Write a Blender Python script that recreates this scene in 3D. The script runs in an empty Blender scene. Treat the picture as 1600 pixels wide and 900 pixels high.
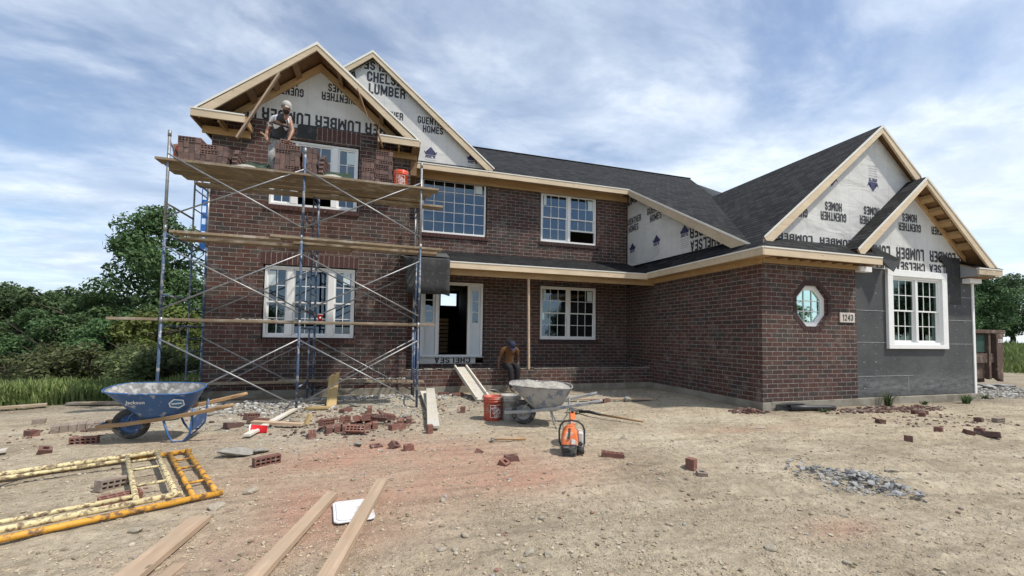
import bpy, bmesh, math, random
import numpy as np
from mathutils import Vector, Matrix

random.seed(11)
RNG = np.random.default_rng(11)
S = bpy.context.scene
COL = S.collection
R = math.radians

# ------------------------------------------------------------------ camera
cam = bpy.data.cameras.new('camera')
cam.sensor_fit = 'HORIZONTAL'
cam.sensor_width = 36.0
cam.lens = 650.0 / 1600.0 * 36.0
cam.shift_y = (496.16 - 450.0) / 1600.0
cam.clip_start = 0.05
cam.clip_end = 3000
camo = bpy.data.objects.new('camera', cam)
COL.objects.link(camo)
camo.matrix_world = Matrix(((0.95767, -0.02585, -0.2867, 0.0),
                            (-0.28752, -0.03719, -0.95705, 0.0),
                            (0.01408, 0.99897, -0.04304, 1.4),
                            (0, 0, 0, 1)))
S.camera = camo

# ------------------------------------------------------------------ light
SUN_EL, SUN_AZ = R(58), R(126)          # azimuth measured clockwise from +Y
sdir = Vector((math.sin(SUN_AZ) * math.cos(SUN_EL), math.cos(SUN_AZ) * math.cos(SUN_EL), math.sin(SUN_EL)))
sun = bpy.data.lights.new('sun', 'SUN')
sun.energy = 2.8
sun.angle = R(2.0)
sun.color = (1.0, 0.94, 0.85)
suno = bpy.data.objects.new('sun', sun)
COL.objects.link(suno)
suno.rotation_euler = sdir.to_track_quat('Z', 'Y').to_euler()
S.view_settings.view_transform = 'Standard'
S.view_settings.look = 'None'
S.view_settings.gamma = 1.0
S.view_settings.use_curve_mapping = False
S.view_settings.exposure = 0.74

world = bpy.data.worlds.new('World')
S.world = world
world.use_nodes = True
nt = world.node_tree
nt.nodes.clear()
def N(tree, kind, **kw):
    n = tree.nodes.new(kind)
    for k, v in kw.items():
        if k.startswith('_'):
            setattr(n, k[1:], v)
        else:
            n.inputs[k.replace('__', ' ')].default_value = v
    return n
def LK(tree, a, b): tree.links.new(a, b)
def math_(tree, op, a, b=None, c=None, clamp=False):
    n = tree.nodes.new('ShaderNodeMath'); n.operation = op; n.use_clamp = clamp
    for i, v in enumerate((a, b, c)):
        if v is None: continue
        if hasattr(v, 'is_linked'): tree.links.new(v, n.inputs[i])
        else: n.inputs[i].default_value = v
    return n.outputs[0]
def ramp(tree, fac, stops, interp='LINEAR'):
    n = tree.nodes.new('ShaderNodeValToRGB'); n.color_ramp.interpolation = interp
    e = n.color_ramp.elements
    while len(e) < len(stops): e.new(0.5)
    for el, (p, c) in zip(e, stops):
        el.position = p
        el.color = (c[0], c[1], c[2], 1) if hasattr(c, '__len__') else (c, c, c, 1)
    if fac is not None: tree.links.new(fac, n.inputs[0])
    return n.outputs[0]
def mixc(tree, fac, a, b, blend='MIX'):
    n = tree.nodes.new('ShaderNodeMix'); n.data_type = 'RGBA'; n.blend_type = blend
    ins = [n.inputs[0], n.inputs[6], n.inputs[7]]
    for s, v in zip(ins, (fac, a, b)):
        if hasattr(v, 'is_linked'): tree.links.new(v, s)
        elif hasattr(v, '__len__'): s.default_value = (v[0], v[1], v[2], 1)
        else: s.default_value = v
    return n.outputs[2]

sky = nt.nodes.new('ShaderNodeTexSky')
sky.sky_type = 'NISHITA'
sky.sun_disc = False
sky.sun_elevation = SUN_EL
sky.sun_rotation = SUN_AZ
sky.air_density = 1.0
sky.dust_density = 0.6
sky.ozone_density = 1.6
tc = nt.nodes.new('ShaderNodeTexCoord')
sep = nt.nodes.new('ShaderNodeSeparateXYZ'); LK(nt, tc.outputs['Generated'], sep.inputs[0])
zc = math_(nt, 'ADD', math_(nt, 'MAXIMUM', sep.outputs[2], 0.0), 0.16)
cx = math_(nt, 'DIVIDE', sep.outputs[0], zc)
cy = math_(nt, 'DIVIDE', sep.outputs[1], zc)
cmb = nt.nodes.new('ShaderNodeCombineXYZ'); LK(nt, cx, cmb.inputs[0]); LK(nt, cy, cmb.inputs[1])
mp = nt.nodes.new('ShaderNodeMapping'); LK(nt, cmb.outputs[0], mp.inputs[0])
mp.inputs['Rotation'].default_value = (0, 0, R(28))
mp.inputs['Scale'].default_value = (0.80, 1.15, 1)
mp.inputs['Location'].default_value = (3.4, 1.3, 0)
n1 = N(nt, 'ShaderNodeTexNoise', Scale=1.5, Detail=9.0, Roughness=0.56, Distortion=0.35)
LK(nt, mp.outputs[0], n1.inputs['Vector'])
n2 = N(nt, 'ShaderNodeTexNoise', Scale=0.5, Detail=4.0, Roughness=0.5)
LK(nt, mp.outputs[0], n2.inputs['Vector'])
n3 = N(nt, 'ShaderNodeTexNoise', Scale=2.7, Detail=10.0, Roughness=0.62, Distortion=0.25)
LK(nt, mp.outputs[0], n3.inputs['Vector'])
cov = math_(nt, 'ADD', math_(nt, 'MULTIPLY', n1.outputs[0], 0.62), math_(nt, 'MULTIPLY', n2.outputs[0], 0.48))
covf = ramp(nt, cov, [(0.42, 0.16), (0.53, 0.62), (0.63, 1.0)], 'EASE')
CLOUD = 1.0
ccol = ramp(nt, n3.outputs[0], [(0.30, (0.28, 0.345, 0.455)), (0.46, (0.39, 0.455, 0.56)), (0.58, (0.55, 0.605, 0.68)), (0.72, (0.75, 0.79, 0.83))])
# whiter towards the horizon on the right side, as thin bright overcast
skys = nt.nodes.new('ShaderNodeMix'); skys.data_type = 'RGBA'; skys.blend_type = 'MULTIPLY'
skys.inputs[0].default_value = 1.0
LK(nt, sky.outputs[0], skys.inputs[6]); skys.inputs[7].default_value = (0.092, 0.094, 0.097, 1)
low = ramp(nt, sep.outputs[2], [(0.0, 1.0), (0.30, 0.45), (0.62, 0.0)], 'EASE')
side = ramp(nt, math_(nt, 'ADD', math_(nt, 'MULTIPLY', sep.outputs[0], 0.5), 0.5), [(0.25, 0.28), (0.62, 1.0)])
cbright = mixc(nt, math_(nt, 'MULTIPLY', math_(nt, 'MULTIPLY', low, side), 0.85), ccol, (0.62, 0.70, 0.78))
fin = mixc(nt, covf, skys.outputs[2], cbright)
bg = N(nt, 'ShaderNodeBackground', Strength=1.0); LK(nt, fin, bg.inputs[0])
wo = nt.nodes.new('ShaderNodeOutputWorld'); LK(nt, bg.outputs[0], wo.inputs[0])

# ------------------------------------------------------------------ helpers
def tag(o, label=None, cat=None, group=None, kind=None):
    if label: o['label'] = label
    if cat: o['category'] = cat
    if group: o['group'] = group
    if kind: o['kind'] = kind
    return o
def thing(name, label, cat, loc=(0, 0, 0), rot=(0, 0, 0), group=None):
    o = bpy.data.objects.new(name, None)
    COL.objects.link(o)
    o.empty_display_size = 0.1
    o.location = loc; o.rotation_euler = rot
    return tag(o, label, cat, group)
def link_mesh(name, me, mat=None, parent=None):
    o = bpy.data.objects.new(name, me)
    COL.objects.link(o)
    if mat is not None: me.materials.append(mat)
    if parent is not None: o.parent = parent
    return o

class MB:
    def __init__(s): s.v = []; s.f = []; s.sm = []; s.cut = []
    def add(s, vs, fs, smooth=False):
        b = len(s.v); s.cut.append((b, len(s.f))); s.v += [tuple(p) for p in vs]
        s.f += [tuple(i + b for i in f) for f in fs]; s.sm += [smooth] * len(fs)
        return s
    def box(s, x0, x1, y0, y1, z0, z1):
        return s.add([(x0, y0, z0), (x1, y0, z0), (x1, y1, z0), (x0, y1, z0), (x0, y0, z1), (x1, y0, z1), (x1, y1, z1), (x0, y1, z1)],
                     [(0, 3, 2, 1), (4, 5, 6, 7), (0, 1, 5, 4), (1, 2, 6, 5), (2, 3, 7, 6), (3, 0, 4, 7)])
    def obox(s, c, ax, ay, az):
        c, ax, ay, az = map(Vector, (c, ax, ay, az))
        P = [c + i * ax + j * ay + k * az for k in (-1, 1) for j in (-1, 1) for i in (-1, 1)]
        return s.add(P, [(0, 2, 3, 1), (4, 5, 7, 6), (0, 1, 5, 4), (2, 6, 7, 3), (0, 4, 6, 2), (1, 3, 7, 5)])
    def beam(s, p, q, w, h, up=(0, 0, 1)):
        p, q = Vector(p), Vector(q); d = q - p; L = d.length; d.normalize()
        up = Vector(up); side = d.cross(up)
        if side.length < 1e-4: side = d.cross(Vector((1, 0, 0)))
        side.normalize(); u = side.cross(d).normalized()
        return s.obox((p + q) / 2, d * L / 2, side * w / 2, u * h / 2)
    def tube(s, pts, r, n=10, caps=True, closed=False):
        pts = [Vector(p) for p in pts]; m = len(pts)
        rr = r if hasattr(r, '__len__') else [r] * m
        rings = []; prev = None
        for i in range(m):
            if closed: t = pts[(i + 1) % m] - pts[i - 1]
            else: t = pts[min(i + 1, m - 1)] - pts[max(i - 1, 0)]
            t.normalize()
            if prev is None:
                a = t.cross(Vector((0, 0, 1)))
                if a.length < 1e-3: a = t.cross(Vector((0, 1, 0)))
            else: a = prev - t * prev.dot(t)
            a.normalize(); prev = a; b = t.cross(a)
            rings.append([pts[i] + (a * math.cos(k * 2 * math.pi / n) + b * math.sin(k * 2 * math.pi / n)) * rr[i] for k in range(n)])
        vs = [p for ring in rings for p in ring]; fs = []
        for i in range(m if closed else m - 1):
            j = (i + 1) % m
            for k in range(n):
                fs.append((i * n + k, i * n + (k + 1) % n, j * n + (k + 1) % n, j * n + k))
        s.add(vs, fs, True)
        if caps and not closed:
            b = len(s.v) - len(vs)
            s.f += [tuple(b + k for k in reversed(range(n))), tuple(b + (m - 1) * n + k for k in range(n))]; s.sm += [False, False]
        return s
    def lathe(s, prof, n=24, c=(0, 0, 0), smooth=True):
        vs = []; fs = []
        for r, z in prof:
            for k in range(n):
                a = 2 * math.pi * k / n
                vs.append((c[0] + r * math.cos(a), c[1] + r * math.sin(a), c[2] + z))
        for i in range(len(prof) - 1):
            for k in range(n):
                fs.append((i * n + k, i * n + (k + 1) % n, (i + 1) * n + (k + 1) % n, (i + 1) * n + k))
        return s.add(vs, fs, smooth)
    def poly(s, P): return s.add(P, [tuple(range(len(P)))])
    def slab(s, P, d):
        """polygon P thickened by vector d"""
        n = len(P); d = Vector(d); A = [Vector(p) for p in P]; B = [a + d for a in A]
        fs = [tuple(range(n)), tuple(reversed(range(n, 2 * n)))]
        for i in range(n):
            j = (i + 1) % n; fs.append((j, i, i + n, j + n))
        return s.add(A + B, fs)
    def pieces(s):
        out = []; c = s.cut + [(len(s.v), len(s.f))]
        for (v0, f0), (v1, f1) in zip(c[:-1], c[1:]):
            m = MB(); m.v = s.v[v0:v1]; m.f = [tuple(i - v0 for i in f) for f in s.f[f0:f1]]; m.sm = s.sm[f0:f1]; out.append(m)
        return out
    def build(s, name, mat, parent=None, bevel=0, fix=True, mats=None):
        me = bpy.data.meshes.new(name)
        me.from_pydata(s.v, [], s.f)
        me.polygons.foreach_set('use_smooth', s.sm)
        if fix or bevel:
            bm = bmesh.new(); bm.from_mesh(me)
            if fix: bmesh.ops.recalc_face_normals(bm, faces=bm.faces)
            if bevel:
                ed = [e for e in bm.edges if len(e.link_faces) == 2 and e.calc_face_angle(0) > 0.6]
                bmesh.ops.bevel(bm, geom=ed, offset=bevel, segments=1, affect='EDGES', profile=0.6)
            bm.to_mesh(me); bm.free()
        me.update()
        return link_mesh(name, me, mat, parent)

# ------------------------------------------------------------------ numpy value noise and the lie of the land
_T = np.random.default_rng(5).random((256, 256))
def vnoise(x, y):
    xi = np.floor(x).astype(int); yi = np.floor(y).astype(int)
    fx = x - xi; fy = y - yi
    fx = fx * fx * (3 - 2 * fx); fy = fy * fy * (3 - 2 * fy)
    g = lambda i, j: _T[i & 255, j & 255]
    return (g(xi, yi) * (1 - fx) + g(xi + 1, yi) * fx) * (1 - fy) + (g(xi, yi + 1) * (1 - fx) + g(xi + 1, yi + 1) * fx) * fy
def fbm(x, y, o=4, s=1.0):
    t = 0; a = 1.0; n = 0
    for i in range(o):
        t = t + a * (vnoise(x * s + 17.3 * i, y * s + 9.1 * i) - 0.5); n += a; a *= 0.5; s *= 2.03
    return t / n
def sstep(a, b, x):
    t = np.clip((x - a) / (b - a), 0, 1); return t * t * (3 - 2 * t)
def gz(x, y, detail=True):
    x = np.asarray(x, float); y = np.asarray(y, float)
    left = sstep(-3.6, -7.0, x) * sstep(9.3, 10.5, y)
    z = -1.55 * left * sstep(9.0, 28, y) - 1.2 * sstep(-9, -30, x) * (1 - left) * 0.8
    z = z + 0.9 * sstep(24, 62, x)
    near = np.exp(-((x - 4) / 14) ** 2 - ((y - 6) / 9) ** 2)
    z = z + 0.05 * fbm(x, y, 3, 0.5)
    sx_ = y * 0.97 + x * 0.24
    for s0, x0 in ((4.35, 1.5), (5.75, 2.5), (3.75, 0.5), (6.2, 4.0)):
        sw = s0 + 0.22 * fbm(x, y * 0 + s0, 2, 0.5)
        z = z + sstep(x0, x0 + 2, x) * (-0.028 * np.exp(-((sx_ - sw) / 0.11) ** 2) + 0.016 * np.exp(-((np.abs(sx_ - sw) - 0.19) / 0.07) ** 2)) * (0.5 + vnoise(x * 2.0, y * 2.0 + s0))
    # spill of dirt and mortar along the foot of the walls
    dl = np.where(x < 7.0, 10.05 - y, 6.45 - y)
    z = z + 0.05 * np.exp(-(np.clip(dl, 0, 9) / 0.6) ** 2) * (vnoise(x * 1.3, y * 1.3) - 0.62)
    # a low heap of mortar and rubble in front of the scaffold
    z = z + 0.10 * np.exp(-((x + 2.3) / 1.2) ** 2 - ((y - 8.6) / 0.55) ** 2) * (0.4 + vnoise(x * 3, y * 3))
    z = z + 0.07 * np.exp(-((x - 0.0) / 1.6) ** 2 - ((y - 9.3) / 0.4) ** 2) * (0.3 + vnoise(x * 3, y * 3))
    if detail:
        z = z + near * (0.030 * fbm(x, y, 4, 2.3) + 0.030 * np.maximum(fbm(x, y, 3, 6.0), 0.03) + 0.024 * np.abs(fbm(x + 40, y, 3, 11.0)) + 0.012 * fbm(x + 9, y + 4, 2, 24.0))
    return z
def gh(x, y): return float(gz(np.array([x]), np.array([y]))[0])

# ------------------------------------------------------------------ materials
def new_mat(name):
    m = bpy.data.materials.new(name); m.use_nodes = True
    t = m.node_tree; b = t.nodes['Principled BSDF']
    return m, t, b
def coords(t, kind='Object'):
    return t.nodes.new('ShaderNodeTexCoord').outputs[kind]
def mapped(t, vec, scale=(1, 1, 1), rot=(0, 0, 0), loc=(0, 0, 0)):
    n = t.nodes.new('ShaderNodeMapping'); t.links.new(vec, n.inputs[0])
    n.inputs['Scale'].default_value = scale; n.inputs['Rotation'].default_value = rot; n.inputs['Location'].default_value = loc
    return n.outputs[0]
def noise(t, vec, scale, detail=4.0, rough=0.55, dist=0.0):
    n = t.nodes.new('ShaderNodeTexNoise'); t.links.new(vec, n.inputs['Vector'])
    n.inputs['Scale'].default_value = scale; n.inputs['Detail'].default_value = detail
    n.inputs['Roughness'].default_value = rough; n.inputs['Distortion'].default_value = dist
    return n.outputs[0]
def bumpn(t, b, h, strength=0.4, dist=0.01):
    n = t.nodes.new('ShaderNodeBump'); n.inputs['Strength'].default_value = strength; n.inputs['Distance'].default_value = dist
    t.links.new(h, n.inputs['Height']); t.links.new(n.outputs[0], b.inputs['Normal'])
def offs(t, vec):
    """shift texture per object so that copies do not repeat"""
    oi = t.nodes.new('ShaderNodeObjectInfo')
    a = t.nodes.new('ShaderNodeVectorMath'); a.operation = 'ADD'; t.links.new(vec, a.inputs[0])
    m = t.nodes.new('ShaderNodeVectorMath'); m.operation = 'SCALE'
    c = t.nodes.new('ShaderNodeCombineXYZ')
    for i in range(3): t.links.new(oi.outputs['Random'], c.inputs[i])
    t.links.new(c.outputs[0], m.inputs[0]); m.inputs['Scale'].default_value = 37.0
    t.links.new(m.outputs[0], a.inputs[1])
    return a.outputs[0], oi.outputs['Random']
def scl(c, k): return tuple(min(1, x * k) for x in c)
def simple(name, col, rough=0.7, var=0.2, scale=6.0, bump=0.15, bscale=60.0, metal=0.0, dirt=None, dirt_amt=0.5, dirt_scale=9.0, spec=0.5, bd=0.004):
    m, t, b = new_mat(name)
    v, rnd = offs(t, coords(t))
    nn = noise(t, v, scale, 5)
    base = ramp(t, nn, [(0.25, scl(col, 1 - var)), (0.75, scl(col, 1 + var))])
    if dirt is not None:
        d = noise(t, v, dirt_scale, 6, 0.65)
        df = ramp(t, d, [(0.62 - dirt_amt * 0.3, 0.0), (0.70 - dirt_amt * 0.25, 1.0)])
        base = mixc(t, df, base, dirt)
    t.links.new(base, b.inputs['Base Color'])
    b.inputs['Roughness'].default_value = rough; b.inputs['Metallic'].default_value = metal
    b.inputs['Specular IOR Level'].default_value = spec
    if bump: bumpn(t, b, noise(t, v, bscale, 4), bump, bd)
    return m
def wood(name, a, bcol, rough=0.75, stain=None, stain_amt=0.4, knots=True):
    m, t, b = new_mat(name)
    v, rnd = offs(t, coords(t))
    mv = mapped(t, v, (1.2, 22, 22))
    g = noise(t, mv, 1.0, 6, 0.6, 0.6)
    big = noise(t, v, 1.7, 3)
    base = ramp(t, g, [(0.3, a), (0.7, bcol)])
    base = mixc(t, ramp(t, big, [(0.35, 0.0), (0.7, 0.5)]), base, scl(a, 0.75))
    if stain is not None:
        s = noise(t, v, 3.5, 6, 0.65)
        base = mixc(t, ramp(t, s, [(0.60 - 0.3 * stain_amt, 0.0), (0.75 - 0.3 * stain_amt, 0.85)]), base, stain)
    if knots:
        vo = t.nodes.new('ShaderNodeTexVoronoi'); vo.inputs['Scale'].default_value = 1.0
        t.links.new(mapped(t, v, (3.0, 7, 7)), vo.inputs['Vector'])
        base = mixc(t, ramp(t, vo.outputs['Distance'], [(0.05, 0.8), (0.10, 0.0)]), base, scl(a, 0.35))
    hv = t.nodes.new('ShaderNodeHueSaturation'); t.links.new(base, hv.inputs['Color'])
    t.links.new(math_(t, 'ADD', math_(t, 'MULTIPLY', rnd, 0.35), 0.82), hv.inputs['Value'])
    t.links.new(hv.outputs[0], b.inputs['Base Color'])
    b.inputs['Roughness'].default_value = rough
    bumpn(t, b, g, 0.25, 0.003)
    return m
def wall_uv(t):
    """(run, height) on a wall or roof whichever way it faces, in metres"""
    g = t.nodes.new('ShaderNodeNewGeometry'); sp = t.nodes.new('ShaderNodeSeparateXYZ'); t.links.new(g.outputs['True Normal'], sp.inputs[0])
    fx = math_(t, 'GREATER_THAN', math_(t, 'ABSOLUTE', sp.outputs[0]), math_(t, 'ABSOLUTE', sp.outputs[1]))
    pz = math_(t, 'GREATER_THAN', math_(t, 'ABSOLUTE', sp.outputs[2]), 0.9)
    po = t.nodes.new('ShaderNodeSeparateXYZ'); t.links.new(coords(t), po.inputs[0])
    u = math_(t, 'ADD', math_(t, 'MULTIPLY', po.outputs[0], math_(t, 'SUBTRACT', 1.0, fx)), math_(t, 'MULTIPLY', po.outputs[1], fx))
    v = math_(t, 'ADD', math_(t, 'MULTIPLY', po.outputs[2], math_(t, 'SUBTRACT', 1.0, pz)), math_(t, 'MULTIPLY', po.outputs[1], pz))
    c = t.nodes.new('ShaderNodeCombineXYZ'); t.links.new(u, c.inputs[0]); t.links.new(v, c.inputs[1])
    return c.outputs[0]

BR_A, BR_B, MORT = (0.092, 0.047, 0.039), (0.054, 0.036, 0.032), (0.33, 0.305, 0.275)
def brick_wall_mat():
    m, t, b = new_mat('dark_red_brickwork')
    uv = wall_uv(t); ob = coords(t)
    wob = noise(t, ob, 7.0, 3)
    uvd = t.nodes.new('ShaderNodeVectorMath'); uvd.operation = 'ADD'
    t.links.new(mapped(t, uv, (1, 1, 1), loc=(0.03, -0.15, 0)), uvd.inputs[0])
    cc = t.nodes.new('ShaderNodeCombineXYZ')
    t.links.new(math_(t, 'MULTIPLY', math_(t, 'SUBTRACT', wob, 0.5), 0.012), cc.inputs[1])
    t.links.new(math_(t, 'MULTIPLY', math_(t, 'SUBTRACT', noise(t, ob, 9.0, 2), 0.5), 0.02), cc.inputs[0])
    t.links.new(cc.outputs[0], uvd.inputs[1])
    bt = t.nodes.new('ShaderNodeTexBrick'); t.links.new(uvd.outputs[0], bt.inputs['Vector'])
    bt.offset = 0.5; bt.inputs['Scale'].default_value = 1.0
    bt.inputs['Brick Width'].default_value = 0.268; bt.inputs['Row Height'].default_value = 0.0915
    bt.inputs['Mortar Size'].default_value = 0.0072; bt.inputs['Mortar Smooth'].default_value = 0.45
    bt.inputs['Color1'].default_value = (0, 0, 0, 1); bt.inputs['Color2'].default_value = (1, 1, 1, 1); bt.inputs['Bias'].default_value = 0.0
    bt.inputs['Mortar'].default_value = (0.5, 0.5, 0.5, 1)
    pick = ramp(t, bt.outputs['Color'], [(0.0, BR_A), (0.28, (0.070, 0.039, 0.034)), (0.5, (0.100, 0.050, 0.042)), (0.72, BR_B), (0.9, (0.058, 0.050, 0.046)), (1.0, (0.105, 0.066, 0.056))])
    mott = noise(t, ob, 28, 5, 0.7)
    drift = noise(t, ob, 0.55, 4, 0.6)
    pick = mixc(t, 1.0, pick, ramp(t, drift, [(0.30, (0.70, 0.74, 0.80)), (0.5, (1.0, 1.0, 1.0)), (0.70, (1.28, 1.12, 1.04))]), 'MULTIPLY')
    pick = mixc(t, 1.0, pick, ramp(t, mott, [(0.25, 0.55), (0.75, 1.45)]), 'MULTIPLY')
    # mortar smeared thinly over the face of the bricks, in patches
    sm = noise(t, ob, 4.2, 7, 0.72)
    patch = noise(t, ob, 0.8, 2)
    smf = math_(t, 'MULTIPLY', ramp(t, sm, [(0.50, 0.0), (0.70, 0.62)]), ramp(t, patch, [(0.40, 0.22), (0.62, 1.0)]))
    spots = noise(t, ob, 16, 3, 0.5)
    smf = math_(t, 'ADD', smf, math_(t, 'MULTIPLY', ramp(t, spots, [(0.70, 0.0), (0.74, 0.55)]), ramp(t, patch, [(0.45, 0.0), (0.62, 1.0)])), clamp=True)
    pick = mixc(t, smf, pick, (0.26, 0.225, 0.20))
    mcol = mixc(t, 1.0, MORT, ramp(t, noise(t, ob, 11, 4), [(0.3, 0.48), (0.7, 1.12)]), 'MULTIPLY')
    base = mixc(t, bt.outputs['Fac'], pick, mcol)
    t.links.new(base, b.inputs['Base Color'])
    b.inputs['Roughness'].default_value = 0.9; b.inputs['Specular IOR Level'].default_value = 0.25
    h = math_(t, 'ADD', math_(t, 'MULTIPLY', bt.outputs['Fac'], -1.0), math_(t, 'MULTIPLY', mott, 0.45))
    h = math_(t, 'ADD', h, math_(t, 'MULTIPLY', smf, 0.6))
    bumpn(t, b, h, 0.9, 0.008)
    return m
def shingle_mat():
    m, t, b = new_mat('charcoal_shingles')
    uv = wall_uv(t)
    bt = t.nodes.new('ShaderNodeTexBrick'); t.links.new(uv, bt.inputs['Vector'])
    bt.offset = 0.37; bt.inputs['Scale'].default_value = 1.0
    bt.inputs['Brick Width'].default_value = 0.21; bt.inputs['Row Height'].default_value = 0.082
    bt.inputs['Mortar Size'].default_value = 0.009; bt.inputs['Mortar Smooth'].default_value = 0.4
    bt.inputs['Color1'].default_value = (0.006, 0.0067, 0.0077, 1); bt.inputs['Color2'].default_value = (0.030, 0.031, 0.033, 1); bt.inputs['Mortar'].default_value = (0.003, 0.003, 0.004, 1)
    ob = coords(t)
    gr = noise(t, ob, 55, 4, 0.7)
    base = mixc(t, 1.0, bt.outputs['Color'], ramp(t, gr, [(0.2, 0.4), (0.8, 1.7)]), 'MULTIPLY')
    base = mixc(t, 1.0, base, ramp(t, noise(t, ob, 0.9, 3), [(0.3, 0.85), (0.7, 1.15)]), 'MULTIPLY')
    t.links.new(base, b.inputs['Base Color'])
    b.inputs['Roughness'].default_value = 0.9; b.inputs['Specular IOR Level'].default_value = 0.2
    sp = t.nodes.new('ShaderNodeSeparateXYZ'); t.links.new(uv, sp.inputs[0])
    saw = math_(t, 'FRACT', math_(t, 'DIVIDE', sp.outputs[1], 0.082))
    h = math_(t, 'ADD', math_(t, 'MULTIPLY', saw, -1.0), math_(t, 'MULTIPLY', gr, 0.4))
    h = math_(t, 'SUBTRACT', h, math_(t, 'MULTIPLY', bt.outputs['Fac'], 0.6))
    bumpn(t, b, h, 1.0, 0.022)
    return m
def wrap_mat(name, wrinkle=0.25, col=(0.60, 0.595, 0.575)):
    m, t, b = new_mat(name)
    ob = coords(t)
    n = noise(t, ob, 1.3, 4, 0.5, 0.8)
    base = ramp(t, n, [(0.3, scl(col, 0.9)), (0.7, scl(col, 1.06))])
    uvw = t.nodes.new('ShaderNodeSeparateXYZ'); t.links.new(wall_uv(t), uvw.inputs[0])
    stud = math_(t, 'ABSOLUTE', math_(t, 'SUBTRACT', math_(t, 'FRACT', math_(t, 'ADD', math_(t, 'DIVIDE', uvw.outputs[0], 0.41), math_(t, 'MULTIPLY', n, 0.06))), 0.5))
    base = mixc(t, 1.0, base, ramp(t, stud, [(0.0, 0.86), (0.035, 1.0)]), 'MULTIPLY')
    grime = noise(t, ob, 6.0, 5, 0.7)
    base = mixc(t, 1.0, base, ramp(t, grime, [(0.3, 0.95), (0.6, 1.02)]), 'MULTIPLY')
    t.links.new(base, b.inputs['Base Color'])
    b.inputs['Roughness'].default_value = 0.55; b.inputs['Specular IOR Level'].default_value = 0.35
    w = noise(t, mapped(t, ob, (0.7, 0.7, 2.0), (0.2, 0.75, 0.3)), 1.1, 3, 0.45, 1.2)
    r2 = noise(t, ob, 9.0, 3)
    bumpn(t, b, math_(t, 'ADD', w, math_(t, 'MULTIPLY', r2, 0.04)), wrinkle, 0.08)
    return m
def glass_mat(name, refl=0.55, tint=(0.86, 0.93, 0.95)):
    m = bpy.data.materials.new(name); m.use_nodes = True; t = m.node_tree
    t.nodes.clear()
    o = t.nodes.new('ShaderNodeOutputMaterial'); mx = t.nodes.new('ShaderNodeMixShader')
    tr = t.nodes.new('ShaderNodeBsdfTransparent'); tr.inputs[0].default_value = (0.42, 0.48, 0.48, 1)
    gl = t.nodes.new('ShaderNodeBsdfGlossy'); gl.inputs['Color'].default_value = (*tint, 1); gl.inputs['Roughness'].default_value = 0.015
    fr = t.nodes.new('ShaderNodeFresnel'); fr.inputs[0].default_value = 1.5
    f = math_(t, 'ADD', math_(t, 'MULTIPLY', fr.outputs[0], 1.0), refl - 0.04, clamp=True)
    bp = t.nodes.new('ShaderNodeBump'); bp.inputs['Strength'].default_value = 0.04; bp.inputs['Distance'].default_value = 0.02
    t.links.new(noise(t, coords(t), 1.1, 2), bp.inputs['Height']); t.links.new(bp.outputs[0], gl.inputs['Normal'])
    t.links.new(f, mx.inputs[0]); t.links.new(tr.outputs[0], mx.inputs[1]); t.links.new(gl.outputs[0], mx.inputs[2]); t.links.new(mx.outputs[0], o.inputs[0])
    return m
def loose_brick_mat(name, a, b2, smear=0.3):
    m, t, b = new_mat(name)
    v, rnd = offs(t, coords(t))
    n = noise(t, v, 22, 5, 0.7)
    base = ramp(t, n, [(0.25, scl(a, 0.7)), (0.75, scl(a, 1.3))])
    base = mixc(t, ramp(t, rnd, [(0.2, 0.0), (0.9, 1.0)]), base, mixc(t, n, scl(b2, 0.75), scl(b2, 1.25)))
    s = noise(t, v, 9, 6, 0.7)
    base = mixc(t, ramp(t, s, [(0.68 - 0.2 * smear, 0.0), (0.80 - 0.2 * smear, 0.8)]), base, (0.34, 0.28, 0.24))
    t.links.new(base, b.inputs['Base Color']); b.inputs['Roughness'].default_value = 0.92
    b.inputs['Specular IOR Level'].default_value = 0.25
    bumpn(t, b, n, 0.5, 0.004)
    return m
def leaf_mat(name, a, b2, c=None):
    m, t, b = new_mat(name)
    g = t.nodes.new('ShaderNodeNewGeometry')
    oi = t.nodes.new('ShaderNodeObjectInfo')
    base = ramp(t, g.outputs['Random Per Island'], [(0.0, a), (0.6, b2), (1.0, c or scl(b2, 1.4))])
    cl = noise(t, coords(t), 0.9, 3)
    base = mixc(t, 1.0, base, ramp(t, cl, [(0.3, 0.7), (0.7, 1.3)]), 'MULTIPLY')
    hv = t.nodes.new('ShaderNodeHueSaturation'); t.links.new(base, hv.inputs['Color'])
    t.links.new(math_(t, 'ADD', math_(t, 'MULTIPLY', oi.outputs['Random'], 0.04), 0.48), hv.inputs['Hue'])
    t.links.new(math_(t, 'ADD', math_(t, 'MULTIPLY', oi.outputs['Random'], 0.5), 0.75), hv.inputs['Value'])
    t.links.new(hv.outputs[0], b.inputs['Base Color'])
    b.inputs['Roughness'].default_value = 0.6; b.inputs['Specular IOR Level'].default_value = 0.3
    tl = t.nodes.new('ShaderNodeBsdfTranslucent'); t.links.new(hv.outputs[0], tl.inputs[0])
    mx = t.nodes.new('ShaderNodeMixShader'); mx.inputs[0].default_value = 0.3
    out = t.nodes['Material Output']
    t.links.new(b.outputs[0], mx.inputs[1]); t.links.new(tl.outputs[0], mx.inputs[2]); t.links.new(mx.outputs[0], out.inputs[0])
    return m

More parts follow.
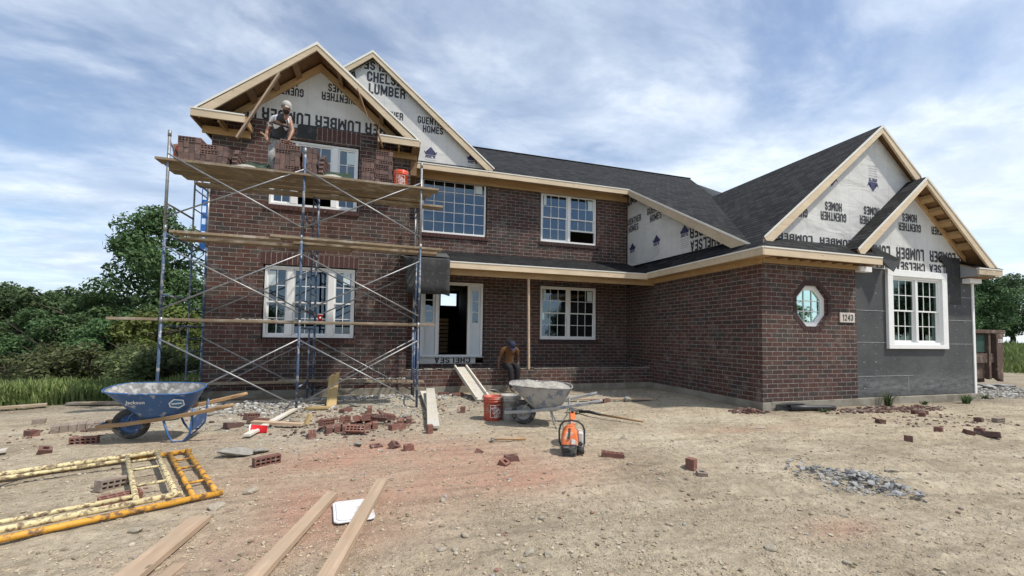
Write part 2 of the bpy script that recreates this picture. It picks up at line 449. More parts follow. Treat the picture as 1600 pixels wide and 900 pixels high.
MT = {}
MT['brick'] = brick_wall_mat()
MT['shingle'] = shingle_mat()
MT['wrap'] = wrap_mat('white_house_wrap', 0.22)
MT['wrap_loose'] = wrap_mat('wrinkled_house_wrap', 0.55)
MT['glass'] = glass_mat('window_glass', 0.16, (0.50, 0.62, 0.74))
MT['glass_green'] = glass_mat('greenish_window_glass', 0.16, (0.55, 0.74, 0.68))
MT['vinyl'] = simple('white_vinyl', (0.78, 0.78, 0.77), 0.4, 0.03, 3, 0.03)
MT['trim'] = simple('white_painted_trim', (0.80, 0.80, 0.79), 0.5, 0.04, 5, 0.06)
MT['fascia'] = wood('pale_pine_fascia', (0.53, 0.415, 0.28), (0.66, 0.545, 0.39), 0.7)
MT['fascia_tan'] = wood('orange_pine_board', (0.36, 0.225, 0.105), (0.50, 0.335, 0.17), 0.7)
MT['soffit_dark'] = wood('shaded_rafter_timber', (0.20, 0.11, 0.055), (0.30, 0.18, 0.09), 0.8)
MT['drip'] = simple('white_drip_edge', (0.70, 0.68, 0.62), 0.5, 0.06, 5, 0.0)
MT['concrete'] = simple('foundation_concrete', (0.27, 0.25, 0.205), 0.92, 0.25, 1.6, 0.4, 30, dirt=(0.20, 0.175, 0.135), dirt_amt=0.5, dirt_scale=3.0, bd=0.01)
MT['ink'] = simple('black_printing', (0.022, 0.022, 0.026), 0.6, 0.3, 12, 0.0)
MT['ink_blue'] = simple('navy_printing', (0.035, 0.036, 0.11), 0.6, 0.2, 12, 0.0)
MT['foam'] = simple('grey_foam_board', (0.062, 0.064, 0.068), 0.75, 0.25, 0.9, 0.25, 40, dirt=(0.082, 0.086, 0.088), dirt_amt=0.45, dirt_scale=1.6)
def foam_mat():
    m, t, b = new_mat('grey_foam_board'); ob = coords(t)
    base = ramp(t, noise(t, ob, 1.3, 6, 0.62), [(0.3, (0.040, 0.042, 0.045)), (0.7, (0.078, 0.080, 0.082))])
    st = noise(t, mapped(t, ob, (2.0, 1, 7.0)), 2.4, 7, 0.7)
    sz_ = t.nodes.new('ShaderNodeSeparateXYZ'); t.links.new(ob, sz_.inputs[0])
    band = ramp(t, math_(t, 'MULTIPLY', sz_.outputs[2], 0.5), [(0.10, 0.35), (0.19, 0.9), (0.30, 0.45), (0.36, 0.12), (1.0, 0.05)])
    base = mixc(t, math_(t, 'MULTIPLY', ramp(t, st, [(0.36, 0.0), (0.72, 1.0)]), band), base, (0.22, 0.225, 0.225))
    t.links.new(base, b.inputs['Base Color']); b.inputs['Roughness'].default_value = 0.75
    bumpn(t, b, noise(t, ob, 30, 4), 0.2, 0.004); return m
MT['foam'] = foam_mat()
MT['felt'] = simple('black_roofing_felt', (0.020, 0.021, 0.022), 0.75, 0.3, 4, 0.25, 20, dirt=(0.05, 0.05, 0.048), dirt_amt=0.3)
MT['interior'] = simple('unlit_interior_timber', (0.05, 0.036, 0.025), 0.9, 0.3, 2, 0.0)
MT['flash'] = simple('grey_step_flashing', (0.075, 0.078, 0.08), 0.65, 0.2, 3, 0.1)
MT['steel_blue'] = simple('blue_scaffold_paint', (0.050, 0.085, 0.155), 0.5, 0.3, 7, 0.2, 60, dirt=(0.33, 0.33, 0.32), dirt_amt=0.32, dirt_scale=8)
MT['steel_grey'] = simple('weathered_galvanised_steel', (0.25, 0.26, 0.27), 0.45, 0.2, 6, 0.1, metal=0.6, dirt=(0.36, 0.34, 0.32), dirt_amt=0.35)
MT['plank'] = wood('weathered_scaffold_plank', (0.21, 0.155, 0.10), (0.34, 0.265, 0.175), 0.85, (0.40, 0.36, 0.30), 0.35)
MT['lumber'] = wood('dusty_framing_lumber', (0.36, 0.25, 0.165), (0.58, 0.44, 0.31), 0.9, (0.38, 0.285, 0.20), 0.6)
MT['lumber_pale'] = wood('cement_dusted_lumber', (0.50, 0.45, 0.36), (0.64, 0.59, 0.49), 0.85, (0.56, 0.54, 0.49), 0.6)
MT['lumber_yellow'] = wood('yellow_pine_offcut', (0.46, 0.32, 0.13), (0.58, 0.42, 0.19), 0.75)
MT['handle'] = wood('worn_handle_wood', (0.30, 0.18, 0.085), (0.42, 0.27, 0.14), 0.6)
MT['lbrick'] = loose_brick_mat('loose_red_brick', (0.205, 0.098, 0.076), (0.115, 0.070, 0.062), 0.55)
MT['lbrick_dusty'] = loose_brick_mat('mortar_dusted_brick', (0.20, 0.155, 0.125), (0.26, 0.215, 0.175), 0.9)
MT['sbrick'] = loose_brick_mat('stacked_cored_brick', (0.175, 0.112, 0.098), (0.112, 0.078, 0.071), 0.45)
MT['orange'] = simple('orange_bucket_plastic', (0.75, 0.09, 0.03), 0.4, 0.1, 5, 0.05, dirt=(0.45, 0.19, 0.13), dirt_amt=0.25, dirt_scale=5)
MT['red_dull'] = simple('faded_red_bucket_plastic', (0.46, 0.075, 0.045), 0.5, 0.15, 5, 0.05, dirt=(0.36, 0.22, 0.17), dirt_amt=0.3, dirt_scale=5)
MT['greyplastic'] = simple('mortar_caked_bucket', (0.30, 0.29, 0.275), 0.7, 0.2, 6, 0.3, 25, dirt=(0.42, 0.40, 0.36), dirt_amt=0.5)
MT['white_print'] = simple('white_printing', (0.75, 0.73, 0.70), 0.5, 0.05, 5, 0)
MT['barrow_blue'] = simple('scratched_blue_paint', (0.030, 0.095, 0.24), 0.4, 0.15, 5, 0.1, 40, dirt=(0.36, 0.37, 0.38), dirt_amt=0.16, dirt_scale=10)
MT['barrow_in'] = simple('mortar_spattered_tray', (0.19, 0.185, 0.18), 0.85, 0.3, 7, 0.5, 30, dirt=(0.42, 0.41, 0.39), dirt_amt=0.40, dirt_scale=11, bd=0.006)
MT['barrow_grey'] = simple('mortar_caked_steel', (0.33, 0.325, 0.305), 0.8, 0.15, 4, 0.4, 26, dirt=(0.15, 0.175, 0.225), dirt_amt=0.42, dirt_scale=6, bd=0.006)
MT['mortar'] = simple('wet_mortar', (0.34, 0.32, 0.28), 0.95, 0.3, 9, 0.9, 18, bd=0.04)
MT['rubber'] = simple('dusty_rubber', (0.045, 0.044, 0.043), 0.85, 0.3, 8, 0.2, dirt=(0.20, 0.19, 0.17), dirt_amt=0.35)
MT['yellow'] = simple('chrome_yellow_paint', (0.55, 0.275, 0.03), 0.6, 0.22, 6, 0.3, 50, dirt=(0.13, 0.075, 0.042), dirt_amt=0.42, dirt_scale=14)
MT['cream'] = simple('peeling_cream_paint', (0.58, 0.49, 0.27), 0.7, 0.15, 6, 0.4, 50, dirt=(0.16, 0.11, 0.07), dirt_amt=0.50, dirt_scale=26)
MT['black'] = simple('black_plastic', (0.018, 0.018, 0.019), 0.5, 0.2, 8, 0.1)
MT['saw_orange'] = simple('scuffed_orange_cover', (0.66, 0.15, 0.035), 0.4, 0.1, 8, 0.08, dirt=(0.5, 0.36, 0.27), dirt_amt=0.25)
MT['saw_white'] = simple('pale_grey_casing', (0.55, 0.53, 0.50), 0.55, 0.1, 8, 0.1, dirt=(0.3, 0.24, 0.19), dirt_amt=0.3)
MT['cup_red'] = simple('red_paper_cup', (0.62, 0.02, 0.03), 0.45, 0.05, 5, 0)
MT['foamwhite'] = simple('white_plastic_lid', (0.60, 0.61, 0.63), 0.5, 0.06, 5, 0.1, dirt=(0.45, 0.40, 0.34), dirt_amt=0.2)
MT['stone'] = simple('pale_field_stone', (0.36, 0.315, 0.245), 0.95, 0.3, 9, 0.6, 40, bd=0.01)
MT['shard'] = simple('blue_grey_rubble', (0.30, 0.30, 0.298), 0.9, 0.5, 6, 0.5, 40, bd=0.008)
MT['mortarchunk'] = simple('hardened_mortar', (0.27, 0.255, 0.225), 0.95, 0.25, 6, 0.6, 20, bd=0.01)
MT['rust'] = simple('rusty_brown_steel', (0.095, 0.060, 0.045), 0.85, 0.35, 3, 0.3, 25, dirt=(0.20, 0.145, 0.115), dirt_amt=0.35, dirt_scale=4)
MT['dgreen'] = simple('dark_green_steel', (0.018, 0.055, 0.042), 0.6, 0.3, 3, 0.1)
MT['mboard'] = simple('dark_green_mortar_board', (0.018, 0.042, 0.022), 0.5, 0.3, 4, 0.1, dirt=(0.2, 0.2, 0.17), dirt_amt=0.15)
MT['level'] = simple('bright_blue_level', (0.02, 0.14, 0.48), 0.4, 0.08, 4, 0.03)
MT['bark'] = simple('dark_bark', (0.06, 0.048, 0.036), 0.95, 0.4, 6, 0.7, 20, bd=0.03)
MT['skin'] = simple('tan_skin', (0.26, 0.13, 0.082), 0.5, 0.08, 8, 0.05)
MT['skin_dark'] = simple('brown_skin', (0.13, 0.065, 0.042), 0.5, 0.08, 8, 0.05)
MT['hair'] = simple('black_hair', (0.012, 0.010, 0.009), 0.7, 0.3, 30, 0.3)
MT['shirt_white'] = simple('white_cotton', (0.68, 0.69, 0.71), 0.9, 0.06, 6, 0.2, 14, bd=0.02)
MT['vest'] = simple('black_nylon_vest', (0.016, 0.017, 0.021), 0.6, 0.3, 7, 0.3, 14, bd=0.02)
MT['trousers_grey'] = simple('mortar_dusted_trousers', (0.26, 0.26, 0.265), 0.95, 0.25, 6, 0.4, 12, dirt=(0.46, 0.45, 0.43), dirt_amt=0.45, bd=0.03)
MT['shirt_tan'] = simple('rust_brown_shirt', (0.11, 0.048, 0.017), 0.9, 0.15, 5, 0.4, 12, bd=0.03)
MT['trousers_black'] = simple('black_work_trousers', (0.012, 0.012, 0.014), 0.9, 0.3, 6, 0.3, 12, bd=0.03)
MT['cap_grey'] = simple('light_grey_cap', (0.42, 0.40, 0.37), 0.9, 0.08, 8, 0.1)
MT['cap_navy'] = simple('navy_cap', (0.018, 0.024, 0.062), 0.85, 0.15, 8, 0.1)
MT['eye'] = simple('eye_white', (0.55, 0.53, 0.5), 0.3, 0.05, 9, 0)
MT['boot'] = simple('dusty_boot', (0.10, 0.085, 0.07), 0.9, 0.3, 8, 0.2)
MT['sign'] = simple('cast_stone_plaque', (0.55, 0.50, 0.45), 0.85, 0.08, 8, 0.2)
MT['lf_dark'] = leaf_mat('deep_green_leaves', (0.040, 0.078, 0.030), (0.072, 0.128, 0.046), (0.13, 0.19, 0.075))
MT['lf_mid'] = leaf_mat('mid_green_leaves', (0.042, 0.080, 0.028), (0.074, 0.125, 0.044), (0.12, 0.175, 0.07))
MT['lf_light'] = leaf_mat('yellow_green_leaves', (0.09, 0.13, 0.026), (0.14, 0.19, 0.045), (0.19, 0.24, 0.07))
MT['lf_weed'] = leaf_mat('grey_green_weeds', (0.075, 0.10, 0.038), (0.11, 0.138, 0.052), (0.16, 0.182, 0.08))
MT['grass'] = leaf_mat('meadow_grass', (0.10, 0.155, 0.042), (0.15, 0.21, 0.06), (0.26, 0.29, 0.115))

# ================================================================== GROUND
def axis(fine0, fine1, step, far0, far1):
    mid = np.arange(fine0, fine1 + 1e-6, step)
    up = [fine1]; s = step
    while up[-1] < far1: s *= 1.16; up.append(up[-1] + s)
    dn = [fine0]; s = step
    while dn[-1] > far0: s *= 1.16; dn.append(dn[-1] - s)
    return np.array(dn[:0:-1] + list(mid) + up[1:])
def grid_mesh(name, xs, ys, zf):
    X, Y = np.meshgrid(xs, ys)
    Z = zf(X.ravel(), Y.ravel())
    co = np.stack([X.ravel(), Y.ravel(), Z], 1)
    nx, ny = len(xs), len(ys)
    i = np.arange((nx - 1) * (ny - 1)); r = i // (nx - 1); c = i % (nx - 1)
    a = r * nx + c
    q = np.stack([a, a + 1, a + nx + 1, a + nx], 1)
    return np_mesh(name, co, q, True), co
def np_mesh(name, co, quads, smooth=False):
    me = bpy.data.meshes.new(name)
    k = quads.shape[1]
    me.vertices.add(len(co)); me.vertices.foreach_set('co', np.ascontiguousarray(co, dtype=np.float32).ravel())
    me.loops.add(quads.size); me.loops.foreach_set('vertex_index', np.ascontiguousarray(quads, dtype=np.int32).ravel())
    me.polygons.add(len(quads))
    me.polygons.foreach_set('loop_start', np.arange(0, quads.size, k, dtype=np.int32))
    me.polygons.foreach_set('loop_total', np.full(len(quads), k, dtype=np.int32))
    me.polygons.foreach_set('use_smooth', np.full(len(quads), smooth))
    me.update(calc_edges=True); me.validate()
    return me
def grass_mask(x, y):
    """1 where the meadow grows, 0 on the bare dirt pad"""
    edge = 0.9 * fbm(x, y, 3, 0.6)
    l = sstep(0.0, 1.0, (y - (9.75 + 0.35 * (x + 5.2) * (x > -5.2) * -1 + np.where(x < -5.2, (x + 5.2) * 0.42, 0))) + edge) * (x < -3.5)
    far = sstep(24, 27, np.hypot(x - 4, (y - 4) * 1.1) + 3 * edge)
    return np.clip(np.maximum(l, far), 0, 1)
def blob(x, y, cx, cy, rx, ry):
    d = ((x - cx) / rx) ** 2 + ((y - cy) / ry) ** 2
    return np.exp(-d * (1.0 + 0.0)) 
gxs = axis(-7.5, 14.5, 0.04, -500, 600)
gys = axis(1.2, 11.0, 0.045, -150, 900)
gys = np.concatenate([gys[gys < 1.3], np.arange(1.3, 4.6, 0.022), gys[gys > 4.62]])
gme, gco = grid_mesh('ground', gxs, gys, gz)
gx_, gy_ = gco[:, 0], gco[:, 1]
red = np.clip(1.5 * blob(gx_, gy_, 0.2, 4.7, 1.3, 1.05) + 0.75 * blob(gx_, gy_, 1.5, 4.1, 0.9, 0.55) + 0.8 * blob(gx_, gy_, -0.25, 3.5, 0.55, 0.8) + 0.5 * blob(gx_, gy_, -2.3, 6.3, 0.6, 0.3)
              + 0.5 * blob(gx_, gy_, 5.6, 5.2, 1.3, 0.2) + 0.5 * blob(gx_, gy_, 3.3, 2.3, 0.35, 0.15) + 0.35 * blob(gx_, gy_, -0.8, 2.9, 0.6, 0.5), 0, 1) * (0.85 + 1.3 * fbm(gx_, gy_, 4, 1.6))
grey = np.clip(blob(gx_, gy_, -2.6, 8.3, 1.3, 0.8) + 0.9 * blob(gx_, gy_, 0.0, 8.9, 2.2, 0.9) + 0.6 * blob(gx_, gy_, 1.0, 6.9, 1.6, 0.8) + 0.45 * blob(gx_, gy_, -1.2, 6.4, 1.0, 1.0) + 0.9 * blob(gx_, gy_, 4.2, 8.4, 1.5, 0.8)
               + 0.5 * blob(gx_, gy_, 16, 7.2, 4, 1.4) + 0.4 * blob(gx_, gy_, -5.5, 9.0, 2, 0.8), 0, 1) * (0.6 + 1.2 * fbm(gx_, gy_, 4, 2.1))
dark_soil = np.clip(0.8 * np.exp(-(np.clip(np.where(gx_ < 7, 10.05 - gy_, 6.4 - gy_), 0, 9) / 0.35) ** 2) + 0.6 * blob(gx_, gy_, 3.2, 3.6, 0.9, 0.5) * (fbm(gx_, gy_, 3, 2) > 0.02) + 0.4 * blob(gx_, gy_, 1.2, 3.0, 0.7, 0.35) + 0.9 * blob(gx_, gy_, -6.0, 9.3, 2.0, 0.5), 0, 1)  # darker soil colour along the wall feet and in a few patches
gm = grass_mask(gx_, gy_)
att = gme.color_attributes.new('mask', 'FLOAT_COLOR', 'POINT')
att.data.foreach_set('color', np.stack([gm, np.clip(red, 0, 1), np.clip(grey, 0, 1), dark_soil], 1).astype(np.float32).ravel())
m, t, b = new_mat('dry_clay_dirt')
at = t.nodes.new('ShaderNodeAttribute'); at.attribute_name = 'mask'
sp = t.nodes.new('ShaderNodeSeparateColor'); t.links.new(at.outputs['Color'], sp.inputs[0])
ob = coords(t)
nb = noise(t, ob, 0.9, 5, 0.6)
base = ramp(t, nb, [(0.28, (0.31, 0.258, 0.185)), (0.5, (0.44, 0.372, 0.272)), (0.74, (0.54, 0.475, 0.36))])
nf = noise(t, ob, 13, 6, 0.7)
base = mixc(t, 1.0, base, ramp(t, nf, [(0.25, 0.58), (0.5, 1.0), (0.78, 1.34)]), 'MULTIPLY')
base = mixc(t, math_(t, 'MULTIPLY', sp.outputs[1], 1.0, clamp=True), base, mixc(t, nf, (0.36, 0.205, 0.145), (0.57, 0.36, 0.265)))
st_ = noise(t, mapped(t, ob, (0.55, 3.2, 1), (0, 0, R(-14))), 2.2, 6, 0.68)
base = mixc(t, 1.0, base, ramp(t, st_, [(0.30, 0.74), (0.5, 1.0), (0.7, 1.14)]), 'MULTIPLY')
base = mixc(t, math_(t, 'MULTIPLY', sp.outputs[2], 0.8), base, mixc(t, nf, (0.25, 0.24, 0.20), (0.46, 0.44, 0.39)))
base = mixc(t, math_(t, 'MULTIPLY', at.outputs['Alpha'], 0.6), base, mixc(t, nf, (0.13, 0.105, 0.075), (0.23, 0.19, 0.14)))
vo = t.nodes.new('ShaderNodeTexVoronoi'); vo.inputs['Scale'].default_value = 46; t.links.new(ob, vo.inputs['Vector'])
fl = ramp(t, vo.outputs['Distance'], [(0.10, 1.0), (0.17, 0.0)])
vs = t.nodes.new('ShaderNodeSeparateColor'); t.links.new(vo.outputs['Color'], vs.inputs[0])
flk = math_(t, 'MULTIPLY', fl, ramp(t, vs.outputs[0], [(0.62, 0.0), (0.68, 0.75)]))
base = mixc(t, flk, base, mixc(t, vs.outputs[1], (0.16, 0.135, 0.11), (0.56, 0.52, 0.45)))
base = mixc(t, sp.outputs[0], base, mixc(t, nf, (0.055, 0.085, 0.02), (0.12, 0.15, 0.045)))
t.links.new(base, b.inputs['Base Color']); b.inputs['Roughness'].default_value = 0.97; b.inputs['Specular IOR Level'].default_value = 0.15
hh = math_(t, 'ADD', math_(t, 'MULTIPLY', nf, 1.0), math_(t, 'MULTIPLY', noise(t, ob, 60, 4, 0.7), 0.5))
hh = math_(t, 'ADD', hh, math_(t, 'MULTIPLY', flk, 0.5))
bumpn(t, b, hh, 1.0, 0.045)
go = link_mesh('ground', gme, m)
tag(go, kind='structure')

# pebbles and crumbs of clay nobody could count
def rock_template(seed, flat=0.7):
    r = np.random.default_rng(seed)
    bm = bmesh.new(); bmesh.ops.create_icosphere(bm, subdivisions=1, radius=1)
    v = np.array([p.co for p in bm.verts]); f = np.array([[q.index for q in fc.verts] for fc in bm.faces]); bm.free()
    v = v * (0.7 + 0.6 * r.random((len(v), 1))) * np.array([1, 0.65 + 0.3 * r.random(), flat * (0.6 + 0.4 * r.random())])
    return v, f
tmpl = [rock_template(i) for i in range(6)]
def scatter_mesh(name, P, size, zoff=0.25):
    n = len(P); vs = []; fs = []; b0 = 0
    ids = RNG.integers(0, len(tmpl), n); ang = RNG.random(n) * 6.283
    for k in range(len(tmpl)):
        sel = np.where(ids == k)[0]; v, f = tmpl[k]
        c, s_ = np.cos(ang[sel])[:, None], np.sin(ang[sel])[:, None]
        X = v[None, :, 0] * c - v[None, :, 1] * s_; Yv = v[None, :, 0] * s_ + v[None, :, 1] * c
        Z = np.repeat(v[None, :, 2], len(sel), 0)
        co = np.stack([X, Yv, Z], 2) * size[sel][:, None, None]
        co[:, :, 0] += P[sel, 0][:, None]; co[:, :, 1] += P[sel, 1][:, None]; co[:, :, 2] += (P[sel, 2] + zoff * size[sel])[:, None]
        vs.append(co.reshape(-1, 3)); fs.append((f[None] + (np.arange(len(sel)) * len(v))[:, None, None] + b0).reshape(-1, 3)); b0 += len(sel) * len(v)
    return np_mesh(name, np.concatenate(vs), np.concatenate(fs))
npb = 20000
d = 1.6 + 10.5 * RNG.random(npb) ** 1.5
th = R(16.7) + (RNG.random(npb) - 0.5) * R(108)
px, py = d * np.sin(th) / np.cos(th - R(16.7)), d * np.cos(th) / np.cos(th - R(16.7))
dens = vnoise(px * 1.2 + 3, py * 1.2) + 0.5 * vnoise(px * 4, py * 4)
ok = (py > 1.2) & (dens > 0.55) & ~((px > 7.0) & (py > 6.5)) & (py < 10.0) & (px > -9)
px, py = px[ok], py[ok]
sz = 0.0035 + 0.018 * RNG.random(len(px)) ** 5.5
pm = scatter_mesh('pebbles', np.stack([px, py, gz(px, py)], 1), sz)
mp_, t, b = new_mat('pebble_and_clod')
g = t.nodes.new('ShaderNodeNewGeometry')
t.links.new(ramp(t, g.outputs['Random Per Island'], [(0.0, (0.20, 0.165, 0.115)), (0.55, (0.36, 0.30, 0.21)), (0.8, (0.44, 0.39, 0.31)), (0.9, (0.24, 0.13, 0.10)), (1.0, (0.30, 0.30, 0.29))]), b.inputs['Base Color'])
b.inputs['Roughness'].default_value = 0.95; b.inputs['Specular IOR Level'].default_value = 0.2
tag(link_mesh('pebbles', pm, mp_), kind='stuff', label='small pebbles and clay crumbs strewn over the bare dirt', cat='pebbles')
oct_v = np.array([(1, 0, 0), (0, 1, 0), (-1, 0, 0), (0, -1, 0), (0, 0, 1), (0, 0, -1)], float); oct_f = np.array([(0, 1, 4), (1, 2, 4), (2, 3, 4), (3, 0, 4), (1, 0, 5), (2, 1, 5), (3, 2, 5), (0, 3, 5)])
nk = 70000
d = 1.5 + 8.0 * RNG.random(nk) ** 1.35
th = R(16.7) + (RNG.random(nk) - 0.5) * R(108)
kx, ky = d * np.sin(th) / np.cos(th - R(16.7)), d * np.cos(th) / np.cos(th - R(16.7))
ok = (ky > 1.2) & (vnoise(kx * 2 + 3, ky * 2) + 0.6 * vnoise(kx * 6, ky * 6) > 0.62) & ~((kx > 7.0) & (ky > 6.4)) & (ky < 10.0)
kx, ky = kx[ok], ky[ok]; nk = len(kx)
ks = (0.003 + 0.007 * RNG.random(nk) ** 2.5)
jit = 0.55 + 0.9 * RNG.random((nk, 6, 1)); ra = RNG.random(nk) * 6.283
V6 = oct_v[None] * jit * np.array([1.2, 0.9, 0.7]) * ks[:, None, None]
cr_, sr_ = np.cos(ra)[:, None], np.sin(ra)[:, None]
V6 = np.stack([V6[..., 0] * cr_ - V6[..., 1] * sr_ + kx[:, None], V6[..., 0] * sr_ + V6[..., 1] * cr_ + ky[:, None], V6[..., 2] + (gz(kx, ky) + 0.3 * ks)[:, None]], 2)
km = np_mesh('clods', V6.reshape(-1, 3), (oct_f[None] + (np.arange(nk) * 6)[:, None, None]).reshape(-1, 3))
mk_, t, b = new_mat('dry_clod')
g = t.nodes.new('ShaderNodeNewGeometry')
t.links.new(ramp(t, g.outputs['Random Per Island'], [(0.0, (0.22, 0.175, 0.12)), (0.5, (0.40, 0.33, 0.23)), (0.85, (0.52, 0.455, 0.345)), (0.93, (0.26, 0.15, 0.11)), (1.0, (0.33, 0.33, 0.31))]), b.inputs['Base Color'])
b.inputs['Roughness'].default_value = 0.97; b.inputs['Specular IOR Level'].default_value = 0.15
tag(link_mesh('clods', km, mk_), kind='stuff', label='fine clods and grit covering the bare dirt', cat='grit')
# fine broken mortar in front of the left wing, and gravel by the container
def patch(name, label, cx, cy, rx, ry, n, s0, s1, matn):
    a = RNG.random(n) * 6.283; r = np.sqrt(RNG.random(n)) * (0.7 + 0.6 * RNG.random(n))
    x = cx + rx * r * np.cos(a); y = cy + ry * r * np.sin(a)
    k = ~((x > 6.95) & (y > 6.35) & (x < 13.75)) & ~((y > 10.0) & (x > -3.7) & (x < 7.2)); x, y = x[k], y[k]
    me = scatter_mesh(name, np.stack([x, y, gz(x, y)], 1), s0 + (s1 - s0) * RNG.random(len(x)) ** 3)
    tag(link_mesh(name, me, matn), kind='stuff', label=label, cat='rubble')
mcr, t, b = new_mat('crushed_mortar')
g = t.nodes.new('ShaderNodeNewGeometry')
t.links.new(ramp(t, g.outputs['Random Per Island'], [(0.0, (0.17, 0.165, 0.15)), (0.6, (0.34, 0.33, 0.30)), (1.0, (0.50, 0.49, 0.46))]), b.inputs['Base Color']); b.inputs['Roughness'].default_value = 0.95
patch('mortar_crumbs', 'pale broken mortar crumbs heaped at the foot of the scaffold', -2.4, 8.5, 1.25, 0.55, 1500, 0.008, 0.05, mcr)
patch('mortar_crumbs', 'grey mortar crumbs along the foundation between scaffold and ramp', 0.1, 9.35, 1.7, 0.38, 1300, 0.008, 0.055, mcr)
patch('mortar_crumbs', 'thin scatter of pale mortar crumbs left of the brick pile', -1.9, 7.4, 0.9, 0.6, 420, 0.005, 0.035, mcr)
patch('mortar_crumbs', 'scatter of mortar crumbs between the brick pile and the pale boards', 0.2, 7.9, 1.1, 0.7, 520, 0.005, 0.035, mcr)
patch('mortar_crumbs', 'mortar crumbs on the dirt around the wheelbarrow and ramp foot', 2.2, 8.0, 1.5, 0.8, 420, 0.005, 0.03, mcr)
patch('mortar_crumbs', 'thin scatter of crumbs on the reddish dirt before the brick pile', -0.3, 5.6, 1.4, 0.6, 300, 0.004, 0.022, mcr)
patch('mortar_crumbs', 'crumbs and chips along the recessed foundation right of the ramp', 4.6, 8.9, 2.0, 0.8, 520, 0.005, 0.035, mcr)
patch('gravel', 'grey gravel spread beside the house corner and container', 16.5, 7.3, 2.9, 0.9, 2200, 0.012, 0.06, mcr)
patch('gravel', 'fine grey grit spread around the small stone heap on the right', 4.45, 3.03, 0.42, 0.36, 700, 0.004, 0.022, mcr)
mbr, t, b = new_mat('crushed_brick')
g = t.nodes.new('ShaderNodeNewGeometry')
t.links.new(ramp(t, g.outputs['Random Per Island'], [(0.0, (0.07, 0.036, 0.030)), (0.6, (0.14, 0.07, 0.055)), (0.85, (0.20, 0.16, 0.13)), (1.0, (0.32, 0.29, 0.25))]), b.inputs['Base Color']); b.inputs['Roughness'].default_value = 0.95
patch('brick_chips', 'dark red brick chips piled against the corner of the garage wing', 6.75, 6.45, 0.42, 0.22, 260, 0.012, 0.06, mbr)
patch('brick_chips', 'dark brick chips and debris along the foundation under the plaque', 9.7, 5.95, 1.5, 0.30, 900, 0.008, 0.05, mbr)
patch('brick_chips', 'scattered brick chips on the dirt below the square grey panel wall', 9.5, 4.9, 1.4, 0.6, 260, 0.006, 0.035, mbr)
patch('brick_chips', 'brick chips around the loose brick pile by the scaffold', -0.4, 6.9, 1.1, 0.9, 520, 0.006, 0.045, mbr)
patch('brick_chips', 'brick chips thrown around under the scaffold', -1.6, 7.9, 1.5, 0.8, 260, 0.006, 0.045, mbr)
patch('brick_chips', 'brick chips between the pale boards and the red bucket', 1.2, 8.2, 0.8, 1.0, 180, 0.006, 0.04, mbr)
patch('brick_chips', 'brick chips on the dirt around the dusty brick row', -4.2, 7.0, 1.0, 0.8, 160, 0.005, 0.035, mbr)

# ================================================================== HOUSE
HO = (3.0, 10.1, 0.0)
house = thing('brick_house', 'two storey dark red brick house under construction, gables still in white wrap', 'house', HO)
def hp(name, mb, mat, parent=None, bevel=0):
    o = mb.build(name, mat, parent or house, bevel)
    if parent is None: o.location = (-HO[0], -HO[1], -HO[2])
    return o
def hps(name, mb, mat, parent=None, bevel=0):
    return [hp(name, m_, mat, parent, bevel) for m_ in mb.pieces()]
def wall(mb, axis_, pos, thick, a0, a1, z0, z1, holes=()):
    """boxes of a wall with rectangular openings. axis_ 'y': face at y=pos running along x; 'x': face at x=pos running along y"""
    us = sorted({a0, a1, *[h[0] for h in holes], *[h[1] for h in holes]}); zs = sorted({z0, z1, *[h[2] for h in holes], *[h[3] for h in holes]})
    for i in range(len(us) - 1):
        k = 0
        while k < len(zs) - 1:
            def solid(kk):
                cu, cz = (us[i] + us[i + 1]) / 2, (zs[kk] + zs[kk + 1]) / 2
                return not any(h[0] < cu < h[1] and h[2] < cz < h[3] for h in holes)
            if not solid(k): k += 1; continue
            e = k
            while e + 1 < len(zs) - 1 and solid(e + 1): e += 1
            if axis_ == 'y': mb.box(us[i], us[i + 1], pos, pos + thick, zs[k], zs[e + 1])
            else: mb.box(pos, pos + thick, us[i], us[i + 1], zs[k], zs[e + 1])
            k = e + 1
LWL, LWU = (-2.60, -0.71, 1.265, 2.875), (-2.58, -0.72, 4.185, 5.70)
BIG, UPW, LOW_, DOOR = (0.79, 2.61, 4.14, 5.69), (4.23, 6.07, 4.16, 5.68), (4.24, 6.08, 1.28, 2.885), (0.82, 2.57, 0.60, 2.86)
w = MB()
wall(w, 'y', 10.10, 0.11, -3.65, 0.44, 0.15, 5.96, [LWL, LWU])
w.box(-3.0, -2.58, 10.10, 10.14, 5.96, 6.05); w.box(-0.72, -0.16, 10.10, 10.14, 5.96, 6.06)
wall(w, 'x', 0.33, 0.11, 10.21, 11.33, 0.15, 5.9)
wall(w, 'x', -3.65, 0.11, 10.21, 19.0, 0.15, 5.9)
hp('left_wing_wall', w, MT['brick'])
w = MB(); wall(w, 'y', 11.33, 0.11, 0.44, 7.09, 0.1, 5.72, [BIG, UPW, LOW_, DOOR]); hp('entrance_wall', w, MT['brick'])
w = MB(); w.box(0.44, 7.09, 10.10, 10.20, 0.15, 0.555); hp('porch_base_wall', w, MT['brick'])
w = MB(); w.box(0.45, 7.09, 10.19, 10.215, 0.548, 0.566)
for i in range(26): 
    x = 0.6 + 6.3 * random.random(); w.box(x, x + 0.05 + 0.15 * random.random(), 10.10, 10.19, 0.55, 0.56 + 0.02 * random.random())
hp('mortar_bed', w, MT['mortar'])
w = MB(); w.box(0.45, 7.08, 10.21, 11.32, 0.1, 0.40); hp('porch_fill', w, MT['concrete'])
OC, OZ, OR = 8.42, 2.10, 0.425          # centre and half width of the octagon opening
RWH = (OC - OR, OC + OR, OZ - OR, OZ + OR)
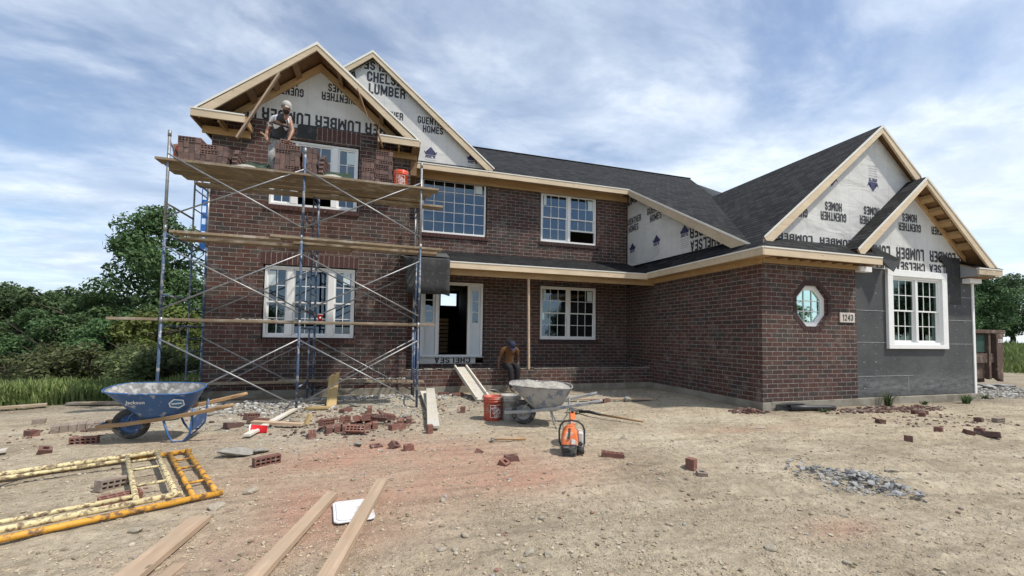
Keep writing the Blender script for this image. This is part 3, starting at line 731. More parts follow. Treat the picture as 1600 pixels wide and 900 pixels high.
w = MB(); wall(w, 'y', 6.45, 0.11, 7.20, 9.68, 0.15, 2.96, [RWH])
wall(w, 'x', 7.09, 0.11, 6.45, 11.33, 0.15, 2.97)
k = OR * math.tan(math.pi / 8)
for sx in (-1, 1):
    for sz_ in (-1, 1):
        w.slab([(OC + sx * OR, 6.45, OZ + sz_ * OR), (OC + sx * k, 6.45, OZ + sz_ * OR), (OC + sx * OR, 6.45, OZ + sz_ * k)], (0, 0.11, 0))
hp('garage_wing_wall', w, MT['brick'])
# octagon: ring of bricks on edge, window inside
w = MB()
for s_ in range(8):
    a = s_ * math.pi / 4
    n_ = Vector((math.cos(a), 0, math.sin(a))); tt = Vector((-math.sin(a), 0, math.cos(a)))
    half_i, half_o = OR * math.tan(math.pi / 8), (OR + 0.10) * math.tan(math.pi / 8)
    for j in range(3):
        f0, f1 = -1 + 2 * j / 3 + 0.035, -1 + 2 * (j + 1) / 3 - 0.035
        c0 = Vector((OC, 6.444, OZ))
        P = [c0 + n_ * OR + tt * f0 * half_i, c0 + n_ * (OR + 0.10) + tt * f0 * half_o, c0 + n_ * (OR + 0.10) + tt * f1 * half_o, c0 + n_ * OR + tt * f1 * half_i]
        w.slab(P, (0, 0.02, 0))
hp('octagon_brick_surround', w, loose_brick_mat('surround_brick', (0.078, 0.042, 0.040), (0.06, 0.038, 0.036), 0.3))
def octring(mb, r0, r1, y0, d):
    for s_ in range(8):
        a0, a1 = (s_ - 0.5) * math.pi / 4, (s_ + 0.5) * math.pi / 4
        q = lambda r, a: (OC + r / math.cos(math.pi / 8) * math.cos(a), y0, OZ + r / math.cos(math.pi / 8) * math.sin(a))
        mb.slab([q(r0, a0), q(r1, a0), q(r1, a1), q(r0, a1)], (0, d, 0))
w = MB(); octring(w, 0.36, 0.424, 6.52, 0.05); octring(w, 0.335, 0.36, 6.535, 0.04)
ow = hp('octagon_window', w, MT['vinyl'])
w = MB(); w.add([(OC + 0.352 / math.cos(math.pi / 8) * math.cos((s_ - .5) * math.pi / 4), 6.56, OZ + 0.352 / math.cos(math.pi / 8) * math.sin((s_ - .5) * math.pi / 4)) for s_ in range(8)], [tuple(range(8))])
hp('glass', w, MT['glass_green'], ow)
w = MB()
for o_ in (-0.11, 0.11):
    w.box(OC + o_ - 0.008, OC + o_ + 0.008, 6.545, 6.556, OZ - 0.335, OZ + 0.335); w.box(OC - 0.335, OC + 0.335, 6.543, 6.5545, OZ + o_ - 0.008, OZ + o_ + 0.008)
hp('grille', w, MT['vinyl'], ow)
# foam board part of the garage wing and the hidden sides
RW = (10.80, 12.50, 1.30, 2.88)
w = MB(); wall(w, 'y', 6.49, 0.06, 9.68, 13.70, 0.17, 3.30, [RW]); hp('foam_board_wall', w, MT['foam'])
w = MB()
for (x0, x1, z) in ((9.69, 10.64, 1.36), (9.69, 10.64, 2.06), (12.67, 13.66, 1.91), (12.67, 13.66, 1.345), (9.69, 11.5, 0.62), (12.67, 13.66, 2.47)):
    w.box(x0, x1, 6.484, 6.4895, z - 0.006, z + 0.006)
w.box(11.33, 11.342, 6.484, 6.4895, 0.2, 0.62)
for x in (9.95, 10.32, 13.05, 13.40):
    for z in np.arange(0.35, 2.8, 0.19):
        if random.random() < 0.8: w.box(x + random.uniform(-.05, .05), x + random.uniform(.008, .02), 6.485, 6.4895, z, z + random.uniform(.008, .022))
for i in range(170):
    x = random.uniform(9.7, 13.6); z = random.uniform(0.2, 2.7) ** 1.0; s_ = random.uniform(0.004, 0.013)
    if not (10.6 < x < 12.7 and z > 1.15): w.box(x, x + s_ * random.uniform(.6, 1.6), 6.4855, 6.4895, z, z + s_)
hp('foam_seams', w, simple('pale_seam_marks', (0.30, 0.30, 0.295), 0.8, 0.35, 9, 0))
w = MB(); w.box(13.66, 13.735, 6.47, 6.49, 0.16, 2.83); hp('corner_trim', w, MT['trim'])
w = MB(); wall(w, 'x', 13.65, 0.05, 6.55, 19, 0.1, 3.3); wall(w, 'y', 19.0, 0.1, -3.54, 13.65, 0.1, 5.85, [(2.30, 3.02, 2.72, 3.28), (7.15, 7.55, 2.2, 2.55)])
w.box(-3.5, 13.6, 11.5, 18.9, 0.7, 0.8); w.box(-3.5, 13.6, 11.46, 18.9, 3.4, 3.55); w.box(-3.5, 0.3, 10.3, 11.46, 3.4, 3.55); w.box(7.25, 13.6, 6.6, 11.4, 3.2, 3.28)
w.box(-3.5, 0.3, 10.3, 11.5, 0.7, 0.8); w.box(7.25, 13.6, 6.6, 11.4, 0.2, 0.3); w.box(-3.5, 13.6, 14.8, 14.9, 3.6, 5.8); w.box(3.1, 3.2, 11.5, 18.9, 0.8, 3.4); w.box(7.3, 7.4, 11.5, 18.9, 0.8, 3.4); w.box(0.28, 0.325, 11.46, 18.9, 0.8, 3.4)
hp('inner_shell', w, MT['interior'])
w = MB()
for i in range(9): w.box(1.35, 1.95, 14.0 - i * 0.02, 14.9, 0.8 + i * 0.13, 0.8 + i * 0.13 + 0.09)
hps('stored_board', w, MT['fascia_tan'])
# foundation
w = MB(); w.box(-3.665, 0.44, 10.085, 10.3, -0.5, 0.15); w.box(0.44, 7.075, 10.083, 10.3, -0.5, 0.15); w.box(7.075, 7.3, 6.435, 10.3, -0.5, 0.15); w.box(7.3, 13.74, 6.433, 6.7, -0.5, 0.16)
w.box(-3.665, -3.5, 10.3, 19, -1.7, 0.15); w.box(13.6, 13.74, 6.7, 19, -0.5, 0.16)
hp('foundation', w, MT['concrete'], bevel=0.006)
# brick courses set on end over the windows and on edge under them
lb = loose_brick_mat('laid_brick', (0.085, 0.043, 0.040), (0.055, 0.038, 0.036), 0.25)
def soldiers(x0, x1, y, z0, z1, pitch, name):
    m_ = MB(); n = max(1, round((x1 - x0) / pitch)); p = (x1 - x0) / n
    for i in range(n): m_.box(x0 + i * p + 0.006, x0 + (i + 1) * p - 0.006, y - 0.006 - random.random() * 0.003, y + 0.05, z0 + 0.004, z1 - 0.004)
    hp(name, m_, lb)
    m_ = MB(); m_.box(x0, x1, y - 0.003, y + 0.04, z0, z1); hp('mortar_joint', m_, MT['mortar'])
soldiers(-2.66, -0.66, 10.10, 2.88, 3.14, 0.104, 'soldier_course')
soldiers(-1.62, -0.70, 10.10, 5.74, 6.04, 0.104, 'soldier_course')
for (x0, x1, y, z) in ((-2.66, -0.66, 10.10, 1.26), (0.74, 2.66, 11.33, 4.135), (4.18, 6.12, 11.33, 4.155), (4.19, 6.13, 11.33, 1.275), (-2.62, -0.68, 10.10, 4.18)):
    m_ = MB(); n = round((x1 - x0) / 0.095); p = (x1 - x0) / n
    for i in range(n): m_.box(x0 + i * p + 0.005, x0 + (i + 1) * p - 0.005, y - 0.035, y + 0.05, z - 0.095, z - 0.002)
    hp('brick_sill', m_, lb)

# windows -----------------------------------------------------------
def window(x0, x1, z0, z1, y, units, name='window', fw=0.05, mull=0.09, glass='glass', fixed=None, stickers=()):
    """units: (width fraction, columns, opening of the lower sash in metres)"""
    f = MB()
    f.box(x0, x1, y, y + 0.09, z1 - fw, z1); f.box(x0, x1, y, y + 0.09, z0, z0 + fw)
    f.box(x0, x0 + fw, y + .001, y + 0.089, z0 + fw, z1 - fw); f.box(x1 - fw, x1, y + .001, y + 0.089, z0 + fw, z1 - fw)
    gl, sa = MB(), MB()
    a, b_ = x0 + fw, x1 - fw; total = (b_ - a) - mull * (len(units) - 1); u = a
    if fixed:
        nx, nz = fixed
        gl.box(a, b_, y + 0.05, y + 0.055, z0 + fw, z1 - fw)
        for i in range(1, nx): q = a + (b_ - a) * i / nx; sa.box(q - .009, q + .009, y + .034, y + .046, z0 + fw, z1 - fw)
        for i in range(1, nz): q = z0 + fw + (z1 - z0 - 2 * fw) * i / nz; sa.box(a, b_, y + .036, y + .045, q - .009, q + .009)
        units = ()
    for i, (wf, nc, op) in enumerate(units):
        u0, u1 = u, u + total * wf; u = u1 + mull
        if i < len(units) - 1: f.box(u1, u1 + mull, y - .004, y + 0.088, z0 + fw, z1 - fw)
        zm = (z0 + z1) / 2; st = 0.034
        for up in (1, 0):
            s0, s1 = (zm - 0.02, z1 - fw) if up else (z0 + fw + op, zm + 0.02 + op)
            yy = y + (0.030 if up else 0.056)
            sa.box(u0, u1, yy, yy + .025, s1 - st, s1); sa.box(u0, u1, yy, yy + .025, s0, s0 + st + (0 if up else .012))
            sa.box(u0, u0 + st, yy + .001, yy + .024, s0 + st, s1 - st); sa.box(u1 - st, u1, yy + .001, yy + .024, s0 + st, s1 - st)
            gl.box(u0 + st, u1 - st, yy + .012, yy + .016, s0 + st, s1 - st)
            for c in range(1, nc): q = u0 + st + (u1 - u0 - 2 * st) * c / nc; sa.box(q - .008, q + .008, yy + .004, yy + .011, s0 + st, s1 - st)
            q = (s0 + s1) / 2; sa.box(u0 + st, u1 - st, yy + .005, yy + .010, q - .008, q + .008)
    fo = hp(name, f, MT['vinyl'], bevel=0.004)
    hp('glass', gl, MT[glass], fo); hp('sash', sa, MT['vinyl'], fo)
    if stickers:
        s_ = MB()
        for (sx, sz_, sw, sh, dy) in stickers: s_.box(sx, sx + sw, y + dy, y + dy + .002, sz_, sz_ + sh)
        hps('paper_sticker', s_, simple('pale_blue_sticker', (0.62, 0.72, 0.74), 0.6, 0.06, 20, 0), fo)
    return fo
TRI = [(0.262, 2, 0.0), (0.476, 3, 0.0), (0.262, 2, 0.0)]
window(-2.575, -0.735, 1.285, 2.855, 10.15, TRI, mull=0.13, stickers=((-2.49, 2.42, .13, .32, .026), (-0.99, 2.50, .15, .28, .026)))
window(-2.56, -0.745, 4.205, 5.68, 10.15, [(0.262, 2, 0.0), (0.476, 3, 0.66), (0.262, 2, 0.0)], mull=0.13, stickers=((-0.98, 5.30, .15, .28, .026),))
window(0.81, 2.585, 4.16, 5.67, 11.37, (), fixed=(6, 5), stickers=((2.28, 5.38, .2, .22, .03),))
window(4.25, 6.05, 4.18, 5.66, 11.37, [(0.5, 3, 0.0), (0.5, 3, 0.34)], stickers=((4.35, 5.28, .08, .3, .02), (5.78, 5.24, .17, .3, .02)))
window(4.26, 6.06, 1.30, 2.865, 11.37, [(0.5, 3, 0.0), (0.5, 3, 0.0)], stickers=((4.36, 2.46, .08, .3, .02), (5.78, 2.46, .17, .3, .02)))
rw = window(10.82, 12.48, 1.32, 2.86, 6.47, [(0.5, 3, 0.0), (0.5, 3, 0.0)], glass='glass_green', mull=0.085)
w = MB(); w.box(10.65, 12.66, 6.425, 6.487, 2.86, 3.01); w.box(10.65, 12.66, 6.425, 6.487, 1.225, 1.32); w.box(10.65, 10.82, 6.427, 6.487, 1.32, 2.86); w.box(12.48, 12.66, 6.427, 6.487, 1.32, 2.86)
hp('window_trim', w, MT['trim'], bevel=0.004)
# front door ---------------------------------------------------------
y = 11.36
w = MB(); w.box(0.84, 2.55, y, y + .12, 2.76, 2.84); w.box(0.84, 2.55, y, y + .14, 0.80, 0.85)
for x0, x1 in ((0.84, 0.90), (2.49, 2.55), (1.24, 1.31), (2.12, 2.19)): w.box(x0, x1, y + .001, y + .119, 0.85, 2.76)
dr = hp('door_frame', w, MT['vinyl'], bevel=0.004)
for x0, x1 in ((0.90, 1.24), (2.19, 2.49)):
    w = MB(); wall(w, 'y', y + .04, .045, x0, x1, 0.85, 2.76, [(x0 + .07, x1 - .07, 1.74, 2.62)])
    c0, c1 = x0 + .07, x1 - .07
    for q in (2.03, 2.33): w.box(c0, c1, y + .05, y + .075, q - .012, q + .012)
    w.box(c0, c1, y + .028, y + .039, 0.98, 1.60)
    w.box(c0 + .03, c1 - .03, y + .018, y + .0279, 1.02, 1.56)
    sl = hp('sidelight', w, simple('primed_white_panel', (0.62, 0.67, 0.70), 0.5, 0.04, 5, 0.02), dr)
    w = MB(); w.box(c0, c1, y + .06, y + .065, 1.74, 2.62); o = w.build('sidelight_glass', MT['glass'], dr)
w = MB(); w.box(1.315, 1.36, y + .14, y + .95, 0.86, 2.75)
hp('door_leaf', w, MT['vinyl'], dr)
w = MB(); w.box(0.83, 2.35, 11.318, 11.333, 0.62, 0.80); w.box(0.83, 2.58, 11.26, 11.36, 0.785, 0.80)
sillw = hp('sill_wrap', w, MT['wrap_loose'])

# roofs --------------------------------------------------------------
def roof(P, name='roof', th=0.03):
    P = [Vector(p) for p in P]
    n = (P[1] - P[0]).cross(P[2] - P[0]).normalized()
    if n.z < 0: n = -n
    a = MB(); a.slab(P, n * th)
    o = hp(name, a, MT['shingle'])
    b2 = MB(); b2.slab([p - n * 0.002 for p in P], -n * 0.022)
    hp('roof_sheathing', b2, MT['soffit_dark'], o)
    return o
def fascia(p, q, h=0.135, th=0.038, name='fascia', mat='fascia', drip=True, up=(0, 0, 1)):
    p, q = Vector(p), Vector(q)
    a = MB(); dz = Vector((0, 0, -h / 2)); d_ = (q - p).normalized()
    a.beam(p + dz, q + dz, th, h)
    o = hp(name, a, MT[mat])
    if drip:
        a = MB(); a.beam(p + Vector((0, 0, .014)), q + Vector((0, 0, .014)), th + .02, .026); hp('drip_edge', a, MT['drip'], o)
    return o
def rake(xr, zr, x1, slope, y, h=0.118, name='rake_board', inner=None):
    """sloping barge board in the plane y from the ridge down to x1; mitred upright at the ridge"""
    sgn = 1 if x1 > xr else -1; z1 = zr - slope * abs(x1 - xr); hv = h * math.sqrt(1 + slope ** 2)
    a = MB(); a.slab([(xr, y, zr - .002), (x1, y, z1 - .002), (x1 - sgn * hv / slope * .55, y, z1 - hv), (xr, y, zr - hv)], (0, 0.04, 0))
    o = hp(name, a, MT['fascia'])
    a = MB(); a.slab([(xr, y - .012, zr + .032), (x1 + sgn * .02, y - .012, z1 + .020), (x1 + sgn * .01, y - .012, z1 - .018), (xr, y - .012, zr - .03)], (0, .011, 0)); hp('drip_edge', a, MT['drip'], o)
    return o
ms = 0.588
mz = lambda yy: 5.834 + ms * (yy - 10.88)
roof([(-3.95, 10.88, mz(10.88)), (6.907, 10.88, mz(10.88)), (6.907, 15.75, mz(15.75)), (-3.95, 15.75, mz(15.75))], 'main_roof')
roof([(6.907, 6.54, mz(6.54)), (10.1, 6.9, mz(6.9)), (10.4, 11.13, mz(11.13)), (13.16, 15.75, mz(15.75)), (6.907, 15.75, mz(15.75))], 'catslide_roof')
roof([(-3.95, 15.75, mz(15.75)), (13.16, 15.75, mz(15.75)), (13.7, 20.2, 6.1), (-3.95, 20.2, 6.1)], 'back_roof')
w = MB(); w.slab([(-3.60, 10.9, 5.8), (-3.60, 19, 5.8), (-3.60, 15.75, 8.6)], (.05, 0, 0)); w.slab([(13.1, 9.2, 4.7), (13.1, 19, 5.8), (13.1, 15.75, 8.6)], (.05, 0, 0)); hps('end_gable', w, MT['wrap'])
az_ = lambda x: 6.17 - .816 * abs(x - 10.45)
roof([(10.45, 6.35, 6.17), (10.45, 11.3, 6.17), (6.72, 11.3, az_(6.72)), (6.72, 6.08, az_(6.72)), (7.05, 6.35, az_(7.05))], 'garage_roof')
roof([(10.45, 11.3, 6.17), (10.45, 6.35, 6.17), (11.72, 6.35, az_(11.72)), (11.72, 6.7, az_(11.72)), (13.5, 6.7, az_(13.5)), (13.5, 11.2, az_(13.5))], 'garage_roof')
roof([(11.50, 6.15, 5.06), (9.31, 6.15, 3.286), (9.31, 6.53, 3.286), (11.50, 7.0, 5.06)], 'projecting_gable_roof')
roof([(11.50, 6.15, 5.06), (13.90, 6.15, 3.164), (13.90, 12, 3.164), (11.50, 12, 5.06)], 'projecting_gable_roof')
roof([(6.72, 6.08, 3.127), (9.90, 6.08, 3.127), (9.90, 6.52, 3.43), (7.16, 6.52, 3.43)], 'skirt_roof')
roof([(0.42, 9.68, 3.10), (6.80, 9.68, 3.10), (7.12, 11.33, 3.645), (0.42, 11.33, 3.645)], 'porch_roof')
roof([(-1.60, 9.55, 7.62), (-3.80, 9.55, 5.794), (-3.80, 11.4, 5.794), (-1.60, 11.4, 7.62)], 'front_gable_roof')
roof([(-1.60, 9.55, 7.62), (0.60, 9.55, 5.794), (0.60, 11.4, 5.794), (-1.60, 11.4, 7.62)], 'front_gable_roof')
roof([(-0.53, 10.95, 8.61), (-3.78, 10.95, 5.96), (-3.78, 15.6, 5.96), (-0.53, 15.6, 8.61)], 'rear_gable_roof')
roof([(-0.53, 10.95, 8.61), (2.70, 10.95, 5.97), (2.70, 12.4, 5.97), (-0.53, 15.6, 8.61)], 'rear_gable_roof')
w = MB(); w.beam((-0.4, 15.75, mz(15.75) + .02), (13.16, 15.75, mz(15.75) + .02), .2, .022); hps('ridge_cap', w, MT['shingle'])
# eave returns: little shingled boxes at the feet of the front gable
for x0, x1 in ((-3.83, -2.90), (-0.30, 0.60)):
    roof([(x0, 9.55, 5.81), (x1, 9.55, 5.81), (x1, 10.12, 6.02), (x0, 10.12, 6.02)], 'eave_return_roof')
    fascia((x0, 9.55, 5.80), (x1, 9.55, 5.80), 0.14)
    w = MB(); w.box(x0 + .02, x1 - .02, 10.02, 10.06, 5.55, 5.70); w.box((x0 + x1) / 2 - .02, (x0 + x1) / 2 + .02, 9.58, 10.02, 5.62, 5.75)
    xe = x1 if x0 < -1 else x0
    w.box(xe - .02, xe + .02, 9.572, 10.09, 5.67, 5.80); hps('return_framing', w, MT['fascia_tan'])
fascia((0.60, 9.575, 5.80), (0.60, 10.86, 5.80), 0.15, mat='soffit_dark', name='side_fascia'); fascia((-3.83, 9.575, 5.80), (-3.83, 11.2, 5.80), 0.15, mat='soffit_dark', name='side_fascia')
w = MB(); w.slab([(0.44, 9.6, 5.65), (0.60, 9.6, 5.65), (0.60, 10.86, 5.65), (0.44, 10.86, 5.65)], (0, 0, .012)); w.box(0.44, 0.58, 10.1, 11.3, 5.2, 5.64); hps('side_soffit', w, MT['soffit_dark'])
rake(-1.60, 7.62, -3.80, 0.83, 9.55); rake(-1.60, 7.62, 0.60, 0.83, 9.55)
rake(-0.53, 8.61, -3.78, 0.816, 10.95); rake(-0.53, 8.61, 2.70, 0.816, 10.95)
rake(10.45, 6.17, 7.05, 0.816, 6.33); rake(10.45, 6.17, 11.66, 0.816, 6.33)
rake(11.50, 5.06, 9.31, 0.81, 6.13); rake(11.50, 5.06, 13.90, 0.79, 6.13)
# frieze rafters against the wrap and lookouts between, seen from below
def under(xr, zr, xs, slope, y, h=0.17, drop=0.10, y0=None, n=5):
    for x1 in xs:
        sg = 1 if x1 > xr else -1; z1 = zr - drop - slope * abs(x1 - xr)
        a = MB(); a.slab([(xr, y, zr - drop), (x1, y, z1), (x1, y, z1 - h), (xr, y, zr - drop - h)], (0, 0.038, 0))
        o = hp('frieze_rafter', a, MT['fascia_tan'])
        a = MB()
        for i in range(1, n):
            f_ = i / n; xx = xr + (x1 - xr) * f_; zz = zr - 0.10 - slope * abs(xx - xr)
            dx_ = 0.045; a.slab([(xx - dx_, y0, zz + slope * dx_ * sg * 1.0), (xx + dx_, y0, zz - slope * dx_ * sg), (xx + dx_, y - .002, zz - slope * dx_ * sg), (xx - dx_, y - .002, zz + slope * dx_ * sg)], (0, 0, -.09))
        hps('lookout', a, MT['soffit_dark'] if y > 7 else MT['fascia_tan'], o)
under(-1.60, 7.62, (-3.3, 0.2), 0.83, 10.10, y0=9.6, n=4)
under(11.50, 5.06, (10.0, 13.4), 0.79, 6.44, 0.12, y0=6.20, n=6)
# eaves
fascia((0.60, 10.88, 5.832), (6.907, 10.88, 5.832)); 
w = MB(); w.box(0.46, 7.08, 11.26, 11.325, 5.60, 5.76); w.box(0.5, 6.88, 10.91, 11.3, 5.76, 5.775); hps('frieze_board', w, MT['fascia_tan'])
# catslide rake
a = MB(); hv = 0.15 * math.sqrt(1 + ms * ms)
a.slab([(6.89, 10.88, mz(10.88)), (6.89, 6.50, mz(6.50)), (6.89, 6.50 + hv / ms * .5, mz(6.5) - hv), (6.89, 10.88, mz(10.88) - hv)], (0.038, 0, 0)); o = hp('rake_board', a, MT['fascia'])
a = MB(); a.slab([(6.878, 10.9, mz(10.9) + .034), (6.878, 6.48, mz(6.48) + .034), (6.878, 6.48, mz(6.48) - .012), (6.878, 10.9, mz(10.9) - .012)], (.0115, 0, 0)); hp('drip_edge', a, MT['drip'], o)
fascia((6.72, 6.06, 3.12), (6.72, 9.70, 3.12)); fascia((6.741, 6.08, 3.12), (9.90, 6.08, 3.12)); fascia((0.44, 9.68, 3.095), (6.70, 9.68, 3.095))
w = MB(); w.box(6.76, 7.08, 6.12, 9.9, 3.0, 3.012); w.box(7.05, 7.085, 6.43, 10.0, 2.90, 3.03); w.box(7.09, 9.66, 6.41, 6.445, 2.92, 3.04); hps('frieze_board', w, MT['fascia_tan'])
w = MB()
for i in range(10):
    x = 7.15 + i * 0.3; w.box(x, x + .04, 6.11, 6.41, 3.0, 3.09)
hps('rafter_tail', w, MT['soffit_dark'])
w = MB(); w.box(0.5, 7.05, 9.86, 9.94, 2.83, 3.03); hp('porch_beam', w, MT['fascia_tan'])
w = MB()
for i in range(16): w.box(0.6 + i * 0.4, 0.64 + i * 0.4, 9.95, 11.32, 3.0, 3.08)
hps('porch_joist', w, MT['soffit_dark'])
w = MB(); w.beam((3.42, 9.90, 0.56), (3.385, 9.90, 2.83), 0.045, 0.09, (0, 1, 0)); hp('porch_prop', w, MT['lumber'])
# white blocks, flashing and the eave return of the projecting gable
w = MB(); w.box(9.68, 10.05, 6.36, 6.487, 2.885, 2.995); w.box(13.33, 13.76, 6.34, 6.487, 2.815, 2.925); hps('frieze_block', w, MT['trim'])
w = MB(); w.slab([(13.25, 6.487, 2.95), (13.25, 6.487, 3.28), (13.24, 6.15, 3.12), (13.24, 6.15, 2.95)], (.02, 0, 0)); hp('return_side', w, simple('grey_primed_panel', (0.28, 0.29, 0.30), 0.7, .06, 3, 0))
w = MB(); w.slab([(13.27, 6.17, 2.945), (14.10, 6.17, 2.945), (14.10, 6.487, 2.945), (13.27, 6.487, 2.945)], (0, 0, .02)); hp('return_soffit', w, MT['soffit_dark'])
fascia((13.23, 6.15, 3.115), (14.12, 6.15, 3.115), 0.13)
roof([(13.23, 6.13, 3.125), (14.12, 6.13, 3.125), (14.12, 6.487, 3.29), (13.25, 6.487, 3.29)], 'eave_return_roof')
w = MB(); w.slab([(9.93, 6.30, 3.42), (10.30, 6.22, 3.30), (10.66, 6.18, 3.16), (10.50, 6.22, 2.90), (10.16, 6.33, 3.16)], (0, 0.012, 0)); w.slab([(9.93, 6.30, 3.42), (10.66, 6.18, 3.165), (10.66, 6.48, 3.25), (10.0, 6.48, 3.5)], (0, 0, .012)); hps('bent_flashing', w, MT['flash'])
w = MB(); w.box(12.70, 13.25, 6.476, 6.488, 2.3, 3.42); w.slab([(12.36, 6.42, 3.42), (12.72, 6.46, 3.43), (12.72, 6.46, 3.15)], (0, .01, 0)); hps('felt_patch', w, MT['felt'])
w = MB(); w.box(-2.03, -1.64, 10.085, 10.10, 5.74, 6.03); w.box(-2.0, -0.75, 10.13, 10.147, 6.03, 6.075); hps('black_membrane', w, MT['felt'])

# wrapped gables with printing --------------------------------------
def wrap_panel(name, P, d, mat='wrap'):
    a = MB(); a.slab(P, d); return hp(name, a, MT[mat])
_l, _r, _b, _t, _m, _c = .11, .51, .10, .90, .5, .12
GLY = {'A': (.64, [[(.09, 0), (.32, .96), (.55, 0)], [(.17, .27), (.47, .27)]]), 'B': (.62, [[(_l, 0), (_l, 1)], [(_l, _t), (_r - _c, _t), (_r, _t - _c), (_r, _m + _c), (_r - _c, _m), (_r, _m - _c), (_r, _b + _c), (_r - _c, _b), (_l, _b)], [(_l, _m), (_r - _c, _m)]]),
 'C': (.62, [[(_r, _t - .27), (_r, _t - _c), (_r - _c, _t), (_l + _c, _t), (_l, _t - _c), (_l, _b + _c), (_l + _c, _b), (_r - _c, _b), (_r, _b + _c), (_r, _b + .27)]]), 'D': (.62, [[(_l, 0), (_l, 1)], [(_l, _t), (_r - _c, _t), (_r, _t - _c), (_r, _b + _c), (_r - _c, _b), (_l, _b)]]),
 'E': (.56, [[(.53, _t), (_l, _t), (_l, _b), (.53, _b)], [(_l, _m), (.48, _m)]]), 'G': (.62, [[(_r, _t - .24), (_r, _t - _c), (_r - _c, _t), (_l + _c, _t), (_l, _t - _c), (_l, _b + _c), (_l + _c, _b), (_r - _c, _b), (_r, _b + _c), (_r, _m - .06), (.32, _m - .06)]]),
 'H': (.62, [[(_l, 0), (_l, 1)], [(_r, 0), (_r, 1)], [(_l, _m), (_r, _m)]]), 'L': (.54, [[(_l, 1), (_l, _b), (.53, _b)]]), 'M': (.80, [[(_l, 0), (_l, 1)], [(.69, 0), (.69, 1)], [(_l, .95), (.40, .22), (.69, .95)]]),
 'N': (.64, [[(_l, 0), (_l, 1)], [(.53, 0), (.53, 1)], [(.10, .94), (.54, .06)]]), 'O': (.62, [[(.31, _t), (_l + _c, _t), (_l, _t - _c), (_l, _b + _c), (_l + _c, _b), (_r - _c, _b), (_r, _b + _c), (_r, _t - _c), (_r - _c, _t), (.30, _t)]]),
 'P': (.60, [[(_l, 0), (_l, 1)], [(_l, _t), (_r - _c, _t), (_r, _t - _c), (_r, _m + .06), (_r - _c, _m - .06), (_l, _m - .06)]]), 'R': (.62, [[(_l, 0), (_l, 1)], [(_l, _t), (_r - _c, _t), (_r, _t - _c), (_r, _m + .08), (_r - _c, _m - .02), (_l, _m - .02)], [(_r - _c, _m - .02), (_r, _m - .14), (_r, 0)]]),
 'S': (.60, [[(.49, _t - .22), (.49, _t - _c), (.49 - _c, _t), (_l + _c, _t), (_l, _t - _c), (_l, _m + .14), (_l + _c, _m + .03), (.49 - _c, _m - .03), (.49, _m - .14), (.49, _b + _c), (.49 - _c, _b), (_l + _c, _b), (_l, _b + _c), (_l, _b + .22)]]),
 'T': (.58, [[(.01, _t), (.57, _t)], [(.29, _t), (.29, 0)]]), 'U': (.62, [[(_l, 1), (_l, _b + _c), (_l + _c, _b), (_r - _c, _b), (_r, _b + _c), (_r, 1)]]), 'X': (.62, [[(.09, 0), (.53, 1)], [(.09, 1), (.53, 0)]]),
 '1': (.46, [[(.08, .76), (.30, .92), (.30, 0)]]), '2': (.60, [[(_l, _t - .22), (_l, _t - _c), (_l + _c, _t), (.49 - _c, _t), (.49, _t - _c), (.49, _m + .08), (_l, _b), (.55, _b)]]), '3': (.60, [[(_l, _t - .2), (_l, _t - _c), (_l + _c, _t), (.49 - _c, _t), (.49, _t - _c), (.49, _m + _c), (.49 - _c, _m), (.49, _m - _c), (.49, _b + _c), (.49 - _c, _b), (_l + _c, _b), (_l, _b + _c), (_l, _b + .2)], [(.24, _m), (.49 - _c, _m)]]),
 '4': (.62, [[(.43, 0), (.43, 1)], [(.43, .92), (.12, .34), (.60, .34)]]), '0': (.60, [[(.30, _t), (_l + _c, _t), (_l, _t - _c), (_l, _b + _c), (_l + _c, _b), (.49 - _c, _b), (.49, _b + _c), (.49, _t - _c), (.49 - _c, _t), (.29, _t)]]), 'i': (.3, [[(.15, 0), (.15, 1)]]), ' ': (.3, [])}
def letters(body, th=.19, gap=.07, line=1.16):
    """heavy condensed capitals drawn as broad strokes; x extends from 0, lines run downwards"""
    vs = []; fs = []; k_ = 0; rows = body.split('\n'); ws = [sum(GLY[c][0] + gap for c in r_) - gap for r_ in rows]; W = max(ws)
    for j, r_ in enumerate(rows):
        x = (W - ws[j]) / 2
        for ch in r_:
            for st in GLY[ch][1]:
                for (a_, b_) in zip(st[:-1], st[1:]):
                    a2, b2 = Vector((*a_, 0)), Vector((*b_, 0)); d_ = (b2 - a2).normalized(); n_ = Vector((-d_.y, d_.x, 0)) * th / 2
                    e0 = 0 if a_ == st[0] else th * .30; e1 = 0 if b_ == st[-1] else th * .30
                    k_ += 1
                    for p_ in (a2 - d_ * e0 - n_, b2 + d_ * e1 - n_, b2 + d_ * e1 + n_, a2 - d_ * e0 + n_): vs.append((p_.x + x, min(1, max(0, p_.y)) - j * line, (k_ % 7) * .0015))
                    fs.append(tuple(range(len(vs) - 4, len(vs))))
            x += GLY[ch][0] + gap
    me = bpy.data.meshes.new('letters'); me.from_pydata(vs, [], fs); return me
def stamp(parent, body, c, width, plane, bound, flip=False, mat='ink', bold=0.0, height=None, offset=0.004, th=.19):
    """flat printed lettering: plane is (origin, right, up, normal); clipped to the convex outline bound (2-D, right/up)"""
    return place_print(parent, letters(body, th), c, width, plane, bound, flip, mat, height, offset)
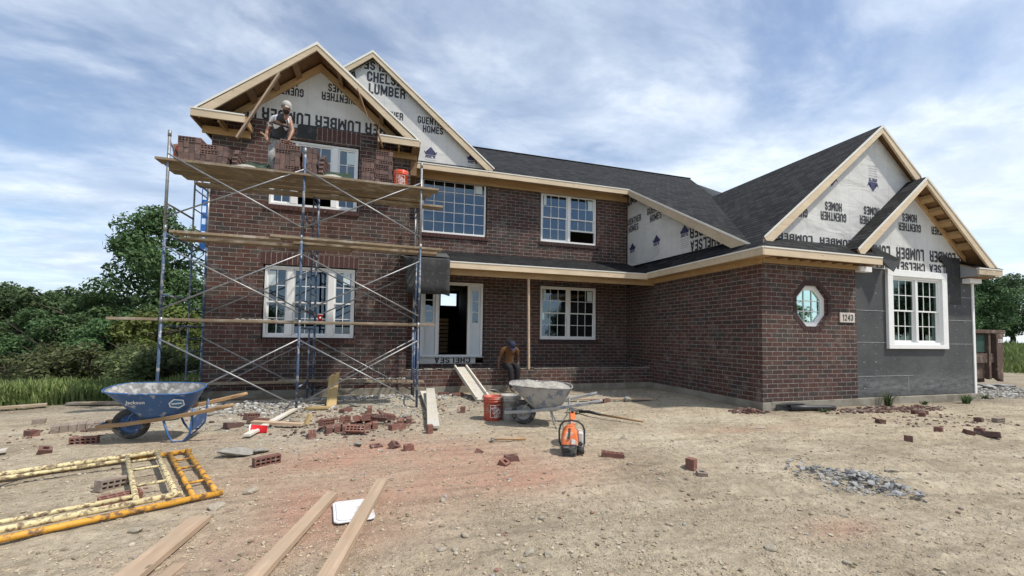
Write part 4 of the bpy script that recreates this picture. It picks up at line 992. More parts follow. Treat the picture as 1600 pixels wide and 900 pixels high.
def place_print(parent, me, c, width, plane, bound, flip, mat, height=None, offset=0.004):
    bm = bmesh.new(); bm.from_mesh(me)
    xs = [v.co.x for v in bm.verts]; ys = [v.co.y for v in bm.verts]
    k = width / (max(xs) - min(xs)); mx_, my_ = (max(xs) + min(xs)) / 2, (max(ys) + min(ys)) / 2
    ky = k if height is None else height / (max(ys) - min(ys)); sg = -1 if flip else 1
    for v in bm.verts: v.co = Vector((sg * (v.co.x - mx_) * k + c[0], sg * (v.co.y - my_) * ky + c[1], v.co.z * .2))
    if bound:
        n = len(bound); area = sum(bound[i][0] * bound[(i + 1) % n][1] - bound[(i + 1) % n][0] * bound[i][1] for i in range(n))
        B = bound if area > 0 else bound[::-1]
        for i in range(n):
            p, q = Vector((*B[i], 0)), Vector((*B[(i + 1) % n], 0)); e = (q - p).normalized()
            bmesh.ops.bisect_plane(bm, geom=bm.verts[:] + bm.edges[:] + bm.faces[:], plane_co=p, plane_no=(e.y, -e.x, 0), clear_outer=True)
    if not bm.faces: bm.free(); return
    o_, r__, u__, n__ = map(Vector, plane)
    for v in bm.verts: v.co = o_ + r__ * v.co.x + u__ * v.co.y + n__ * (offset + v.co.z)
    m2 = bpy.data.meshes.new('lettering'); bm.to_mesh(m2); bm.free(); bpy.data.meshes.remove(me)
    return link_mesh('printed_lettering', m2, MT[mat], parent)
def crown_mesh():
    P = [(-.5, .12), (-.38, -.18), (.38, -.18), (.5, .12), (.36, .0), (.27, -.06), (.20, .10), (.22, .18), (0, .42), (-.22, .18), (-.20, .10), (-.27, -.06), (-.36, .0)]
    me = bpy.data.meshes.new('c'); b3 = bmesh.new()
    vs = [b3.verts.new((x, y_, 0)) for x, y_ in P]; b3.faces.new(vs)
    vs = [b3.verts.new((x, y_, 0)) for x, y_ in [(-.34, -.22), (.34, -.22), (.32, -.27), (-.32, -.27)]]; b3.faces.new(vs)
    bmesh.ops.triangulate(b3, faces=b3.faces[:]); b3.to_mesh(me); b3.free(); return me
def crown(parent, c, wd, plane, bound, flip=False):
    place_print(parent, crown_mesh(), c, wd, plane, bound, flip, 'ink_blue')
    s_ = -1 if flip else 1
    stamp(parent, 'REX', (c[0], c[1] - s_ * wd * .42), wd * .75, plane, bound, flip, 'ink_blue', .02, height=wd * .17)
    for i in range(5):
        stamp(parent, 'iiiiii iiii iii iiii iiiiii', (c[0], c[1] - s_ * wd * (.66 + .15 * i)), wd * (.8 - .06 * (i % 3)), plane, bound, flip, 'ink_blue', 0.0, height=wd * .035)
G1 = [(-3.47, 5.93), (0.27, 5.93), (-1.60, 7.47)]
g1 = wrap_panel('front_gable_wrap', [(-3.6, 10.15, 5.8), (0.4, 10.15, 5.8), (0.27, 10.15, 5.93), (-1.60, 10.15, 7.47), (-3.47, 10.15, 5.93)], (0, .03, 0))
PL = lambda yy: ((0, yy, 0), (1, 0, 0), (0, 0, 1), (0, -1, 0))
p = PL(10.15)
for c, wd in (((-2.31, 6.90), 0.74), ((-1.19, 6.92), 0.76), ((-3.35, 6.92), 0.75), ((-0.08, 6.92), 0.75)): stamp(g1, 'GUENTHER\nHOMES', c, wd, p, G1, True, height=.41, bold=.02)
for x in (-2.27, -1.20, -0.13, -3.34): stamp(g1, 'LUMBER', (x, 6.20), 0.97, p, G1, True, bold=0.03, height=0.27)
SC2 = 11.10 / 11.30
k2 = lambda x, z: (x * SC2, 1.4 + (z - 1.4) * SC2)
G2 = [(-3.5, 5.98), (2.52, 5.98), (-0.53, 8.47)]
g2 = wrap_panel('rear_gable_wrap', [(-3.5, 11.10, 5.97), (2.53, 11.10, 5.97), (2.50, 11.10, 6.02), (-0.53, 11.10, 8.49), (-3.5, 11.10, 6.06)], (0, .02, 0)); p = PL(11.10)
stamp(g2, 'CHELSEA\nLUMBER', k2(-0.16, 7.99), 1.02, p, G2, bold=0.03, height=.58); stamp(g2, 'CHELSEA\nLUMBER', k2(-1.46, 8.0), 1.02, p, G2, bold=0.03, height=.58)
stamp(g2, 'CHELSEA', k2(-0.40, 8.45), 1.02, p, G2, True, bold=0.03, height=.24)
for x in (1.06, -0.15, 2.2): stamp(g2, 'GUENTHER\nHOMES', k2(x, 7.09), 0.82, p, G2, height=.42, bold=.02)
stamp(g2, 'LUMBER', k2(0.98, 7.75), 0.6, p, G2)
for x in (1.01, 2.17): crown(g2, k2(x, 6.37), 0.36, p, G2)
rz = lambda yy: mz(yy) - 0.06
SD = [(11.32, 3.58), (11.32, 5.75), (10.88, rz(10.88)), (7.15, rz(7.15)), (7.0, 3.50)]
sw_ = wrap_panel('side_gable_wrap', [(7.13, a_, b_) for a_, b_ in SD], (0.03, 0, 0), 'wrap_loose')
p = ((7.13, 0, 0), (0, -1, 0), (0, 0, 1), (-1, 0, 0)); BD = [(-a_, b_) for a_, b_ in SD]
stamp(sw_, 'GUENTHER\nHOMES', (-9.9, 4.90), 0.80, p, BD, height=.44, bold=.02); stamp(sw_, 'GUENTHER\nHOMES', (-11.0, 4.85), 0.80, p, BD, height=.44, bold=.02)
stamp(sw_, 'LUMBER', (-10.95, 5.62), 1.0, p, BD, bold=.02, height=.26)
stamp(sw_, 'CHELSEA', (-8.02, 3.65), 0.98, p, BD, True, bold=.02, height=.27); stamp(sw_, 'LUMBER', (-8.05, 3.98), 0.95, p, BD, True, bold=.02, height=.27); stamp(sw_, 'CHELSEA', (-6.95, 3.64), 0.95, p, BD, True, bold=.02, height=.27)
for a_, b_ in ((-11.05, 4.16), (-9.86, 4.14), (-8.72, 4.13)): crown(sw_, (a_, b_), 0.36, p, BD)
GA = [(7.18, 3.42), (11.9, 3.42), (11.5, 4.75), (10.1, 5.90)]
ka = lambda x, z: (x, z)
GA = [(7.20, 3.44), (9.5, 3.44), (11.47, 5.03), (11.74, 5.03), (10.45, 6.08)]
ga = wrap_panel('garage_gable_wrap', [(x, 6.50, z) for x, z in GA], (0, .02, 0), 'wrap_loose'); p = PL(6.50); GA = [(7.22, 3.44), (9.5, 3.44), (11.58, 5.12), (10.45, 6.06)]
for c in ((9.14, 4.16), (8.02, 4.16), (10.30, 4.18)): stamp(ga, 'GUENTHER\nHOMES', ka(*c), 0.75, p, GA, True, height=.41, bold=.02)
crown(ga, ka(10.36, 4.86), 0.36, p, GA, True); crown(ga, ka(9.10, 4.83), 0.36, p, GA, True)
for x in (8.05, 9.2): stamp(ga, 'LUMBER', ka(x, 3.51), 0.95, p, GA, True, bold=.02, height=.14)
GB = [(9.72, 3.0), (13.2, 3.0), (13.2, 3.4), (11.41, 4.90), (9.72, 3.53)]
gb = wrap_panel('projecting_gable_wrap', [(x, 6.478, z) for x, z in ((10.3, 3.0), (12.8, 3.0), (13.3, 3.38), (11.50, 4.95), (9.76, 3.53), (9.76, 3.35))], (0, .01, 0)); p = PL(6.478)
GB = [(10.3, 3.02), (12.8, 3.02), (13.28, 3.38), (11.50, 4.93), (9.78, 3.53), (9.78, 3.36)]
for x in (11.50, 12.62): stamp(gb, 'GUENTHER\nHOMES', (x, 4.13), 0.75, p, GB, True, height=.41, bold=.02)
for x in (10.36, 11.49, 12.62): stamp(gb, 'LUMBER', (x, 3.40), 0.93, p, GB, True, bold=.02, height=.27); stamp(gb, 'CHELSEA', (x, 3.10), 0.98, p, GB, True, bold=.02, height=.22)
p = PL(11.318); stamp(sillw, 'CHELSEA', (1.72, 0.71), 0.98, p, [(0.85, 0.63), (2.33, 0.63), (2.33, 0.78), (0.85, 0.78)], True, bold=.02, height=.17)
# plaque with the street number
w = MB(); w.box(9.17, 9.605, 6.425, 6.446, 1.775, 1.985); sg_ = hp('number_plaque', w, MT['sign'], bevel=0.006)
stamp(sg_, '1243', (9.388, 1.88), 0.31, PL(6.425), None, height=.14, th=.14)

# ================================================================== SCAFFOLD
FY, BY = 8.20, 9.86
FX = (-3.575, -1.505, 0.575)
LV = (0.0, 1.57, 3.10, 4.70)
sc = thing('scaffold', 'tall blue and galvanised frame scaffold standing in front of the left wing', 'scaffold', (FX[1], 9.0, 0))
def sp_(name, mb, mat, parent=None):
    o = mb.build(name, mat, parent or sc)
    if parent is None: o.location = (-FX[1], -9.0, 0)
    return o
for i, x in enumerate(FX):
    for L in range(3):
        z0, z1 = LV[L], LV[L + 1]; mtl = MT['steel_grey'] if (L == 2 and i != 1) else MT['steel_blue']
        jx = random.uniform(-.012, .012)
        w = MB(); w.tube([(x, FY, z0 + (gh(x, FY) if L == 0 else 0)), (x + jx, FY, z1 - .01)], .0225)
        w.tube([(x, BY, z0 + (-.05 if L == 0 else 0)), (x + jx, BY, z1 - .01 - (0.35 if L == 2 else 0))], .0225)
        if L < 2: w.tube([(x, FY, z1 - .09), (x, BY, z1 - .09)], .019)
        else: w.tube([(x, FY, z1 - .12), (x, FY + .75, z1 - .42), (x, BY, z1 - .46)], .019)
        w.tube([(x, FY, z0 + .42), (x, 9.22, z0 + .42)], .017)
        w.tube([(x, 9.22, z0 + .05), (x, 9.22, z1 - .09 - (.35 if L == 2 else 0))], .016)
        for q in (0.25, 0.62, 1.0, 1.25): w.tube([(x, 9.22, z0 + q), (x, BY, z0 + q)], .012, 8)
        fr = sp_('end_frame', w, mtl)
        w = MB(); w.tube([(x + jx, FY, z1 - .05), (x + jx, FY, z1 + .05)], .0265)
        sp_('coupling_pin', w, MT['steel_grey'], None)
for i in range(2):
    for L in range(3):
        za, zb_ = LV[L] + (.18 if L else .12), LV[L + 1] - (.30 if L < 2 else .36)
        for yy in (FY - .028, BY + .0):
            if yy > 9 and L == 2: continue
            for (z0, z1, dy) in ((za, zb_, 0), (zb_, za, -.028)):
                w = MB(); w.tube([(FX[i] + .01, yy + dy, z0), (FX[i + 1] - .01, yy + dy, z1)], .0135, 8); sp_('cross_brace', w, MT['steel_grey'])
# planks ---------------------------------------------------------------
def board(name, label, cat, p, q, wdt, th, mat, group=None, roll=0, bend=0.0, bevel=.003, chip=True):
    """a board lying from p to q (points on its underside centre line)"""
    p, q = Vector(p), Vector(q); L = (q - p).length; d_ = (q - p).normalized()
    m_ = MB(); n = 8; vs = []; fs = []
    for i in range(n + 1):
        f_ = i / n; x = -L / 2 + L * f_; zb = bend * math.sin(math.pi * f_) ; wj = wdt / 2
        vs += [(x, -wj, zb), (x, wj, zb), (x, wj, zb + th), (x, -wj, zb + th)]
    for i in range(n):
        for k_ in range(4): fs.append((i * 4 + k_, (i + 1) * 4 + k_, (i + 1) * 4 + (k_ + 1) % 4, i * 4 + (k_ + 1) % 4))
    fs += [(0, 1, 2, 3), tuple(n * 4 + k_ for k_ in (3, 2, 1, 0))]
    m_.add(vs, fs)
    o = m_.build(name, MT[mat], None, bevel)
    X = d_; Yv = Vector((0, 0, 1)).cross(X).normalized(); Zv = X.cross(Yv)
    M = Matrix((X, Yv, Zv)).transposed().to_4x4()
    o.matrix_world = Matrix.Translation((p + q) / 2) @ M @ Matrix.Rotation(roll, 4, 'X')
    return tag(o, label, cat, group)
GP = 'planks laid across the scaffold'
pl = [('topmost deck plank nearest the camera, under the brick stacks', (-3.74, 8.26, 4.225), (0.90, 8.26, 4.225), .235),
      ('second top deck plank, behind the front one under the bricks', (-3.72, 8.51, 4.225), (0.80, 8.50, 4.225), .235),
      ('third top deck plank, where the worker stands', (-3.76, 8.75, 4.225), (0.70, 8.74, 4.225), .235),
      ('fourth top deck plank, hindmost of the deck proper', (-3.66, 9.0, 4.225), (0.62, 9.0, 4.225), .235),
      ('lower plank just beneath the back of the top deck, longest to the right', (-3.55, 9.26, 4.175), (1.10, 9.12, 4.16), .235),
      ('short middle level plank on the left bay', (-3.52, 8.32, 3.035), (-1.86, 8.32, 3.035), .235),
      ('middle level plank on the left bay, behind the short one', (-3.50, 8.62, 2.99), (-0.7, 8.62, 2.99), .235),
      ('long middle level plank on the right bay nearest the camera', (-2.02, 8.30, 3.083), (1.0, 8.30, 3.05), .235),
      ('middle level plank on the right bay, behind the front one', (-1.7, 8.58, 3.04), (0.93, 8.58, 3.02), .235),
      ('lowest deck plank sticking far out to the left over the grass', (-4.30, 8.32, 1.565), (0.89, 8.32, 1.565), .235),
      ('lowest deck plank behind the front one, mortar spilt on it', (-3.58, 8.60, 1.56), (0.6, 8.60, 1.56), .235),
      ('splattered low plank against the foundation, left bay', (-3.95, 9.72, .335), (-1.60, 9.72, .345), .20),
      ('mortar splattered low plank against the foundation, right bay', (-2.12, 9.70, .385), (0.83, 9.70, .295), .22)]
for i, (lab, p_, q_, wd) in enumerate(pl):
    board('scaffold_plank', lab, 'plank', p_, q_, wd, .042, 'plank', GP, roll=random.uniform(-.01, .01))
# spilt mortar on the lowest deck and the low plank
def lump(name, label, x0, x1, y, z, n, matn='mortar'):
    P = []; S_ = []
    for i in range(n): P.append((random.uniform(x0, x1), y + random.uniform(-.09, .09), z)); S_.append(random.uniform(.008, .035))
    tag(link_mesh(name, scatter_mesh(name, np.array(P), np.array(S_), .1), MT[matn]), label, 'mortar', kind='stuff')
lump('mortar_spill', 'crumbs of mortar spilt on the lowest scaffold plank', -2.6, -1.9, 8.4, 1.61, 70)
lump('mortar_spill', 'dried mortar crumbs along the low plank by the foundation', -1.2, 0.4, 9.7, .40, 150)

# bricks ---------------------------------------------------------------
def cored_brick(L=.255, W=.092, H=.078):
    """brick lying on its bed: two rows of five cores run through its height"""
    m_ = MB(); e = .013; n = 5
    ys = [-W / 2, -W / 2 + .017, -.007, .007, W / 2 - .017, W / 2]
    for a, c in ((0, 1), (2, 3), (4, 5)): m_.box(-L / 2, L / 2, ys[a], ys[c], 0, H)
    hole = (L - (n + 1) * e) / n
    for a, c in ((1, 2), (3, 4)):
        for k_ in range(n + 1):
            x = -L / 2 + k_ * (hole + e); m_.box(x, x + e, ys[a], ys[c], .0008, H - .0008)
    return m_
def half_brick(L=.12, seed=0):
    r = random.Random(seed); m_ = MB(); W, H = .092, .078
    j = lambda: r.uniform(-.016, .016)
    vs = [(-L / 2, -W / 2, 0), (L / 2 + j(), -W / 2, 0), (L / 2 + j(), W / 2, 0), (-L / 2, W / 2, 0), (-L / 2, -W / 2, H), (L / 2 + j(), -W / 2, H), (L / 2 + j(), W / 2, H), (-L / 2, W / 2, H)]
    m_.add(vs, [(0, 3, 2, 1), (0, 1, 5, 4), (1, 2, 6, 5), (2, 3, 7, 6), (3, 0, 4, 7)])
    # open top with a core sunk in it
    q = [(-L * .2, -.022, H), (L * .22, -.022, H), (L * .22, .022, H), (-L * .2, .022, H)]; dn = [(x, y_, H - .05) for x, y_, z in q]
    m_.add(vs[4:] + q + dn, [(0, 1, 5, 4), (1, 2, 6, 5), (2, 3, 7, 6), (3, 0, 4, 7), (4, 5, 9, 8), (5, 6, 10, 9), (6, 7, 11, 10), (7, 4, 8, 11), (8, 9, 10, 11)])
    return m_
def mesh_of(mb, mat, name):
    o = mb.build(name, mat, None, 0, True); me = o.data; bpy.data.objects.remove(o); return me
BM_S = mesh_of(cored_brick(), MT['sbrick'], 'stacked_brick'); BM_L = mesh_of(cored_brick(), MT['lbrick'], 'loose_brick'); BM_D = mesh_of(cored_brick(), MT['lbrick_dusty'], 'dusty_brick')
HB = [mesh_of(half_brick(.11 + .02 * i, i), MT['lbrick'], 'half_brick') for i in range(3)] + [mesh_of(half_brick(.12, 9), MT['lbrick_dusty'], 'half_brick')]
def put(me, name, loc, rot, label, cat, group=None):
    o = bpy.data.objects.new(name, me); COL.objects.link(o); o.location = loc; o.rotation_euler = rot
    return tag(o, label, cat, group)
DK = 4.27
def stack(x0, x1, y0, rows, label, group, seed, pc=.10, z0=DK):
    """rows of bricks on edge, ends to the front, some turned to show their cored beds"""
    r = random.Random(seed)
    for r_ in range(rows):
        x = x0 + r.uniform(-.006, .006); z = z0 + .0465 + r_ * .0935
        while x < x1 - .04:
            if x + .2 < x1 and r.random() < (pc if r_ < rows - 1 else pc * 2.6) and x + .25 < x1 + .03:
                put(BM_S, 'stacked_brick', (x + .128, y0 + r.uniform(-.008, .004), z), (E90, 0, r.uniform(-.02, .02)), label, 'brick', group); x += .259
            else:
                put(BM_S, 'stacked_brick', (x, y0 + .052 + r.uniform(-.005, .005), z), (E90, 0, E90 + r.uniform(-.02, .02)), label, 'brick', group); x += .0815
E90 = R(90)
stack(-3.50, -2.78, 8.40, 4, 'cored brick in the leftmost stack on the top scaffold deck', 'bricks stacked on the left of the top deck', 3)
stack(-3.50, -3.16, 8.40, 1, 'cored brick in the short top row of the leftmost stack on deck', 'top row of the left stack', 4, .5, DK + 4 * .0935)
for i in range(4): put(BM_S, 'stacked_brick', (-2.70 + .012 * i, 8.52, DK + .05 + i * .075), (E90, R(24), R(78)), 'brick leaning against the right end of the leftmost stack on deck', 'brick', 'bricks leaning on the left stack')
stack(-2.03, -1.60, 8.42, 6, 'cored brick in the middle stack on the top deck, beside the worker', 'bricks stacked by the worker', 8, .12)
put(BM_S, 'stacked_brick', (-1.86, 8.46, DK + .61), (R(90), 0, .4), 'cored brick topmost on the middle stack, by the worker hand', 'brick')
stack(-1.58, -1.36, 8.44, 6, 'cored brick in the narrower stack behind the middle scaffold post', 'bricks stacked behind the middle post', 5, .2)
for i in range(5): put(BM_S, 'stacked_brick', (-1.30 + .01 * i, 8.55, DK + .05 + i * .085), (E90, R(22), R(78)), 'brick leaning at the right end of the middle stack', 'brick', 'bricks leaning on the middle stack')
stack(-0.57, -0.33, 8.80, 7, 'cored brick in the lower left half of the right stack on deck', 'left half of the right stack', 9, .4)
stack(-0.31, 0.00, 8.80, 9, 'cored brick in the taller half of the right stack beside the orange bucket', 'right half of the right stack', 11, .35)

def gb_(me, name, x, y, rz, label, group=None, tilt=(0, 0), dz=0.0, cat='brick'):
    return put(me, name, (x, y, gh(x, y) - .006 + dz), (tilt[0], tilt[1], rz), label, cat, group)
# single bricks on the ground
gb_(BM_L, 'loose_brick', -1.20, 5.02, R(35), 'whole red cored brick lying alone in the dirt right of the yellow frames', None, (E90, 0), .046)
gb_(BM_L, 'loose_brick', -3.49, 6.42, R(8), 'dark red cored brick on edge between the yellow frames and blue wheelbarrow', None, (E90, 0), .046)
gb_(HB[0], 'broken_brick', -3.62, 5.98, R(30), 'ragged red broken brick lying left of the yellow frames', None, (.4, .2), .0)
gb_(HB[3], 'broken_brick', -4.85, 7.88, R(15), 'grey dusty half brick alone on the dirt at far left', None)
gb_(HB[1], 'broken_brick', -4.36, 6.98, R(-30), 'small broken brick at the left end of the dusty brick row')
gb_(BM_D, 'loose_brick', -3.74, 7.18, R(12), 'dusty cored brick under the front tip of the blue wheelbarrow handle', None, (.3, 0))
for i in range(6): gb_(BM_D, 'loose_brick', -4.28 + i * .075, 7.18 + i * .035, R(115), 'mortar dusted brick in the short row lying left of the blue wheelbarrow', 'row of dusty bricks left of the barrow', (E90, 0), .046)
gb_(BM_D, 'loose_brick', -2.30, 4.58, R(62), 'dusty grey cored brick lying on edge inside the yellow frames', None, (E90, .12), .046)
gb_(BM_L, 'loose_brick', -2.02, 4.16, R(38), 'dark red cored brick lying against the near yellow tubes', None, (.15, 0))
for (x, y, a, l) in ((-2.12, 7.06, 50, 'dark brick end-on, nearest of the four bricks left of the red cup'), (-2.0, 7.40, 85, 'cored brick leaning up in the small group left of the red cup'), (-1.86, 7.36, 10, 'flat brick at the back of the small group left of the red cup'), (-2.10, 7.75, 60, 'brick standing behind the small group left of the red cup')):
    gb_(BM_L, 'loose_brick', x, y, R(a), l, None, (E90 if a in (85, 60) else 0, .15), .046 if a in (85, 60) else 0)
# the loose pile
GPILE = 'bricks tumbled in the loose pile below the scaffold'
LP = 'red cored brick tumbled in the loose pile on the dirt below the scaffold'
for i in range(7): gb_(BM_L, 'loose_brick', -0.78 + i * .10, 6.42 + .03 * i, R(95), LP, GPILE, (E90, 0), .046)
for (x, y, a, tx, ty, dz) in ((-.83, 6.55, 60, E90, .1, .12), (-.60, 6.68, 75, E90, .2, .13), (-.42, 6.60, 80, 1.2, .3, .13), (-.28, 6.62, 72, 1.3, .2, .14), (-.12, 6.72, 30, .5, .2, .09), (.02, 6.85, 20, .2, .3, .08), (-.38, 6.22, -8, .9, .05, .06), (-.92, 6.12, 100, 0, 0, 0), (.18, 6.42, 35, 0, .05, 0), (.20, 6.72, 80, E90, 0, .046), (.33, 6.85, 85, E90, 0, .046), (-.2, 7.1, 10, .2, .2, .03), (.08, 7.2, 110, 0, 0, 0)):
    gb_(BM_L, 'loose_brick', x, y, R(a), LP, GPILE, (tx, ty), dz)
for (me, x, y, a, tl, dz, l) in (
    (BM_L, -.66, 7.95, 60, (0, 0), 0, 'brick lying by itself behind the loose pile near the leaning board'),
    (BM_L, -.30, 7.85, 90, (E90, 0), .046, 'dark brick on edge right behind the loose pile'),
    (HB[0], .285, 5.22, 8, (0, 0), 0, 'square dark half brick standing alone right of the loose pile'), (HB[1], .10, 5.38, 50, (.7, .3), 0, 'chipped red half brick on its side beside the dark half brick'), (HB[2], -.09, 5.47, 20, (.2, 0), -.045, 'thin red brick flake sunk in the dirt left of the half bricks'),
    (HB[1], .58, 6.06, 10, (0, E90), .06, 'red cored half brick at the foot of the pale boards'), (HB[0], 1.33, 7.42, 80, (0, E90), .06, 'red half brick on end left of the red bucket'),
    (BM_L, 1.55, 9.3, 8, (.3, 0), 0, 'brick lying by the foundation left of the plank ramp foot'), (BM_L, 1.25, 9.45, -12, (0, 0), 0, 'brick half buried at the foundation left of the ramp'),
    (BM_L, 2.1, 7.6, 30, (0, 0), 0, 'brick on the ground between the two buckets'),
    (HB[2], 1.37, 4.52, 5, (0, 0), -.01, 'dark half brick in front of the cut-off saw, to the left'), (HB[0], 1.24, 4.42, 40, (.5, 0), -.02, 'broken red brick end next to the dark half brick left of the saw'), (HB[1], 1.08, 4.95, 70, (.4, .3), -.035, 'sunken cored brick fragment left of the saw'),
    (BM_L, 2.55, 4.36, -28, (0, .05), -.02, 'brick sunk at an angle in the dirt right of the saw'), (HB[0], 3.11, 3.74, 25, (0, E90), .06, 'half brick standing upright alone in the open dirt'), (HB[3], 3.10, 3.55, 60, (0, 0), -.035, 'pale brick fragment lying by the upright half brick'),
    (HB[0], 6.92, 3.98, 30, (0, .2), 0, 'tilted half brick alone beyond the grey stone heap'), (HB[1], 8.05, 5.02, 60, (0, 0), 0, 'dark half brick in front of the grey foam wall'),
    (HB[0], 8.10, 4.27, 20, (0, 0), .0, 'block shaped half brick in the right hand scatter'), (HB[2], 8.45, 4.10, 45, (.2, 0), -.02, 'broken brick in the middle of the right hand scatter'), (BM_L, 8.60, 3.95, 110, (.25, .1), 0, 'cored brick tipped over at the right end of the scatter'), (HB[1], 8.72, 4.10, 10, (0, 0), 0, 'brick piece behind the tipped cored brick'),
    (HB[2], 9.90, 4.66, 15, (0, 0), 0, 'dusty half brick far right, left one of the pair'), (BM_D, 10.22, 4.60, 5, (E90, 0), .046, 'dusty whole brick far right, right one of the pair'),
    (HB[0], 9.50, 5.24, 20, (0, 0), 0, 'dark brick in front of the white trimmed window'), (BM_L, 9.72, 5.40, -15, (0, 0), 0, 'dark whole brick in front of the white trimmed window, left of the grass tuft'),
    (HB[1], 8.55, 3.05, 40, (0, .3), -.02, 'brick end at the right edge of the dirt'),
    (BM_L, 4.22, 7.90, 8, (E90, 0), .046, 'cored brick lying beside the long board, left one'), (BM_L, 4.48, 7.95, 30, (0, 0), 0, 'cored brick lying beside the long board, right one'), (HB[1], 6.62, 6.32, 30, (.3, 0), .02, 'dark red broken brick in the chips at the garage corner')):
    gb_(me, 'loose_brick' if me in (BM_L, BM_D) else 'broken_brick', x, y, R(a), l, None, tl, dz)

# stones ---------------------------------------------------------------
def stone_mesh(seed, mat, flat=.62, sub=2, cutd=.28):
    bm = bmesh.new(); bmesh.ops.create_icosphere(bm, subdivisions=sub, radius=.5); r = np.random.default_rng(seed)
    pl_ = [(Vector(r.normal(size=3)).normalized(), cutd + .20 * r.random()) for _ in range(9)]
    for v in bm.verts:
        for n_, d_ in pl_:
            e = v.co.dot(n_) - d_
            if e > 0: v.co -= n_ * e
        v.co.z *= flat; v.co.x *= 1.25; v.co += Vector(r.normal(size=3)) * .008
    me = bpy.data.meshes.new('stone'); bm.to_mesh(me); bm.free(); me.materials.append(mat); return me
SM = [stone_mesh(i, MT['stone']) for i in range(5)]; SH = [stone_mesh(20 + i, MT['shard'], .42, 1, .16) for i in range(9)]; MCH = stone_mesh(40, MT['mortarchunk'], .5, 3)
for i, (x, y, s_, l) in enumerate(((2.49, 2.22, .085, 'dark angular stone in the open dirt, lower right'), (.90, 2.56, .075, 'largest pale stone in the dirt at bottom centre'), (.38, 2.75, .055, 'pale stone at the left of the bottom centre group'), (.45, 2.73, .05, 'round pale stone beside the leftmost one at bottom centre'),
    (2.78, 1.93, .06, 'pale stone near the bottom edge, right of centre'), (-1.09, 4.15, .13, 'dark grey stone alone between yellow frames and boards'), (.81, 2.42, .055, 'stone nearest the bottom edge at centre'), (.55, 2.90, .06, 'pale stone in the dirt right of the tan boards'),
    (.48, 3.55, .055, 'pale pebble sized stone on the red dirt'), (1.18, 3.05, .06, 'white flat stone in the middle of the bare dirt'), (5.15, 3.12, .12, 'rounded stone behind the grey stone heap'), (3.5, 2.45, .05, 'small stone below the grey stone heap'), (2.58, 4.05, .075, 'pale stone in front of the sunken brick right of saw'),
    (3.18, 5.12, .11, 'small grey concrete lump right of the saw'), (-1.25, 3.85, .12, 'half buried stone by the near yellow tube'), (-1.62, 3.55, .09, 'stone left of the wide board at lower left'), (1.02, 2.52, .06, 'dark stone just right of the largest pale stone'))):
    put(SM[i % 5], 'stone', (x, y, gh(x, y) + s_ * .12), (random.uniform(-.3, .3), random.uniform(-.3, .3), random.uniform(0, 6)), l, 'stone').scale = (s_, s_, s_)
put(SM[1], 'stone_slab', (5.66, 5.2, gh(5.66, 5.2) + .012), (0, 0, .2), 'flat white stone slab on the dirt before the garage corner', 'stone').scale = (.2, .09, .05)
for i, (x, y, s_, l, rz_) in enumerate(((-1.55, 5.38, .34, 'large wedge of hardened grey mortar left of the lone brick', .5), (-1.34, 5.45, .2, 'smaller mortar chunk leaning on the large wedge', 1.4), (-1.0, 6.2, .12, 'mortar lump left of the brick pile', .2), (-.30, 5.55, .16, 'broken mortar lump in front of the brick pile', 2.), (5.05, 8.0, .26, 'dark mortar covered chunk against the recessed foundation corner', 1.0), (-.55, 8.5, .2, 'grey mortar chunk behind the brick pile', .4), (.35, 7.2, .18, 'mortar chunk right of the brick pile', 2.2))):
    o = put(MCH, 'mortar_chunk', (x, y, gh(x, y) + s_ * .15), (.1, .15, rz_), l, 'rubble'); o.scale = (s_, s_ * .7, s_ * (1.1 if i == 4 else .5))
# heap of grey stone shards on the right
GH = 'shards in the grey stone heap'
for i in range(290):
    f_ = random.random(); cx_ = 4.28 + .35 * f_ ; cy_ = 3.42 - .78 * f_; wd_ = .24 * (1 - abs(f_ - .35) * 1.0)
    ox, oy = random.gauss(0, 1) * wd_ * .75, random.gauss(0, 1) * .10
    x, y = cx_ + ox * .95, cy_ + ox * .5 + oy
    hgt = max(0, .055 * (1 - (ox / (wd_ * 1.5)) ** 2) * random.random()); s_ = (.022 + .075 * random.random() ** 2.0) * (1 if hgt > .01 else .75)
    put(SH[i % 9], 'stone_shard', (x, y, gh(x, y) + .012 + hgt), (random.uniform(-.8, .8), random.uniform(-.8, .8), random.uniform(0, 6.28)), 'blue grey broken stone shard in the small heap on the right', 'stone', GH).scale = (s_, s_, s_)

